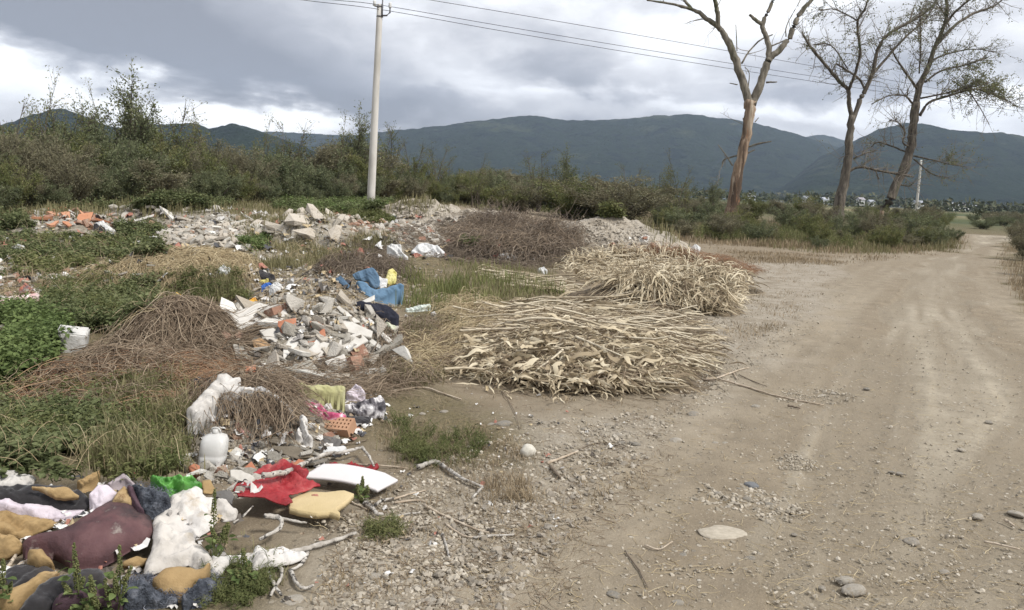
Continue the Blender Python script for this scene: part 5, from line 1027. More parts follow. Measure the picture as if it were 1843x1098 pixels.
sheet('cloth', 'grey looped seam of cloth arching over a dark gap', 'cloth', Z1([(745, 210), (890, 133), (965, 212), (935, 232), (890, 175), (800, 215), (780, 240)]), smat('grey_cloth', [(.22, .18, .19), (.38, .33, .34)]), tilt=50, puff=.03, gap=.05, solid=True)
fz = sheet('mesh_bundle', 'crumpled blue-black netting bundle between lilac cloth and white fleece', 'netting', Z1([(925, 250), (990, 225), (1070, 258), (1200, 300), (1215, 370), (1110, 432), (1020, 422), (965, 310)]), M_FUZZ, tilt=42, puff=.07, fold=.03, fs=22, solid=True)
fuzz(fz, Z1([(930, 250), (1060, 258), (1200, 300), (1200, 380), (1050, 420)]), 500, 601)
fl = sheet('fleece', 'large crumpled white fleece sheet spread right of the purple cushion', 'fleece', Z1([(1075, 490), (1200, 400), (1215, 310), (1380, 228), (1430, 250), (1445, 300), (1540, 320), (1560, 470), (1490, 560), (1360, 600), (1500, 735), (1540, 890), (1440, 860), (1300, 790), (1150, 850), (1070, 890), (1000, 870), (1065, 740), (1100, 620)]), M_FLEECE, tilt=20, puff=.03, fold=.04, fs=10, fdir=.5)
sheet('fleece', 'small white fleece piece with a rolled edge next to the dark grey shard', 'fleece', Z1([(1535, 320), (1600, 325), (1690, 410), (1665, 475), (1560, 478), (1530, 400)]), M_FLEECE, tilt=30, puff=.05, fold=.02)
sheet('cloth', 'dirty white cloth under birch sticks, lying toward the bare soil', 'cloth', Z1([(1480, 800), (1500, 735), (1700, 740), (1830, 695), (1830, 770), (1650, 790), (1540, 890), (1480, 880)]), M_WHITE, tilt=12, puff=.03, fold=.02)
sheet('cloth', 'thin white cloth piece wrapped round the long birch stick', 'cloth', Z2([(270, 760), (290, 692), (400, 722), (460, 700), (560, 725), (650, 745), (600, 780), (450, 830), (330, 850), (250, 860)]), M_WHITE, tilt=12, puff=.03, fold=.02)
fm = sheet('foam', 'round ochre foam piece on the grey fuzzy fabric, bottom left', 'foam', Z1([(1075, 890), (1200, 808), (1320, 798), (1425, 822), (1500, 755), (1460, 885), (1290, 1012), (1150, 985)]), M_FOAM, tilt=38, puff=.06, fold=.015, fs=4, solid=True, gap=.03)
sheet('foam', 'narrow ochre foam strip between purple cushion and white fleece', 'foam', Z1([(865, 775), (960, 730), (1115, 738), (1110, 762), (960, 790), (880, 800)]), M_FOAM, tilt=30, puff=.02, th=.02)
fz = sheet('fuzzy_cushion', 'shaggy dark grey fuzzy cushion at the bottom, left of ochre foam', 'cushion', Z1([(860, 1000), (920, 915), (1060, 900), (1120, 980), (1275, 1020), (1260, 1075), (1000, 1095), (880, 1075)]), M_FUZZ, tilt=38, puff=.08, fold=.02, fs=20, solid=True)
fuzz(fz, Z1([(865, 1000), (930, 915), (1060, 900), (1270, 1020), (1250, 1080), (900, 1080)]), 1100, 602)
fz = sheet('fuzzy_cloth', 'shaggy grey fuzzy cloth right of the round ochre foam', 'fabric', Z1([(1290, 1015), (1470, 880), (1560, 930), (1420, 1060), (1300, 1095)]), M_FUZZ, tilt=34, puff=.05, fold=.02, fs=20, solid=True)
fuzz(fz, Z1([(1290, 1020), (1470, 885), (1550, 930), (1400, 1060)]), 600, 603)
sheet('plastic_bag', 'crumpled bright green plastic bag above the netting bundle', 'bag', Z1([(1070, 150), (1130, 155), (1250, 185), (1340, 138), (1442, 210), (1430, 250), (1290, 282), (1150, 272), (1085, 205)]), M_GREENP, tilt=40, puff=.05, fold=.035, fs=18, solid=True)
sheet('board_piece', 'ochre cardboard scrap right of the green plastic bag', 'cardboard', Z1([(1440, 195), (1500, 185), (1525, 250), (1500, 290), (1440, 285)]), M_FOAM, tilt=25, th=.008)
sheet('shard', 'dark grey flat shard between white fleece and red plastic', 'shard', Z1([(1530, 270), (1630, 260), (1660, 300), (1650, 365), (1600, 340), (1535, 310)]), M_DGREY, tilt=18, fold=.002, th=.012)
# ---- red plastic, boards
sheet('plastic_sheet', 'crumpled bright red plastic sheet left of the white board', 'plastic', Z2([(140, 330), (190, 285), (230, 250), (290, 200), (350, 160), (410, 150), (470, 133), (560, 160), (650, 180), (640, 215), (600, 250), (660, 262), (735, 285), (660, 312), (600, 335), (500, 352), (560, 402), (510, 424), (420, 402), (330, 390), (240, 405), (150, 412)]), M_REDP, tilt=2, puff=.0, fold=.026, fs=20, rnd_=1, edge=.012)
sheet('plastic_sheet', 'narrow strip of red plastic showing behind the white board', 'plastic', Z2([(740, 160), (820, 150), (900, 152), (1000, 160), (1125, 156), (1100, 190), (1000, 200), (900, 185), (800, 178)]), M_REDP, tilt=6, puff=.01, fold=.02, fs=20, rnd_=1, edge=.01)
sheet('panel', 'curved white panel lying on the red plastic sheet', 'board', Z2([(598, 256), (740, 180), (860, 184), (1040, 213), (1150, 235), (1237, 275), (1102, 357), (990, 325), (870, 298), (740, 275)]), M_BOARD, tilt=4, puff=0, fold=0, th=.014, lift=.035, edge=0, rnd_=0, gap=.02, arch=.015, hug='rigid')
sheet('foam_board', 'flat yellow foam board with a broken notched edge on bare soil', 'foam', Z2([(512, 450), (620, 380), (760, 384), (885, 374), (942, 398), (900, 440), (850, 480), (832, 492), (852, 528), (845, 542), (790, 520), (700, 528), (570, 508), (520, 490)]), M_FOAMY, tilt=1, fold=.002, th=.03, lift=.03, edge=.006, rnd_=0, hug='rigid')
# ---- cloth pile on the front heap
sheet('sack_cloth', 'torn white woven sack draped over dry stems on the front rubble', 'sack', Z3([(308, 412), (400, 300), (440, 245), (520, 180), (530, 148), (590, 138), (640, 172), (690, 168), (692, 190), (640, 228), (700, 245), (840, 235), (930, 275), (1010, 340), (1080, 395), (1082, 425), (1010, 375), (880, 290), (700, 285), (540, 292), (500, 350), (425, 435), (380, 455)]), M_WHITE, tilt=48, puff=.03, fold=.03, fs=14, solid=True, gap=.05, rnd_=0)
sheet('rag', 'frayed white rag hanging down the right of the front rubble', 'rag', Z3([(1110, 430), (1170, 448), (1185, 560), (1212, 620), (1180, 652), (1080, 575), (1120, 500)]), M_WHITE, tilt=48, puff=.03, fold=.03, fs=25, solid=True)
sheet('plastic_bag', 'black plastic bag left of the torn white sack', 'bag', Z3([(303, 200), (380, 168), (470, 168), (492, 210), (430, 268), (320, 252)]), M_NAVY, tilt=45, puff=.07, fold=.02, solid=True)
sheet('cloth', 'long yellow-green cloth half covered with dry stems', 'cloth', Z3([(1000, 292), (1070, 220), (1180, 240), (1330, 225), (1440, 222), (1445, 270), (1200, 312), (1040, 332)]), M_YELG, tilt=35, puff=.05, fold=.03, solid=True)
sheet('plastic_bag', 'pale greyish bag right of the yellow-green cloth', 'bag', Z3([(1448, 270), (1528, 213), (1592, 282), (1562, 332), (1470, 312)]), M_LILAC, tilt=45, puff=.06, fold=.02, solid=True)
sheet('cloth', 'crumpled pink and white patterned cloth behind the perforated brick', 'cloth', Z3([(1130, 380), (1200, 335), (1300, 390), (1330, 430), (1440, 428), (1472, 468), (1330, 472), (1180, 432)]), M_PINK, tilt=35, puff=.03, fold=.03, solid=True)
sheet('cloth', 'crumpled black and white printed cloth right of the pink cloth', 'cloth', Z3([(1418, 402), (1480, 350), (1640, 330), (1700, 298), (1732, 360), (1722, 432), (1600, 455), (1450, 440)]), M_STRIPE, tilt=38, puff=.05, fold=.035, fs=14, solid=True)
sheet('cloth', 'flat black cloth under the black and white printed cloth', 'cloth', Z3([(1440, 452), (1640, 450), (1600, 512), (1490, 515)]), M_BLACKC, tilt=20, puff=.02)
sheet('tar_paper', 'dark brown tar paper piece below the perforated brick', 'tar paper', Z3([(1210, 600), (1300, 588), (1420, 622), (1402, 670), (1260, 662)]), M_DGREY, tilt=25, fold=.01)
sheet('tile_shard', 'olive brown fibre-cement shard, upper of two crossing ones on the front rubble', 'shard', Z3([(890, 630), (930, 590), (1000, 600), (1180, 705), (1160, 730), (1000, 660)]), M_BROWNP, tilt=30, fold=.004, th=.012, hug='rigid')
sheet('tile_shard', 'olive brown fibre-cement shard, lower of two crossing ones on the front rubble', 'shard', Z3([(922, 660), (1080, 658), (1195, 742), (1090, 752), (925, 685)]), M_BROWNP, tilt=30, fold=.004, th=.012, hug='rigid', gap=.02)
sheet('shard', 'curved pale plastic shard right of the front rubble', 'shard', Z3([(1250, 660), (1290, 678), (1440, 664), (1462, 690), (1420, 722), (1290, 732)]), M_PAPER, tilt=25, puff=.02, fold=.004)
sheet('slab', 'pale concrete slab near the red plastic, on the front rubble foot', 'slab', Z3([(618, 832), (700, 828), (800, 890), (740, 938), (680, 938), (620, 870)]), M_PLASTP, tilt=25, fold=.004, th=.03, solid=True, rnd_=0)
sheet('litter', 'blue and white packaging scraps left of the white jug', 'packaging', Z3([(215, 530), (330, 480), (440, 460), (430, 480), (330, 520), (290, 560), (220, 560)]), M_LBLUE, tilt=25)
sheet('litter', 'small pink and white packaging scrap on the front rubble above the shards', 'packaging', Z3([(645, 505), (690, 490), (720, 530), (770, 570), (740, 600), (700, 570), (660, 545)]), smat('salmon', [(.55, .22, .17), (.70, .5, .46)], ns=20), tilt=30, puff=.01)
for lab, poly, mm in (('brick piece beside the red plastic on the front rubble', [(1070, 790), (1110, 752), (1165, 770), (1150, 825), (1090, 825)], M_BRICKP), ('tilted brick piece in the middle of the front rubble foot', [(715, 815), (770, 770), (830, 855), (790, 868), (740, 860)], M_BRICKP), ('small orange brick piece under the white jug', [(318, 810), (360, 785), (400, 805), (395, 845), (340, 850)], M_BRICKP)):
    sheet('brick', lab, 'brick', Z3(poly), mm, tilt=35, fold=.003, th=.04, solid=True, rnd_=0, edge=.003)
# main heap: big pieces as parts of it
for nm, poly, mm, tl, th_ in (('plaster_slab', [(178, 455), (430, 350), (545, 388), (520, 420), (365, 520), (355, 535), (292, 547)], M_PLASTP, 30, .035), ('plaster_slab', [(598, 692), (640, 620), (730, 480), (762, 500), (735, 640), (650, 705), (600, 770)], M_PLASTP, 38, .03),
    ('plaster_slab', [(950, 470), (1000, 448), (1242, 560), (1232, 602), (1100, 572), (950, 530)], M_PLASTP, 38, .04), ('plaster_slab', [(888, 672), (1140, 568), (1212, 630), (1072, 702), (950, 702)], M_PLASTP, 34, .035),
    ('plank', [(980, 382), (1002, 370), (1155, 490), (1110, 494)], M_PLASTP, 38, .025), ('plank', [(1132, 442), (1160, 438), (1382, 618), (1358, 638)], M_PLASTP, 38, .025), ('plank', [(1160, 602), (1192, 588), (1352, 700), (1330, 716)], M_PLASTP, 34, .02),
    ('brick', [(558, 482), (690, 458), (692, 560), (570, 566)], M_BRICKP, 48, .06), ('brick', [(788, 480), (880, 488), (884, 520), (800, 524)], M_BRICKP, 45, .05), ('brick', [(765, 640), (890, 530), (905, 580), (800, 655)], M_BRICKP, 45, .05), ('brick', [(328, 808), (402, 800), (405, 880), (330, 905)], M_BRICKP, 48, .05), ('brick', [(1350, 880), (1440, 860), (1450, 905), (1360, 915)], M_BRICKP, 30, .04),
    ('plaster_slab', [(510, 428), (610, 392), (642, 440), (560, 458)], M_PLASTP, 38, .03), ('plaster_slab', [(805, 382), (860, 348), (945, 366), (850, 412)], M_PLASTP, 34, .03), ('concrete_slab', [(428, 548), (530, 530), (575, 575), (545, 632), (480, 610)], M_PLASTP, 45, .05), ('concrete_slab', [(900, 770), (1040, 715), (1072, 800), (955, 852)], M_PLASTP, 48, .05), ('concrete_slab', [(780, 690), (840, 615), (930, 640), (900, 690), (850, 750)], M_PLASTP, 45, .05), ('concrete_slab', [(610, 820), (790, 760), (850, 830), (740, 870)], mat('grey_slab', [(.25, .235, .2), (.38, .36, .31)], 'noise', ns=6, bump_=.5, bscale=30), 32, .03), ('stone', [(375, 620), (440, 600), (500, 650), (450, 692), (395, 680)], smat('ochre_stone', [(.36, .22, .11), (.46, .32, .2)]), 48, .04),
    ('plaster_slab', [(40, 668), (120, 655), (235, 668), (180, 690), (60, 695)], M_PLASTP, 20, .03), ('plaster_slab', [(165, 395), (240, 362), (310, 378), (290, 420), (190, 428)], M_PLASTP, 45, .05)):
    sheet(nm, '', '', Z5(poly), mm, tilt=tl, fold=.004, fs=4, th=th_, parent=RB, rnd_=0, edge=.006, gap=.0, lift=.02, hug='rigid')
sheet('cloth', 'black cloth draped over the right shoulder of the main rubble heap', 'cloth', Z5([(1070, 382), (1110, 350), (1280, 348), (1360, 380), (1432, 432), (1430, 466), (1330, 472), (1270, 440), (1240, 405), (1130, 402)]), M_NAVY, tilt=40, puff=.08, fold=.02, solid=True)
# blue sack
bs_ = thing('sack', 'blue fabric sack with white lining lying open on the debris', 'sack', gp(680, 543)[0])
sheet('panel', '', '', Z5([(1097, 145), (1110, 125), (1240, 85), (1285, 140), (1300, 235), (1240, 252), (1205, 190), (1125, 180)]), M_BLUE, tilt=62, puff=.05, fold=.018, fs=8, parent=bs_, gap=.16, hug=False, th=.02)
sheet('panel', '', '', Z5([(1118, 188), (1200, 192), (1240, 252), (1330, 240), (1445, 200), (1475, 232), (1400, 270), (1300, 330), (1250, 342), (1170, 302)]), M_BLUEL, tilt=55, puff=.06, fold=.025, fs=8, parent=bs_, solid=True)
sheet('lining', '', '', Z5([(1285, 150), (1310, 165), (1350, 170), (1345, 235), (1290, 250)]), M_PAPER, tilt=60, puff=.05, parent=bs_, gap=.18, hug=False)
sheet('plastic_bag', 'crumpled yellow plastic bag sticking out of the blue sack', 'bag', Z5([(1330, 180), (1355, 108), (1392, 94), (1420, 130), (1410, 200), (1365, 220), (1340, 215)]), M_YEL, tilt=60, puff=.06, fold=.02, gap=.16, hug=False, th=.02)
sheet('glove', 'blue cloth glove lying left of the blue sack', 'glove', Z5([(973, 170), (1010, 153), (1050, 190), (1082, 220), (1060, 242), (1020, 215)]), M_BLUE, tilt=35, puff=.02)
FAR_L = [('plastic_bag', 'white and pink plastic bag near the weed dome, left of the blue and white bag', [(695, 445), (705, 440), (722, 442), (724, 455), (736, 464), (728, 468), (712, 460)], M_PAPER),
 ('plastic_bag', 'large crumpled white bag with a light blue corner behind the weed dome', [(738, 456), (752, 440), (762, 438), (790, 444), (802, 456), (790, 462), (760, 462)], M_PAPER), ('plastic_bag', 'light blue plastic scrap on the large crumpled white bag', [(746, 450), (754, 440), (764, 440), (760, 452)], M_LBLUE),
 ('plastic_bag', 'white plastic bag below the brushwood pile', [(898, 458), (910, 455), (930, 462), (932, 468), (905, 470)], M_PAPER), ('plastic_bag', 'small red plastic scrap touching the white bag under the brushwood', [(886, 461), (898, 457), (900, 466), (888, 467)], M_REDP),
 ('litter', 'small white litter in the grass before the tall corn heap', [(968, 484), (978, 481), (986, 488), (980, 494), (970, 493)], M_PAPER), ('plastic_bag', 'white bag at the right foot of the gravel pile', [(1238, 448), (1252, 441), (1262, 446), (1258, 452), (1240, 453)], M_PAPER),
 ('sheet_metal', 'pale flattened sheets on top of the gravel pile', [(1148, 430), (1158, 424), (1170, 425), (1166, 436), (1150, 436)], M_PLASTP),
 ('plastic_bag', 'dark plastic bag scrap below the orange tiles', [(168, 404), (190, 400), (196, 410), (186, 420), (172, 416)], M_BLACKC), ('plastic_bag', 'white plastic bag next to the orange tiles', [(170, 402), (186, 398), (196, 408), (208, 416), (208, 422), (190, 416)], M_PAPER),
 ('plastic_bag', 'white bag in the green weeds at the far left', [(20, 445), (32, 440), (45, 444), (44, 456), (22, 458)], M_PAPER), ('cloth', 'pink and white cloth strip by the left edge', [(-5, 540), (25, 534), (70, 530), (72, 540), (40, 546), (-5, 550)], smat('rose_white', [(.62, .40, .38), (.78, .70, .68)], ns=14)),
 ('cloth', 'red cloth corner on the pink strip at the left edge', [(28, 534), (42, 537), (40, 550), (34, 548)], M_REDP), ('cloth', 'grey and orange cloth above the pink strip at the left', [(34, 520), (46, 510), (62, 524), (60, 530), (36, 530)], smat('grey_orange', [(.12, .13, .15), (.45, .16, .09)], ns=18)),
 ('plastic_bag', 'crumpled white and pink bag right of the straw pile, beside green plants', [(372, 498), (388, 490), (402, 478), (415, 484), (412, 494), (396, 498), (388, 508), (376, 502)], M_PAPER), ('plastic_bag', 'white round bag next to a blue scrap above the main rubble heap', [(486, 516), (496, 511), (507, 514), (506, 522), (494, 530), (484, 526)], M_PAPER),
 ('litter', 'deep blue packaging scrap left of the round white bag', [(470, 516), (484, 509), (490, 514), (482, 522), (472, 522)], smat('deep_blue', [(.03, .09, .32), (.06, .16, .45)])), ('litter', 'yellow packaging scrap above the blue one', [(462, 510), (474, 505), (484, 504), (480, 509), (464, 513)], M_YEL),
 ('cloth', 'black rag above the yellow and blue scraps', [(440, 492), (470, 486), (496, 498), (490, 508), (462, 504)], M_BLACKC), ('litter', 'orange and yellow packaging scrap at the left top of the main rubble', [(444, 546), (452, 538), (462, 536), (462, 546), (450, 549)], smat('orange_pack', [(.60, .26, .04), (.70, .5, .1)], ns=20)),
 ('litter', 'orange packaging in the weeds before the straw pile', [(306, 536), (318, 528), (330, 534), (328, 545), (308, 545)], smat('orange_pack', [(.6, .3, .04)])), ('litter', 'white food wrapper in the weeds before the straw pile', [(276, 542), (288, 537), (300, 540), (298, 547), (280, 548)], M_PAPER), ('litter', 'pale blue wrapper above the vine pile', [(330, 524), (342, 520), (348, 530), (336, 535)], M_LBLUE),
 ('litter', 'crushed pale green plastic bottle film right of the black cloth', [(730, 556), (750, 553), (776, 550), (774, 556), (750, 562), (732, 562)], smat('pale_film', [(.45, .52, .46), (.68, .72, .68)], ns=30)), ('litter', 'small white cup right of the crushed film', [(776, 566), (784, 564), (787, 571), (780, 575)], M_PAPER),
 ('plastic_bag', 'greenish white torn bag right of the main rubble heap', [(672, 590), (690, 584), (712, 588), (712, 598), (690, 598)], smat('pale_green', [(.40, .42, .30), (.62, .62, .52)])), ('litter', 'thin white torn paper standing in the weeds at left', [(240, 770), (246, 762), (250, 775), (246, 792), (240, 784)], M_PAPER),
 ('litter', 'crinkled silver foil under the thin twigs right of the rubble', [(756, 672), (768, 664), (782, 664), (776, 674), (760, 678)], M_PAPER), ('litter', 'small black plastic scrap on the corn stalks', [(966, 540), (974, 535), (986, 536), (986, 544), (968, 545)], M_BLACKC), ('cloth', 'black bag standing in grass left of the big concrete chunks', [(478, 440), (484, 434), (492, 442), (488, 448), (480, 448)], M_BLACKC),
 ('litter', 'black crumpled rag at the left foot of the front rubble', [(298, 822), (310, 816), (322, 822), (318, 832), (300, 832)], M_BLACKC), ('litter', 'ochre scrap among leaves above the lilac cloth', [(140, 872), (165, 852), (180, 848), (176, 862), (150, 880)], M_FOAM)]
for nm, lab, poly, mm in FAR_L: sheet(nm, lab, 'bag' if 'bag' in nm else nm.replace('_', ' '), poly, mm, tilt=48, puff=.05 if 'bag' in nm else .02, fold=.03, fs=12, solid=True)
# ---- jug, perforated brick, styrofoam box
def lathe_box(c, rings, k=24, sq=3.0, yaw=0, lean=(0, 0)):
    P = []
    for (z, rx, ry) in rings:
        for i in range(k):
            a = 2 * PI * i / k; ca, sa = math.cos(a), math.sin(a); x = abs(ca) ** (2 / sq) * rx * np.sign(ca); y = abs(sa) ** (2 / sq) * ry * np.sign(sa); P.append((x * math.cos(yaw) - y * math.sin(yaw) + lean[0] * z, x * math.sin(yaw) + y * math.cos(yaw) + lean[1] * z, z))
    n = len(rings); f = [[i * k + j, i * k + (j + 1) % k, (i + 1) * k + (j + 1) % k, (i + 1) * k + j] for i in range(n - 1) for j in range(k)]
    return np.array(P) + np.array(c), [np.array(f), np.array([list(range((n - 1) * k, n * k))]), np.array([list(range(k))[::-1]])]
jg = gp(377, 838)[0]; JS = .80; J = thing('jug', 'dirty white translucent plastic jug standing tilted on the front rubble', 'jug', jg); Mj = smat('milky_plastic', [(.66, .65, .62), (.78, .775, .75)], ns=8, rough=.4, trans=.3, spec=.5, bump_=.1, spots=[((.25, .23, .2), 9, .66, .04)])
v, f = lathe_box(jg + [0, .05, .0], [(0, .075, .06), (.008, .088, .07), (.05, .09, .072), (.058, .084, .067), (.068, .09, .072), (.15, .088, .07), (.18, .072, .055), (.195, .035, .03), (.20, .022, .022)], lean=(.03, .25)); v = jg + (v - jg) * JS; v += (fbm(v[:, 0] * 30, v[:, 2] * 30, 2, 9)[:, None] - .5) * .012; m = MB(); m.add(v, f); m.build('body', Mj, J)
v, f = lathe_box(jg + [.006, .10, .20], [(0, .021, .021), (.006, .024, .024), (.012, .021, .021), (.028, .020, .020)], sq=2); v = jg + (v - jg) * JS; m = MB(); m.add(v, f); m.build('neck', Mj, J)
a = np.linspace(0, PI, 9); hp_ = jg + np.stack([.035 * np.cos(a) + .006, np.full(9, .10), .205 + .035 * np.sin(a)], 1); v, f, _ = tubes(hp_[None], np.full((1, 9), .006), 6, True); v = jg + (v - jg) * JS; m = MB(); m.add(v, f); m.build('handle', Mj, J)
g = gp(608, 784)[0]; bm = bmesh.new(); NX, NY = 15, 7; Lx, Ly, Lz = .19, .115, .075
vv = [[bm.verts.new(((i / NX - .5) * Lx, (j / NY - .5) * Ly, Lz)) for j in range(NY + 1)] for i in range(NX + 1)]; holes = []
for i in range(NX):
    for j in range(NY):
        fc = bm.faces.new((vv[i][j], vv[i + 1][j], vv[i + 1][j + 1], vv[i][j + 1]))
        if j % 2 == 1 and i % 2 == 1: holes.append(fc)
bnd = [e for e in bm.edges if len(e.link_faces) == 1]
ex = bmesh.ops.extrude_edge_only(bm, edges=bnd); bmesh.ops.translate(bm, verts=[q for q in ex['geom'] if isinstance(q, bmesh.types.BMVert)], vec=(0, 0, -Lz))
for fc in holes:
    e2 = bmesh.ops.extrude_discrete_faces(bm, faces=[fc]); bmesh.ops.translate(bm, verts=e2['faces'][0].verts[:], vec=(0, 0, -.05))
holes = None
me = bpy.data.meshes.new('brick'); bm.to_mesh(me); bm.free(); me.materials.append(smat('orange_clay', [(.36, .20, .12), (.44, .27, .17)], ns=8, bump_=.2))
o = mkobj('perforated_brick', me, None, None, (g[0], g[1] + .05, g[2] + .005)); o.rotation_euler = (.42, -.05, -.25); o['label'] = 'orange perforated clay brick with rows of holes beside the patterned cloths'; o['category'] = 'brick'
# hole walls
ms_ = gp(118, 636)[0]; bm = bmesh.new(); bmesh.ops.create_cube(bm, size=1); bmesh.ops.scale(bm, vec=(.24, .2, .2), verts=bm.verts); bmesh.ops.bevel(bm, geom=bm.edges[:], offset=.012, segments=2, affect='EDGES'); bmesh.ops.subdivide_edges(bm, edges=bm.edges[:], cuts=1)
for v_ in bm.verts: v_.co += Vector(rng.normal(0, .003, 3))
me = bpy.data.meshes.new('box'); bm.to_mesh(me); bm.free(); me.materials.append(smat('dirty_styrofoam', [(.46, .45, .42), (.62, .61, .59)], spots=[((.25, .22, .18), 8, .58, .06)])); o = mkobj('styrofoam_block', me, None, None, (ms_[0], ms_[1] + .1, ms_[2] + .09)); o.rotation_euler = (.2, .15, .4); o['label'] = 'dirty white styrofoam block behind bright green leaves at the left'; o['category'] = 'styrofoam'
# ================================================================ sticks
M_BIRCH = mat('birch_bark', [(.25, .225, .19), (.42, .39, .345), (.55, .52, .47)], 'noise', ns=24, bump_=.8, bscale=60, spots=[((.05, .045, .04), 26, .53, .06), ((.16, .13, .10), 9, .58, .08)])
M_STICK = mat('pale_stick', [(.26, .20, .14), (.40, .33, .25), (.50, .43, .34)], 'noise', ns=18, bump_=.3, bscale=60, spots=[((.10, .08, .06), 20, .60, .06)])
M_STICKB = mat('brown_stick', [(.11, .085, .06), (.20, .16, .12)], 'noise', ns=18, bump_=.3, bscale=60)
def stickpath(pts, rad, lift, wob=.15):
    P = gp([p[0] for p in pts], [p[1] for p in pts]); P[:, 2] += rad + lift; R = np.array([rad * (1 - .4 * i / max(1, len(P) - 1)) for i in range(len(P))])
    if len(P) == 2: P = np.array([P[0], (P[0] + P[1]) / 2, P[1]]); R = np.array([R[0], R.mean(), R[1]])
    P, R = smoothpath(P, R, 5); P[1:-1] += rng.normal(0, wob, (len(P) - 2, 3)) * R[1:-1, None]; k = fbm(np.arange(len(R)) * .9, np.full(len(R), pts[0][0]), 2, 3); return P, R * (.70 + .6 * k)
def stick(label, paths, rad, mt, lift=.004, name='branch', cat='branch', group=None):
    rad = rad * (.68 if mt is M_BIRCH else .85); P, R = stickpath(paths[0], rad, lift); o = thing(name, label, cat, P[0], group) if len(paths) > 1 else None
    for i, pp in enumerate(paths):
        if i: P, R = stickpath(pp, rad * .62, lift)
        v, f, _ = tubes(P[None], R[None], 8, True); m = MB(); m.add(v, f)
        if o is None: q = m.build(name, mt, None, origin=tuple(P[0])); q['label'] = label; q['category'] = cat; (q.__setitem__('group', group) if group else None)
        else: m.build('stem' if i == 0 else 'side_branch', mt, o)
stick('thick birch branch crossing the red plastic with a peeled fork', [Z2([(340, 292), (480, 272), (600, 212), (740, 142), (860, 125), (1000, 92)]), Z2([(1000, 85), (1045, 145), (1078, 212)])], .022, M_BIRCH, .05)
stick('thick black and white birch log right of the white board', [[(752, 848), (782, 838), (800, 848), (830, 868), (868, 884)], [(868, 884), (850, 902)]], .021, M_BIRCH, .01)
stick('short peeled birch piece with a bent fork below the white board', [Z2([(1015, 420), (1060, 440), (1100, 490), (1140, 492)]), Z2([(1085, 430), (1130, 395), (1210, 380)])], .020, M_BIRCH, .01)
stick('curled birch branch with a hooked end left of the yellow foam board', [Z2([(350, 505), (440, 512), (470, 545), (440, 600), (320, 662)]), Z2([(440, 512), (540, 530), (635, 545)])], .018, M_BIRCH, .01)
stick('long birch branch reaching from white cloth across the bare soil', [Z2([(400, 800), (560, 745), (700, 705), (820, 670), (960, 620)]), Z2([(640, 745), (600, 820), (525, 865)]), Z2([(525, 865), (560, 940), (610, 980), (680, 965)]), Z2([(440, 800), (470, 900), (420, 980), (395, 1032)]), Z2([(380, 880), (420, 960), (465, 1030)])], .020, M_BIRCH, .01)
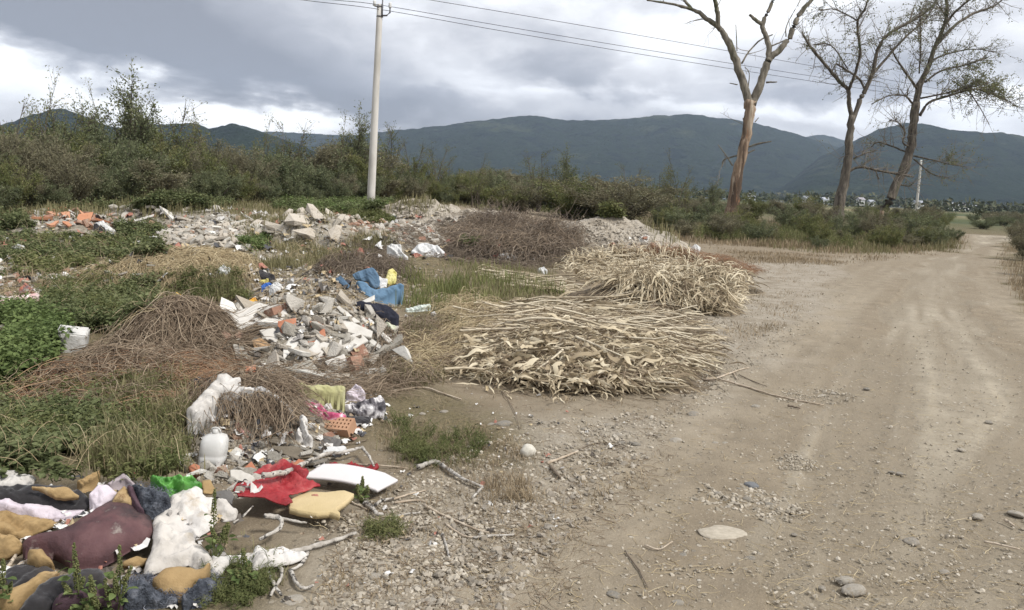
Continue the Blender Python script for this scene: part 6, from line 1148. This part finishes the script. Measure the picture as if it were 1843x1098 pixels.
STK_ = [([(1270, 684), (1292, 682), (1330, 668), (1348, 664)], .010, M_STICK, 'pale stick forming the short arm of the V right of the corn heap'), ([(1292, 684), (1340, 698), (1400, 716), (1482, 732)], .011, M_STICK, 'long pale stick lying towards the road right of the corn heap'),
 ([(1264, 686), (1288, 688)], .012, M_STICKB, 'short dark stick end left of the V-shaped sticks'), ([(1318, 670), (1326, 684)], .008, M_STICK, 'tiny stub between the V-shaped sticks'), ([(1418, 733), (1440, 738)], .012, M_STICKB, 'short dark stick piece below the long pale stick'), ([(1330, 676), (1360, 690), (1380, 697)], .006, M_STICKB, 'thin brown twig above the long pale stick'),
 ([(698, 708), (760, 700), (800, 712), (830, 722)], .010, M_STICK, 'pale forked branch right of the printed cloths'), ([(740, 700), (744, 660), (750, 640)], .006, M_STICK, 'thin upright-leaning twig above the pale forked branch'), ([(985, 838), (1010, 828), (1040, 816)], .011, M_STICK, 'pale bent stick right of the white round stone'), ([(990, 844), (1000, 855), (1008, 864)], .013, M_STICKB, 'short dark stub under the pale bent stick'),
 ([(1040, 812), (1070, 800), (1100, 802), (1125, 808)], .005, M_STICKB, 'thin curved twig running right from the pale bent stick'), ([(762, 912), (800, 932), (860, 958), (880, 962)], .008, M_STICK, 'thin pale stick, upper of the two parallel ones on bare soil'), ([(800, 946), (835, 968), (868, 970)], .007, M_STICK, 'thin pale stick, lower of the two parallel ones on bare soil'),
 ([(852, 972), (890, 968), (925, 966)], .010, M_BIRCH, 'short birch piece right of the parallel sticks'), ([(796, 966), (804, 990), (808, 1008)], .011, M_BIRCH, 'short upright birch twig with knobs on bare soil'), ([(640, 838), (700, 842), (735, 846)], .006, M_STICK, 'thin pale stick behind the white board'),
 ([(708, 902), (740, 892), (766, 886)], .007, M_STICK, 'pale stick right of the white board, upper'), ([(710, 908), (742, 904), (768, 906)], .007, M_STICK, 'pale stick right of the white board, lower'), ([(704, 934), (735, 928), (756, 926)], .008, M_BIRCH, 'birch stick right of the peeled fork'), ([(620, 900), (650, 915), (660, 920)], .006, M_STICK, 'twig touching the yellow foam board'),
 ([(650, 950), (680, 935), (705, 932)], .006, M_STICK, 'thin twig below the peeled birch fork'), ([(690, 978), (715, 972), (740, 968)], .005, M_STICK, 'thin twig above the grey pebbles'), ([(1125, 995), (1150, 1030), (1165, 1060)], .005, M_STICKB, 'thin dark curved twig at the edge of the road'), ([(1160, 985), (1185, 992), (1210, 978)], .006, M_STICK, 'thin bent pale twig left of the big flat stone'),
 ([(1770, 978), (1800, 984), (1835, 992)], .007, M_STICK, 'pale stick on the road at the right edge'), ([(1808, 940), (1825, 950)], .010, M_STICK, 'short pale stick above the long one at the right edge'), ([(900, 700), (925, 740), (935, 775)], .004, M_STICKB, 'thin dark twig in front of the flat corn heap'), ([(690, 600), (640, 690)], .006, M_STICKB, 'dark leaning twig right of the main rubble'),
 ([(520, 760), (600, 700), (640, 650)], .004, M_STICK, 'long thin stem slanting over the yellow-green cloth'), ([(410, 730), (432, 765), (445, 785)], .009, M_STICK, 'pale broken stick slanting down the front rubble'), ([(440, 755), (500, 775), (560, 815)], .005, M_STICKB, 'long dark twig slanting over the front rubble'), ([(590, 805), (625, 802), (660, 795)], .006, M_STICKB, 'dark twig right of the curved plastic shard'),
 ([(10, 1085), (60, 1080), (105, 1083)], .009, M_STICK, 'pale stalk lying across the bottom left corner'), ([(8, 1034), (30, 1000), (45, 955)], .009, M_STICK, 'pale stalk leaning on the foam at the left edge'), ([(5, 1040), (35, 1022), (68, 1003)], .009, M_STICK, 'second pale stalk crossing the leaning one at the left edge'), ([(285, 1010), (330, 990), (365, 972), (400, 960)], .006, M_STICKB, 'thin dark twig lying across the white fleece'), ([(316, 971), (350, 985)], .005, M_STICKB, 'tiny twig on the white fleece'),
 ([(225, 1034), (255, 1020), (280, 1008)], .007, M_STICK, 'pale twig between purple cushion and round foam'), ([(395, 1064), (430, 1050), (460, 1040)], .009, M_BIRCH, 'birch stick right of the shaggy grey cloth'), ([(420, 945), (440, 930), (455, 915)], .008, M_BIRCH, 'short birch stick beside the small fleece piece'),
 ([(1050, 640), (1090, 665), (1150, 690)], .006, M_STICKB, 'dark stem slanting down the front of the flat corn heap'), ([(430, 500), (470, 488), (500, 494), (525, 505)], .012, M_STICK, 'curved pale branch above the black rag')]
for pts, rad, mm, lab in STK_: stick(lab, [pts], rad, mm, name='stick', cat='stick')
# ================================================================ stones
def stone(px, py, wpx, label, mt, squash=.5, group=None, i=0, asp=.8, sink=.2):
    p = gp(px, py)[0]; s = wpx / FPX * np.linalg.norm(p - CAM); o = mkobj('stone', ST[i % len(ST)], None, None, (p[0], p[1], p[2] + s * squash * (.5 * .82 - .5 + .06 + (.34 if squash > .8 else .0)))); o.scale = (s, s * asp, s * squash); o.rotation_euler = (rng.normal(0, .08), rng.normal(0, .08), rng.uniform(0, .6) if asp > .6 else .1)
    o.material_slots[0].link = 'OBJECT'; o.material_slots[0].material = mt; o['label'] = label; o['category'] = 'stone'
    if group: o['group'] = group
stone(950, 820, 27, 'round white stone standing out on the soil below the flat corn heap', M_STONEW, .9, i=1, asp=.9, sink=0)
stone(1304, 960, 92, 'big flat pale stone embedded in the dirt road', mat('dusty_pale_stone', [(.34, .30, .235), (.46, .41, .33)], 'noise', ns=9, bump_=.6, bscale=30), .14, i=2, asp=.5, sink=-.1)
stone(1352, 874, 24, 'dark grey stone behind the small pebble cluster on the road', mat('dark_stone', [(.12, .125, .13), (.2, .2, .2)], 'obj'), .5, i=3)
for (x, y, w_) in [(1248, 746, 26), (1216, 794, 26), (905, 764, 32), (885, 764, 16), (1093, 765, 12), (1120, 797, 16), (1143, 799, 22), (1112, 784, 18), (1287, 797, 12), (1305, 798, 14), (1360, 732, 16), (674, 1038, 24), (598, 1042, 16), (572, 1040, 14), (750, 1060, 24), (735, 1045, 14), (775, 1082, 20), (720, 1090, 18), (780, 1072, 18), (745, 1032, 18), (955, 916, 16), (990, 950, 22), (906, 938, 18), (975, 930, 14), (996, 928, 14), (1105, 1070, 26), (846, 1042, 18), (658, 902, 14), (526, 1082, 40), (1228, 1000, 22), (1228, 950, 10), (1290, 888, 12), (1330, 880, 10), (1345, 898, 16), (1320, 905, 12), (1310, 912, 10), (1370, 905, 10), (1384, 908, 14), (1520, 1045, 30), (1535, 1062, 40), (1480, 1058, 12), (1350, 1005, 20), (1430, 962, 12), (1640, 975, 24), (1480, 712, 14), (1500, 708, 10), (1560, 700, 12), (1605, 850, 14), (1620, 852, 12), (1406, 830, 10), (800, 742, 20), (760, 745, 12), (700, 758, 12), (1010, 786, 14), (1050, 772, 12), (1730, 810, 14), (1780, 760, 12), (1760, 930, 20), (1830, 925, 26), (1700, 1030, 18), (1220, 1085, 20)]:
    stone(x, y, w_, 'smooth river pebble half sunk in the bare ground', M_STONE, rng.uniform(.28, .5), 'larger pebbles scattered on the bare ground', rng.integers(0, 10), rng.uniform(.6, .95), .15)
M_PEBR = mat('road_pebbles', [(.17, .15, .12), (.28, .245, .19), (.38, .335, .265), (.52, .475, .40)], bump_=.3, bscale=60)
BARE = [(560, 940), (700, 860), (900, 740), (1200, 730), (1300, 640), (1420, 590), (1843, 560), (1900, 1100), (560, 1110)]
crumbs(None, BARE, 8500, .004, .024, 301, M_PEBR, 'pebbles', .45, .05)
crumbs(None, [(1180, 560), (1330, 470), (1560, 470), (1500, 560), (1400, 650), (1250, 720)], 4200, .006, .034, 302, M_PEBR, 'pebbles', .5, .15)
crumbs(None, [(1270, 870), (1300, 885), (1350, 862), (1400, 900), (1470, 915), (1400, 950), (1340, 925), (1290, 925), (1240, 900)], 520, .008, .045, 303, M_PEBR, 'pebbles', .5, .0)
crumbs(None, [(1410, 700), (1520, 700), (1550, 720), (1480, 730), (1390, 722)], 600, .006, .028, 304, M_PEBR, 'pebbles', .6, .1)
crumbs(None, [(1390, 830), (1420, 815), (1470, 830), (1460, 848), (1400, 845)], 500, .005, .022, 305, M_PEBR, 'pebbles', .6, .1)
crumbs(None, [(600, 1000), (850, 900), (1130, 740), (1200, 760), (1150, 850), (900, 1098), (600, 1110)], 2600, .008, .045, 306, M_GRAVEL, 'pebbles', .45, .1)
crumbs(None, [(1400, 600), (1550, 480), (1800, 470), (1850, 560), (1843, 700)], 1500, .006, .028, 307, M_PEBR, 'pebbles', .35, .02)
crumbs(None, [(0, 470), (480, 440), (800, 450), (800, 560), (300, 600), (0, 560)], 1500, .02, .08, 308, M_GRAVEL, 'pebbles', .7, .3)
# ================================================================ grass and weeds
M_GRG = mat('green_grass', [(.075, .085, .030), (.135, .155, .055), (.21, .215, .085), (.31, .27, .14)], trans=.3, ns=2)
M_GRY = mat('yellowing_grass', [(.085, .085, .040), (.16, .15, .072), (.24, .215, .115), (.33, .29, .17)], trans=.25, ns=2)
M_GRD = mat('dry_grass', [(.12, .09, .055), (.22, .17, .105), (.33, .26, .17), (.42, .35, .24)], trans=.2, ns=2)
def grass(name, poly, nclump, per, hgt, wd_, mt, seed, spread=.07, lean=.45, S_=5):
    nclump = int(nclump * .8); r = np.random.default_rng(seed); q = sample_poly(poly, nclump * 2, r); g = gp(q[:, 0], q[:, 1]); g = g[np.argsort(-fbm(g[:, 0] * 1.3, g[:, 1] * 1.3, 2, seed) - r.random(len(g)) * .3)[:nclump]]; ci = np.repeat(np.arange(nclump), per); n = len(ci); b = g[ci].copy(); b[:, :2] += r.normal(0, spread, (n, 2)); b[:, 2] = H(b[:, 0], b[:, 1]) - .005
    cs = r.uniform(.45, 1.25, nclump)[ci]; hh = hgt * cs * r.uniform(.4, 1.1, n); an = r.uniform(0, 2 * PI, n); ln = lean * r.uniform(.2, 1.3, n); t = np.linspace(0, 1, S_)
    P = b[:, None] + np.stack([np.cos(an)[:, None] * (ln * hh)[:, None] * t ** 1.9, np.sin(an)[:, None] * (ln * hh)[:, None] * t ** 1.9, hh[:, None] * (t - .25 * (t ** 2) * ln[:, None])], -1)
    sd_ = np.stack([-np.sin(an), np.cos(an), 0 * an], 1)[:, None] * np.ones((1, S_, 1)); W = wd_ * r.uniform(.6, 1.3, (n, 1)) * np.array([.8, 1, .9, .6, .1])[None]
    V0 = np.stack([P - sd_ * W[..., None], P + sd_ * W[..., None]], 2); i = np.arange(n)[:, None] * S_ * 2; j = np.arange(S_ - 1)[None] * 2; f = np.stack([i + j, i + j + 1, i + j + 3, i + j + 2], -1).reshape(-1, 4)
    cr_ = np.clip(r.beta(2, 2, nclump)[ci] * .6 + r.random(n) * .4, 0, 1); mb = MB(); mb.add(V0.reshape(-1, 3), f, np.repeat(cr_, S_ * 2)); return mb.build(name, mt, None, kind='stuff')
def weeds(name, poly, npl, hgt, leaf, mt, seed, stems=4, leaves=11, spread=.5, asp=1.0, droop=.2, stm=None):
    r = np.random.default_rng(seed); q = sample_poly(poly, npl * 2, r); g = gp(q[:, 0], q[:, 1]); pk = np.argsort(-fbm(g[:, 0] * 1.7, g[:, 1] * 1.7, 2, seed) - r.random(len(g)) * .25)[:npl]; g = g[pk]; ci = np.repeat(np.arange(npl), stems); n = len(ci); S_ = 5; t = np.linspace(0, 1, S_)
    hh = hgt * r.uniform(.45, 1.15, npl)[ci] * r.uniform(.6, 1.1, n); an = r.uniform(0, 2 * PI, n); rr = hh * spread * r.uniform(.2, 1.3, n)
    P = g[ci][:, None] + np.stack([np.cos(an)[:, None] * rr[:, None] * t ** 1.3, np.sin(an)[:, None] * rr[:, None] * t ** 1.3, hh[:, None] * (t - .22 * t ** 2)], -1) + np.cumsum(r.normal(0, .012, (n, S_, 3)), 1) * np.array([1, 1, .3])
    v, f, qn = tubes(P, np.full((n, S_), .0022) * np.linspace(1, .4, S_)[None] * (1 + hgt), 3); mb = MB(); mb.add(v, f, .25)
    li = np.repeat(np.arange(n), leaves); nl = len(li); lt = r.uniform(.15, 1, nl) * (S_ - 1.001); i0 = lt.astype(int); fr = (lt - i0)[:, None]; pos = P[li, i0] * (1 - fr) + P[li, i0 + 1] * fr
    a2 = r.uniform(0, 2 * PI, nl); dd = nrm(np.stack([np.cos(a2), np.sin(a2), r.normal(.15, .35, nl) - droop], 1)); pos = pos + dd * leaf * .25
    LT = (np.array([[0, 0, 0], [.3, -.30, .07], [.7, -.22, .03], [1, 0, -.12], [.7, .22, .03], [.3, .30, .07], [.5, 0, -.01]]), [np.array([[0, 1, 6], [1, 2, 6], [2, 3, 6], [3, 4, 6], [4, 5, 6], [5, 0, 6]])])
    s = leaf * r.uniform(.5, 1.25, nl) * (1.15 - .5 * lt / S_); v, f, qn = scatter(LT[0], LT[1], pos, upframe(dd, r, .45), s[:, None] * np.array([1, asp, 1])); mb.add(v, f, np.repeat(np.clip(r.beta(2, 2, nl) * .6 + .4 * vnoise(pos[:, 0] * 2.3, pos[:, 1] * 2.3, seed), 0, 1), qn))
    return mb.build(name, mt, None, kind='stuff', smooth=False)
grass('green_grass', [(715, 500), (760, 468), (840, 478), (1000, 500), (1010, 530), (900, 545), (820, 560), (740, 560)], 260, 11, .24, .0055, M_GRG, 401, .10)
grass('green_grass', [(840, 480), (1000, 480), (1010, 560), (860, 550)], 260, 12, .18, .0045, M_GRY, 402, .10)
grass('yellowing_grass', [(430, 400), (500, 385), (500, 430), (620, 435), (700, 420), (700, 445), (600, 470), (480, 490), (440, 460)], 560, 11, .19, .006, M_GRY, 403, .14)
grass('yellowing_grass', [(400, 380), (700, 372), (700, 385), (500, 400), (430, 405)], 300, 11, .22, .008, M_GRY, 404, .16)
grass('dry_grass', [(990, 372), (1110, 378), (1195, 412), (1240, 440), (1400, 446), (1500, 458), (1600, 456), (1722, 448), (1728, 425), (1190, 385), (1000, 365)], 1900, 10, .26, .010, M_GRD, 405, .25, .3)
grass('yellowing_grass', [(990, 372), (1195, 412), (1400, 448), (1500, 460), (1700, 452), (1715, 428), (1190, 375), (1000, 365)], 1200, 10, .30, .010, M_GRY, 406, .25, .3)
grass('dry_grass', [(1280, 446), (1500, 462), (1600, 460), (1730, 452), (1500, 476), (1330, 474)], 700, 7, .12, .006, M_GRD, 407, .2, .6)
grass('yellowing_grass', [(-100, 400), (0, 392), (400, 376), (1000, 375), (1000, 366), (400, 362), (-100, 380)], 1000, 10, .30, .010, M_GRY, 408, .25, .3)
grass('yellowing_grass', [(680, 720), (760, 705), (840, 760), (960, 800), (950, 850), (800, 850), (690, 830)], 150, 9, .07, .0018, M_GRD, 409, .05, .7)
grass('green_grass', [(690, 740), (790, 720), (860, 800), (850, 845), (720, 850)], 60, 8, .08, .0018, M_GRY, 410, .05, .6)
grass('yellowing_grass', [(190, 770), (240, 700), (330, 690), (340, 760), (310, 850), (200, 860)], 420, 14, .20, .003, M_GRY, 411, .06, .5)
grass('green_grass', [(380, 990), (440, 970), (480, 1010), (500, 1060), (400, 1090), (370, 1050)], 40, 9, .06, .0018, M_GRY, 412, .03, .7)
grass('dry_grass', [(560, 690), (900, 690), (1250, 720), (1200, 900), (900, 1098), (560, 1098), (640, 900)], 520, 9, .05, .0016, M_GRD, 413, .03, 1.1)
grass('yellowing_grass', [(700, 560), (840, 560), (820, 640), (760, 700), (700, 690), (740, 620)], 300, 12, .14, .003, M_GRY, 414, .07, .7)
grass('dry_grass', [(1806, 440), (1830, 425), (1900, 425), (1960, 600), (1880, 580), (1822, 510), (1800, 470)], 360, 12, .30, .006, M_GRD, 415, .12, .4)
grass('dry_grass', [(1330, 480), (1500, 475), (1480, 530), (1370, 620), (1300, 600)], 320, 8, .07, .003, M_GRD, 416, .08, .9)
grass('dry_grass', [(0, 440), (300, 440), (130, 480), (150, 515), (480, 515), (480, 560), (0, 560)], 400, 10, .15, .004, M_GRD, 417, .12, .5)
grass('dry_grass', [(30, 600), (450, 600), (450, 700), (340, 760), (0, 760)], 380, 12, .14, .003, M_GRD, 418, .08, .6)
grass('green_grass', [(335, 500), (420, 500), (440, 545), (350, 548)], 130, 10, .22, .005, M_GRY, 419, .08, .4)
grass('green_grass', [(660, 950), (700, 945), (715, 970), (670, 980)], 20, 10, .07, .0018, M_GRY, 420, .03, .7)
grass('dry_grass', [(480, 470), (1100, 470), (1000, 560), (480, 560)], 260, 8, .12, .004, M_GRD, 421, .1, .7)
grass('dry_grass', [(830, 860), (930, 860), (960, 900), (880, 905)], 40, 22, .09, .0018, M_GRD, 422, .03, .9)
weeds('green_weeds', [(-40, 415), (40, 412), (70, 425), (200, 425), (290, 430), (290, 465), (60, 480), (-40, 470)], 330, .26, .065, M_LEAF_DG, 431)
weeds('green_weeds', [(-40, 400), (40, 395), (60, 410), (-40, 420)], 90, .40, .08, M_LEAF_DG, 461)
weeds('green_weeds', [(215, 412), (290, 412), (295, 430), (215, 432)], 90, .35, .07, M_LEAF_DG, 462)
weeds('green_weeds', [(60, 430), (280, 430), (270, 470), (150, 500), (0, 500)], 240, .24, .06, M_LEAF_OL, 432)
weeds('green_weeds', [(60, 560), (90, 505), (180, 500), (290, 520), (280, 560), (210, 600), (140, 605), (80, 590)], 380, .30, .05, M_LEAF_DG, 433)
weeds('green_weeds', [(60, 560), (120, 510), (280, 515), (200, 590)], 150, .34, .05, M_LEAF_OL, 434, asp=.5)
weeds('bright_weeds', [(-60, 600), (0, 570), (80, 580), (110, 600), (100, 650), (40, 690), (-60, 700)], 240, .36, .055, M_LEAF_GR, 435, stems=5, leaves=13)
weeds('ground_leaves', [(-60, 760), (60, 740), (180, 750), (250, 820), (210, 868), (100, 872), (-60, 865)], 420, .18, .045, M_LEAF_DG, 436, stems=4, leaves=9, spread=.9)
weeds('ground_leaves', [(0, 700), (330, 700), (330, 850), (230, 870), (0, 830)], 330, .20, .035, M_LEAF_OL, 437, spread=.6, asp=.55)
weeds('green_weeds', [(280, 500), (430, 495), (450, 545), (300, 548)], 120, .22, .05, M_LEAF_OL, 438, asp=.5)
weeds('creeping_vines', [(490, 378), (520, 352), (600, 350), (700, 352), (720, 372), (640, 385), (560, 388)], 560, .42, .10, M_LEAF_GR, 439, spread=.8)
weeds('creeping_vines', [(490, 378), (520, 352), (700, 352), (715, 380), (560, 388)], 420, .45, .10, M_LEAF_DG, 440, spread=.8)
weeds('creeping_vines', [(80, 384), (280, 374), (290, 352), (400, 356), (420, 375), (300, 378)], 480, .45, .09, M_LEAF_DG, 441, spread=.7)
weeds('green_weeds', [(630, 385), (680, 385), (720, 400), (700, 405), (640, 402)], 140, .30, .06, M_LEAF_OL, 442)
weeds('green_weeds', [(830, 438), (880, 435), (890, 450), (840, 450)], 90, .25, .05, M_LEAF_GR, 443)
weeds('pale_weeds', [(1250, 436), (1420, 440), (1500, 452), (1560, 452), (1500, 425), (1260, 415)], 420, .75, .07, M_LEAF_OL, 444, spread=.35, asp=.5)
weeds('green_weeds', [(430, 440), (480, 430), (500, 445), (450, 458)], 110, .25, .05, M_LEAF_GR, 445)
weeds('ground_leaves', [(690, 740), (860, 750), (880, 830), (720, 850)], 110, .13, .018, M_LEAF_OL, 446, asp=.4)
weeds('ground_leaves', [(380, 980), (450, 960), (500, 1050), (450, 1098), (350, 1098)], 70, .10, .016, M_LEAF_OL, 447, asp=.4)
weeds('ground_leaves', [(660, 948), (710, 942), (720, 968), (672, 980)], 30, .09, .018, M_LEAF_OL, 448, asp=.4)
weeds('green_weeds', [(850, 380), (1000, 372), (1180, 400), (1000, 385)], 220, .5, .08, M_LEAF_OL, 449)
# amaranth plants in the foreground
def amaranth(px, py, hgt, label, seed, nlf=9):
    r = np.random.default_rng(seed); g = gp(px, py)[0]; t0 = thing('amaranth_plant', label, 'plant', g); m = MB(); ml = MB(); ms = MB()
    for k in range(4):
        a = r.uniform(0, 2 * PI); hh = hgt * (1 if k == 0 else r.uniform(.45, .8)); S_ = 7; t = np.linspace(0, 1, S_); sp = .05 if k == 0 else .28
        P = g + np.stack([math.cos(a) * hh * sp * t, math.sin(a) * hh * sp * t, hh * t], 1) + np.cumsum(r.normal(0, .004, (S_, 3)), 0); v, f, _ = tubes(P[None], np.linspace(.0035, .0015, S_)[None], 5); m.add(v, f, .4)
        n = nlf; lt = r.uniform(.1, .75, n) * (S_ - 1.01); i0 = lt.astype(int); pos = P[i0] + (P[i0 + 1] - P[i0]) * (lt - i0)[:, None]; aa = r.uniform(0, 2 * PI, n); dd = nrm(np.stack([np.cos(aa), np.sin(aa), r.normal(.2, .3, n)], 1)); pe = pos + dd * .02
        LT = (np.array([[0, 0, 0], [.3, -.30, .07], [.7, -.22, .03], [1, 0, -.12], [.7, .22, .03], [.3, .30, .07], [.5, 0, -.01]]), [np.array([[0, 1, 6], [1, 2, 6], [2, 3, 6], [3, 4, 6], [4, 5, 6], [5, 0, 6]])]); v, f, q = scatter(LT[0], LT[1], pe, upframe(dd, r, .4), r.uniform(.022, .045, n)); ml.add(v, f, np.repeat(r.random(n), q))
        n = 150; lt = r.uniform(.55, 1, n) * (S_ - 1.01); i0 = lt.astype(int); pos = P[i0] + (P[i0 + 1] - P[i0]) * (lt - i0)[:, None]; wd = .012 * (1.1 - (lt / (S_ - 1) - .55) / .45 * .8); pos = pos + nrm(r.normal(size=(n, 3))) * wd[:, None]; v, f, q = scatter(ICO1[0], ICO1[1], pos, randrot(n, r), r.uniform(.0022, .0042, n)); ms.add(v, f, np.repeat(r.random(n), q))
    m.build('stems', M_LEAF_OL, t0); ml.build('leaves', M_LEAF_GR, t0, smooth=False, kind='stuff'); ms.build('seed_heads', M_LEAF_OL, t0, kind='stuff')
crumbs(None, [(560, 1098), (620, 930), (900, 770), (1180, 735), (1330, 640), (1400, 640), (1200, 800), (950, 930), (800, 1098)], 5200, .006, .036, 311, M_PEBR, 'pebbles', .5, .05)
weeds('ground_leaves', [(30, 700), (200, 690), (330, 700), (330, 760), (100, 760)], 130, .16, .03, M_LEAF_OL, 463, spread=.6, asp=.5)
grass('yellowing_grass', [(1190, 425), (1400, 446), (1600, 455), (1722, 448), (1722, 425), (1500, 420), (1200, 405)], 900, 9, .42, .010, M_GRY, 464, .25, .35)
amaranth(140, 1118, .30, 'amaranth plant with upright seed head in front of the black roll, leftmost', 1); amaranth(210, 1112, .28, 'amaranth plant with a seed head in front of the plum cushion', 2); amaranth(388, 1010, .30, 'tall thin dark seed stalk growing in front of the white fleece', 3, 5); amaranth(440, 1060, .16, 'small weed with seed head beside the dirty white cloth', 4); amaranth(168, 1125, .20, 'lower amaranth plant between the two tallest in the corner', 5); amaranth(4, 1110, .22, 'leafy weed at the very bottom left corner', 6)
for i, (x, y, hg) in enumerate([(225, 800, .26), (255, 790, .28), (275, 830, .24), (200, 820, .2), (300, 800, .22), (650, 905, .12)]): amaranth(x, y, hg, 'dark upright seed stalk among the weeds left of the front rubble' if i < 5 else 'tiny dark seedling growing in front of the white board', 20 + i, 4)
for o in bpy.data.objects:
    if o.name.startswith('amaranth_plant') and o.get('label', '').startswith('dark upright'): o['group'] = 'seed stalks left of the front rubble'
# loose stems over the lower-left rubbish and the front heap
tw = thing('dry_stem_tangle', 'tangle of dry grey stems held under the torn white sack', 'dry stems', gp(470, 760)[0]); strands(tw, 'dry_stems', Z3([(350, 330), (600, 240), (900, 260), (1080, 400), (1100, 520), (900, 520), (700, 430), (420, 460)]), 620, -.5, 1.0, .40, .003, M_VINE, 451, lift=.10, arch=.08, wig=.2)
tw = thing('dry_stem_tangle', 'tangle of dry stems between the main rubble and the yellow-green cloth', 'dry stems', gp(560, 695)[0]); strands(tw, 'dry_stems', [(420, 680), (700, 650), (760, 690), (700, 720), (480, 715)], 700, .1, .9, .4, .003, M_VINE, 452, lift=.06, arch=.08, wig=.25)
tw = thing('dry_stem_tangle', 'tangle of dry stems right of the main rubble, before the corn leaves', 'dry stems', gp(760, 640)[0]); strands(tw, 'dry_stems', [(700, 590), (800, 580), (830, 660), (760, 700), (690, 700)], 800, .3, 1.2, .4, .003, M_VINE, 453, lift=.08, arch=.08, wig=.25)
strands(None, 'twig_litter', BARE, 1500, 0, 3, .10, .0014, M_STRAW, 454, lift=.004, arch=.004, wig=.15, Sn=5)
strands(None, 'twig_litter', [(560, 1098), (640, 880), (900, 700), (1250, 700), (1200, 850), (1000, 1098)], 1500, 0, 3, .13, .0016, M_VINE, 455, lift=.004, arch=.006, wig=.2, Sn=5)
strands(None, 'twig_litter', [(0, 470), (800, 450), (800, 560), (460, 560), (0, 600)], 1500, 0, 3, .3, .003, M_STRAW, 456, lift=.03, arch=.03, wig=.2, Sn=5)

# small scraps of rubbish, far too many to count
M_SCRAP = mat('rubbish_scraps', [(.62, .61, .58), (.10, .085, .07), (.55, .53, .50), (.25, .19, .13), (.07, .07, .075), (.45, .36, .22), (.66, .65, .63), (.30, .28, .26), (.33, .15, .11), (.16, .22, .30)], nmix=.02, rough=.7)
for n_ in M_SCRAP.node_tree.nodes:
    if n_.type == 'VALTORGB': n_.color_ramp.interpolation = 'CONSTANT'
def scraps(poly, n, s0, s1, seed):
    r = np.random.default_rng(seed); q = sample_poly(poly, n, r); g = gp(q[:, 0], q[:, 1]); k = 7; L_ = r.uniform(s0, s1, n); t = np.linspace(0, 1, 5); hd = r.uniform(0, 2 * PI, n)
    P = g[:, None] + np.stack([np.cos(hd)[:, None] * L_[:, None] * t, np.sin(hd)[:, None] * L_[:, None] * t, np.abs(r.normal(0, .25, (n, 5))) * L_[:, None] + .006], -1); P[..., 2] = np.maximum(P[..., 2], H(P[..., 0], P[..., 1]) + .004)
    sd_ = np.stack([-np.sin(hd), np.cos(hd), r.normal(0, .4, n)], 1)[:, None] + r.normal(0, .25, (n, 5, 3)); v, f, qn = ribbons(P, sd_, (L_[:, None] * r.uniform(.15, .5, (n, 5))), .3); mb = MB(); mb.add(v, f, np.repeat(r.random(n), qn)); mb.build('rubbish_scraps', M_SCRAP, None, kind='stuff', smooth=False)
scraps([(0, 860), (250, 850), (430, 870), (470, 1000), (380, 1098), (0, 1098)], 150, .015, .06, 501)
scraps([(290, 800), (330, 700), (520, 690), (700, 710), (700, 760), (620, 820), (440, 890)], 420, .015, .07, 502)
scraps([(380, 560), (500, 470), (760, 540), (780, 600), (700, 690), (430, 690)], 380, .02, .09, 503)
scraps([(0, 470), (480, 430), (700, 440), (640, 530), (300, 560), (0, 600)], 520, .03, .14, 504)
scraps([(0, 380), (480, 375), (1000, 395), (1000, 470), (700, 470), (0, 440)], 420, .05, .22, 505)
scraps([(560, 700), (900, 700), (1200, 740), (1000, 960), (500, 1098)], 130, .01, .04, 506)

for k_, poly_ in enumerate(([(-40, 415), (290, 415), (290, 500), (0, 500)], [(60, 500), (290, 510), (280, 600), (80, 600)], [(0, 700), (330, 700), (330, 860), (0, 870)], [(430, 400), (700, 430), (600, 480), (440, 480)])):
    strands(None, 'dead_stems', poly_, 260, 0, 3, .28 if k_ != 2 else .16, .0028 if k_ != 2 else .0016, M_STRAW, 610 + k_, lift=.10, arch=.08, wig=.2, Sn=6, rise=.22 if k_ != 2 else .14)
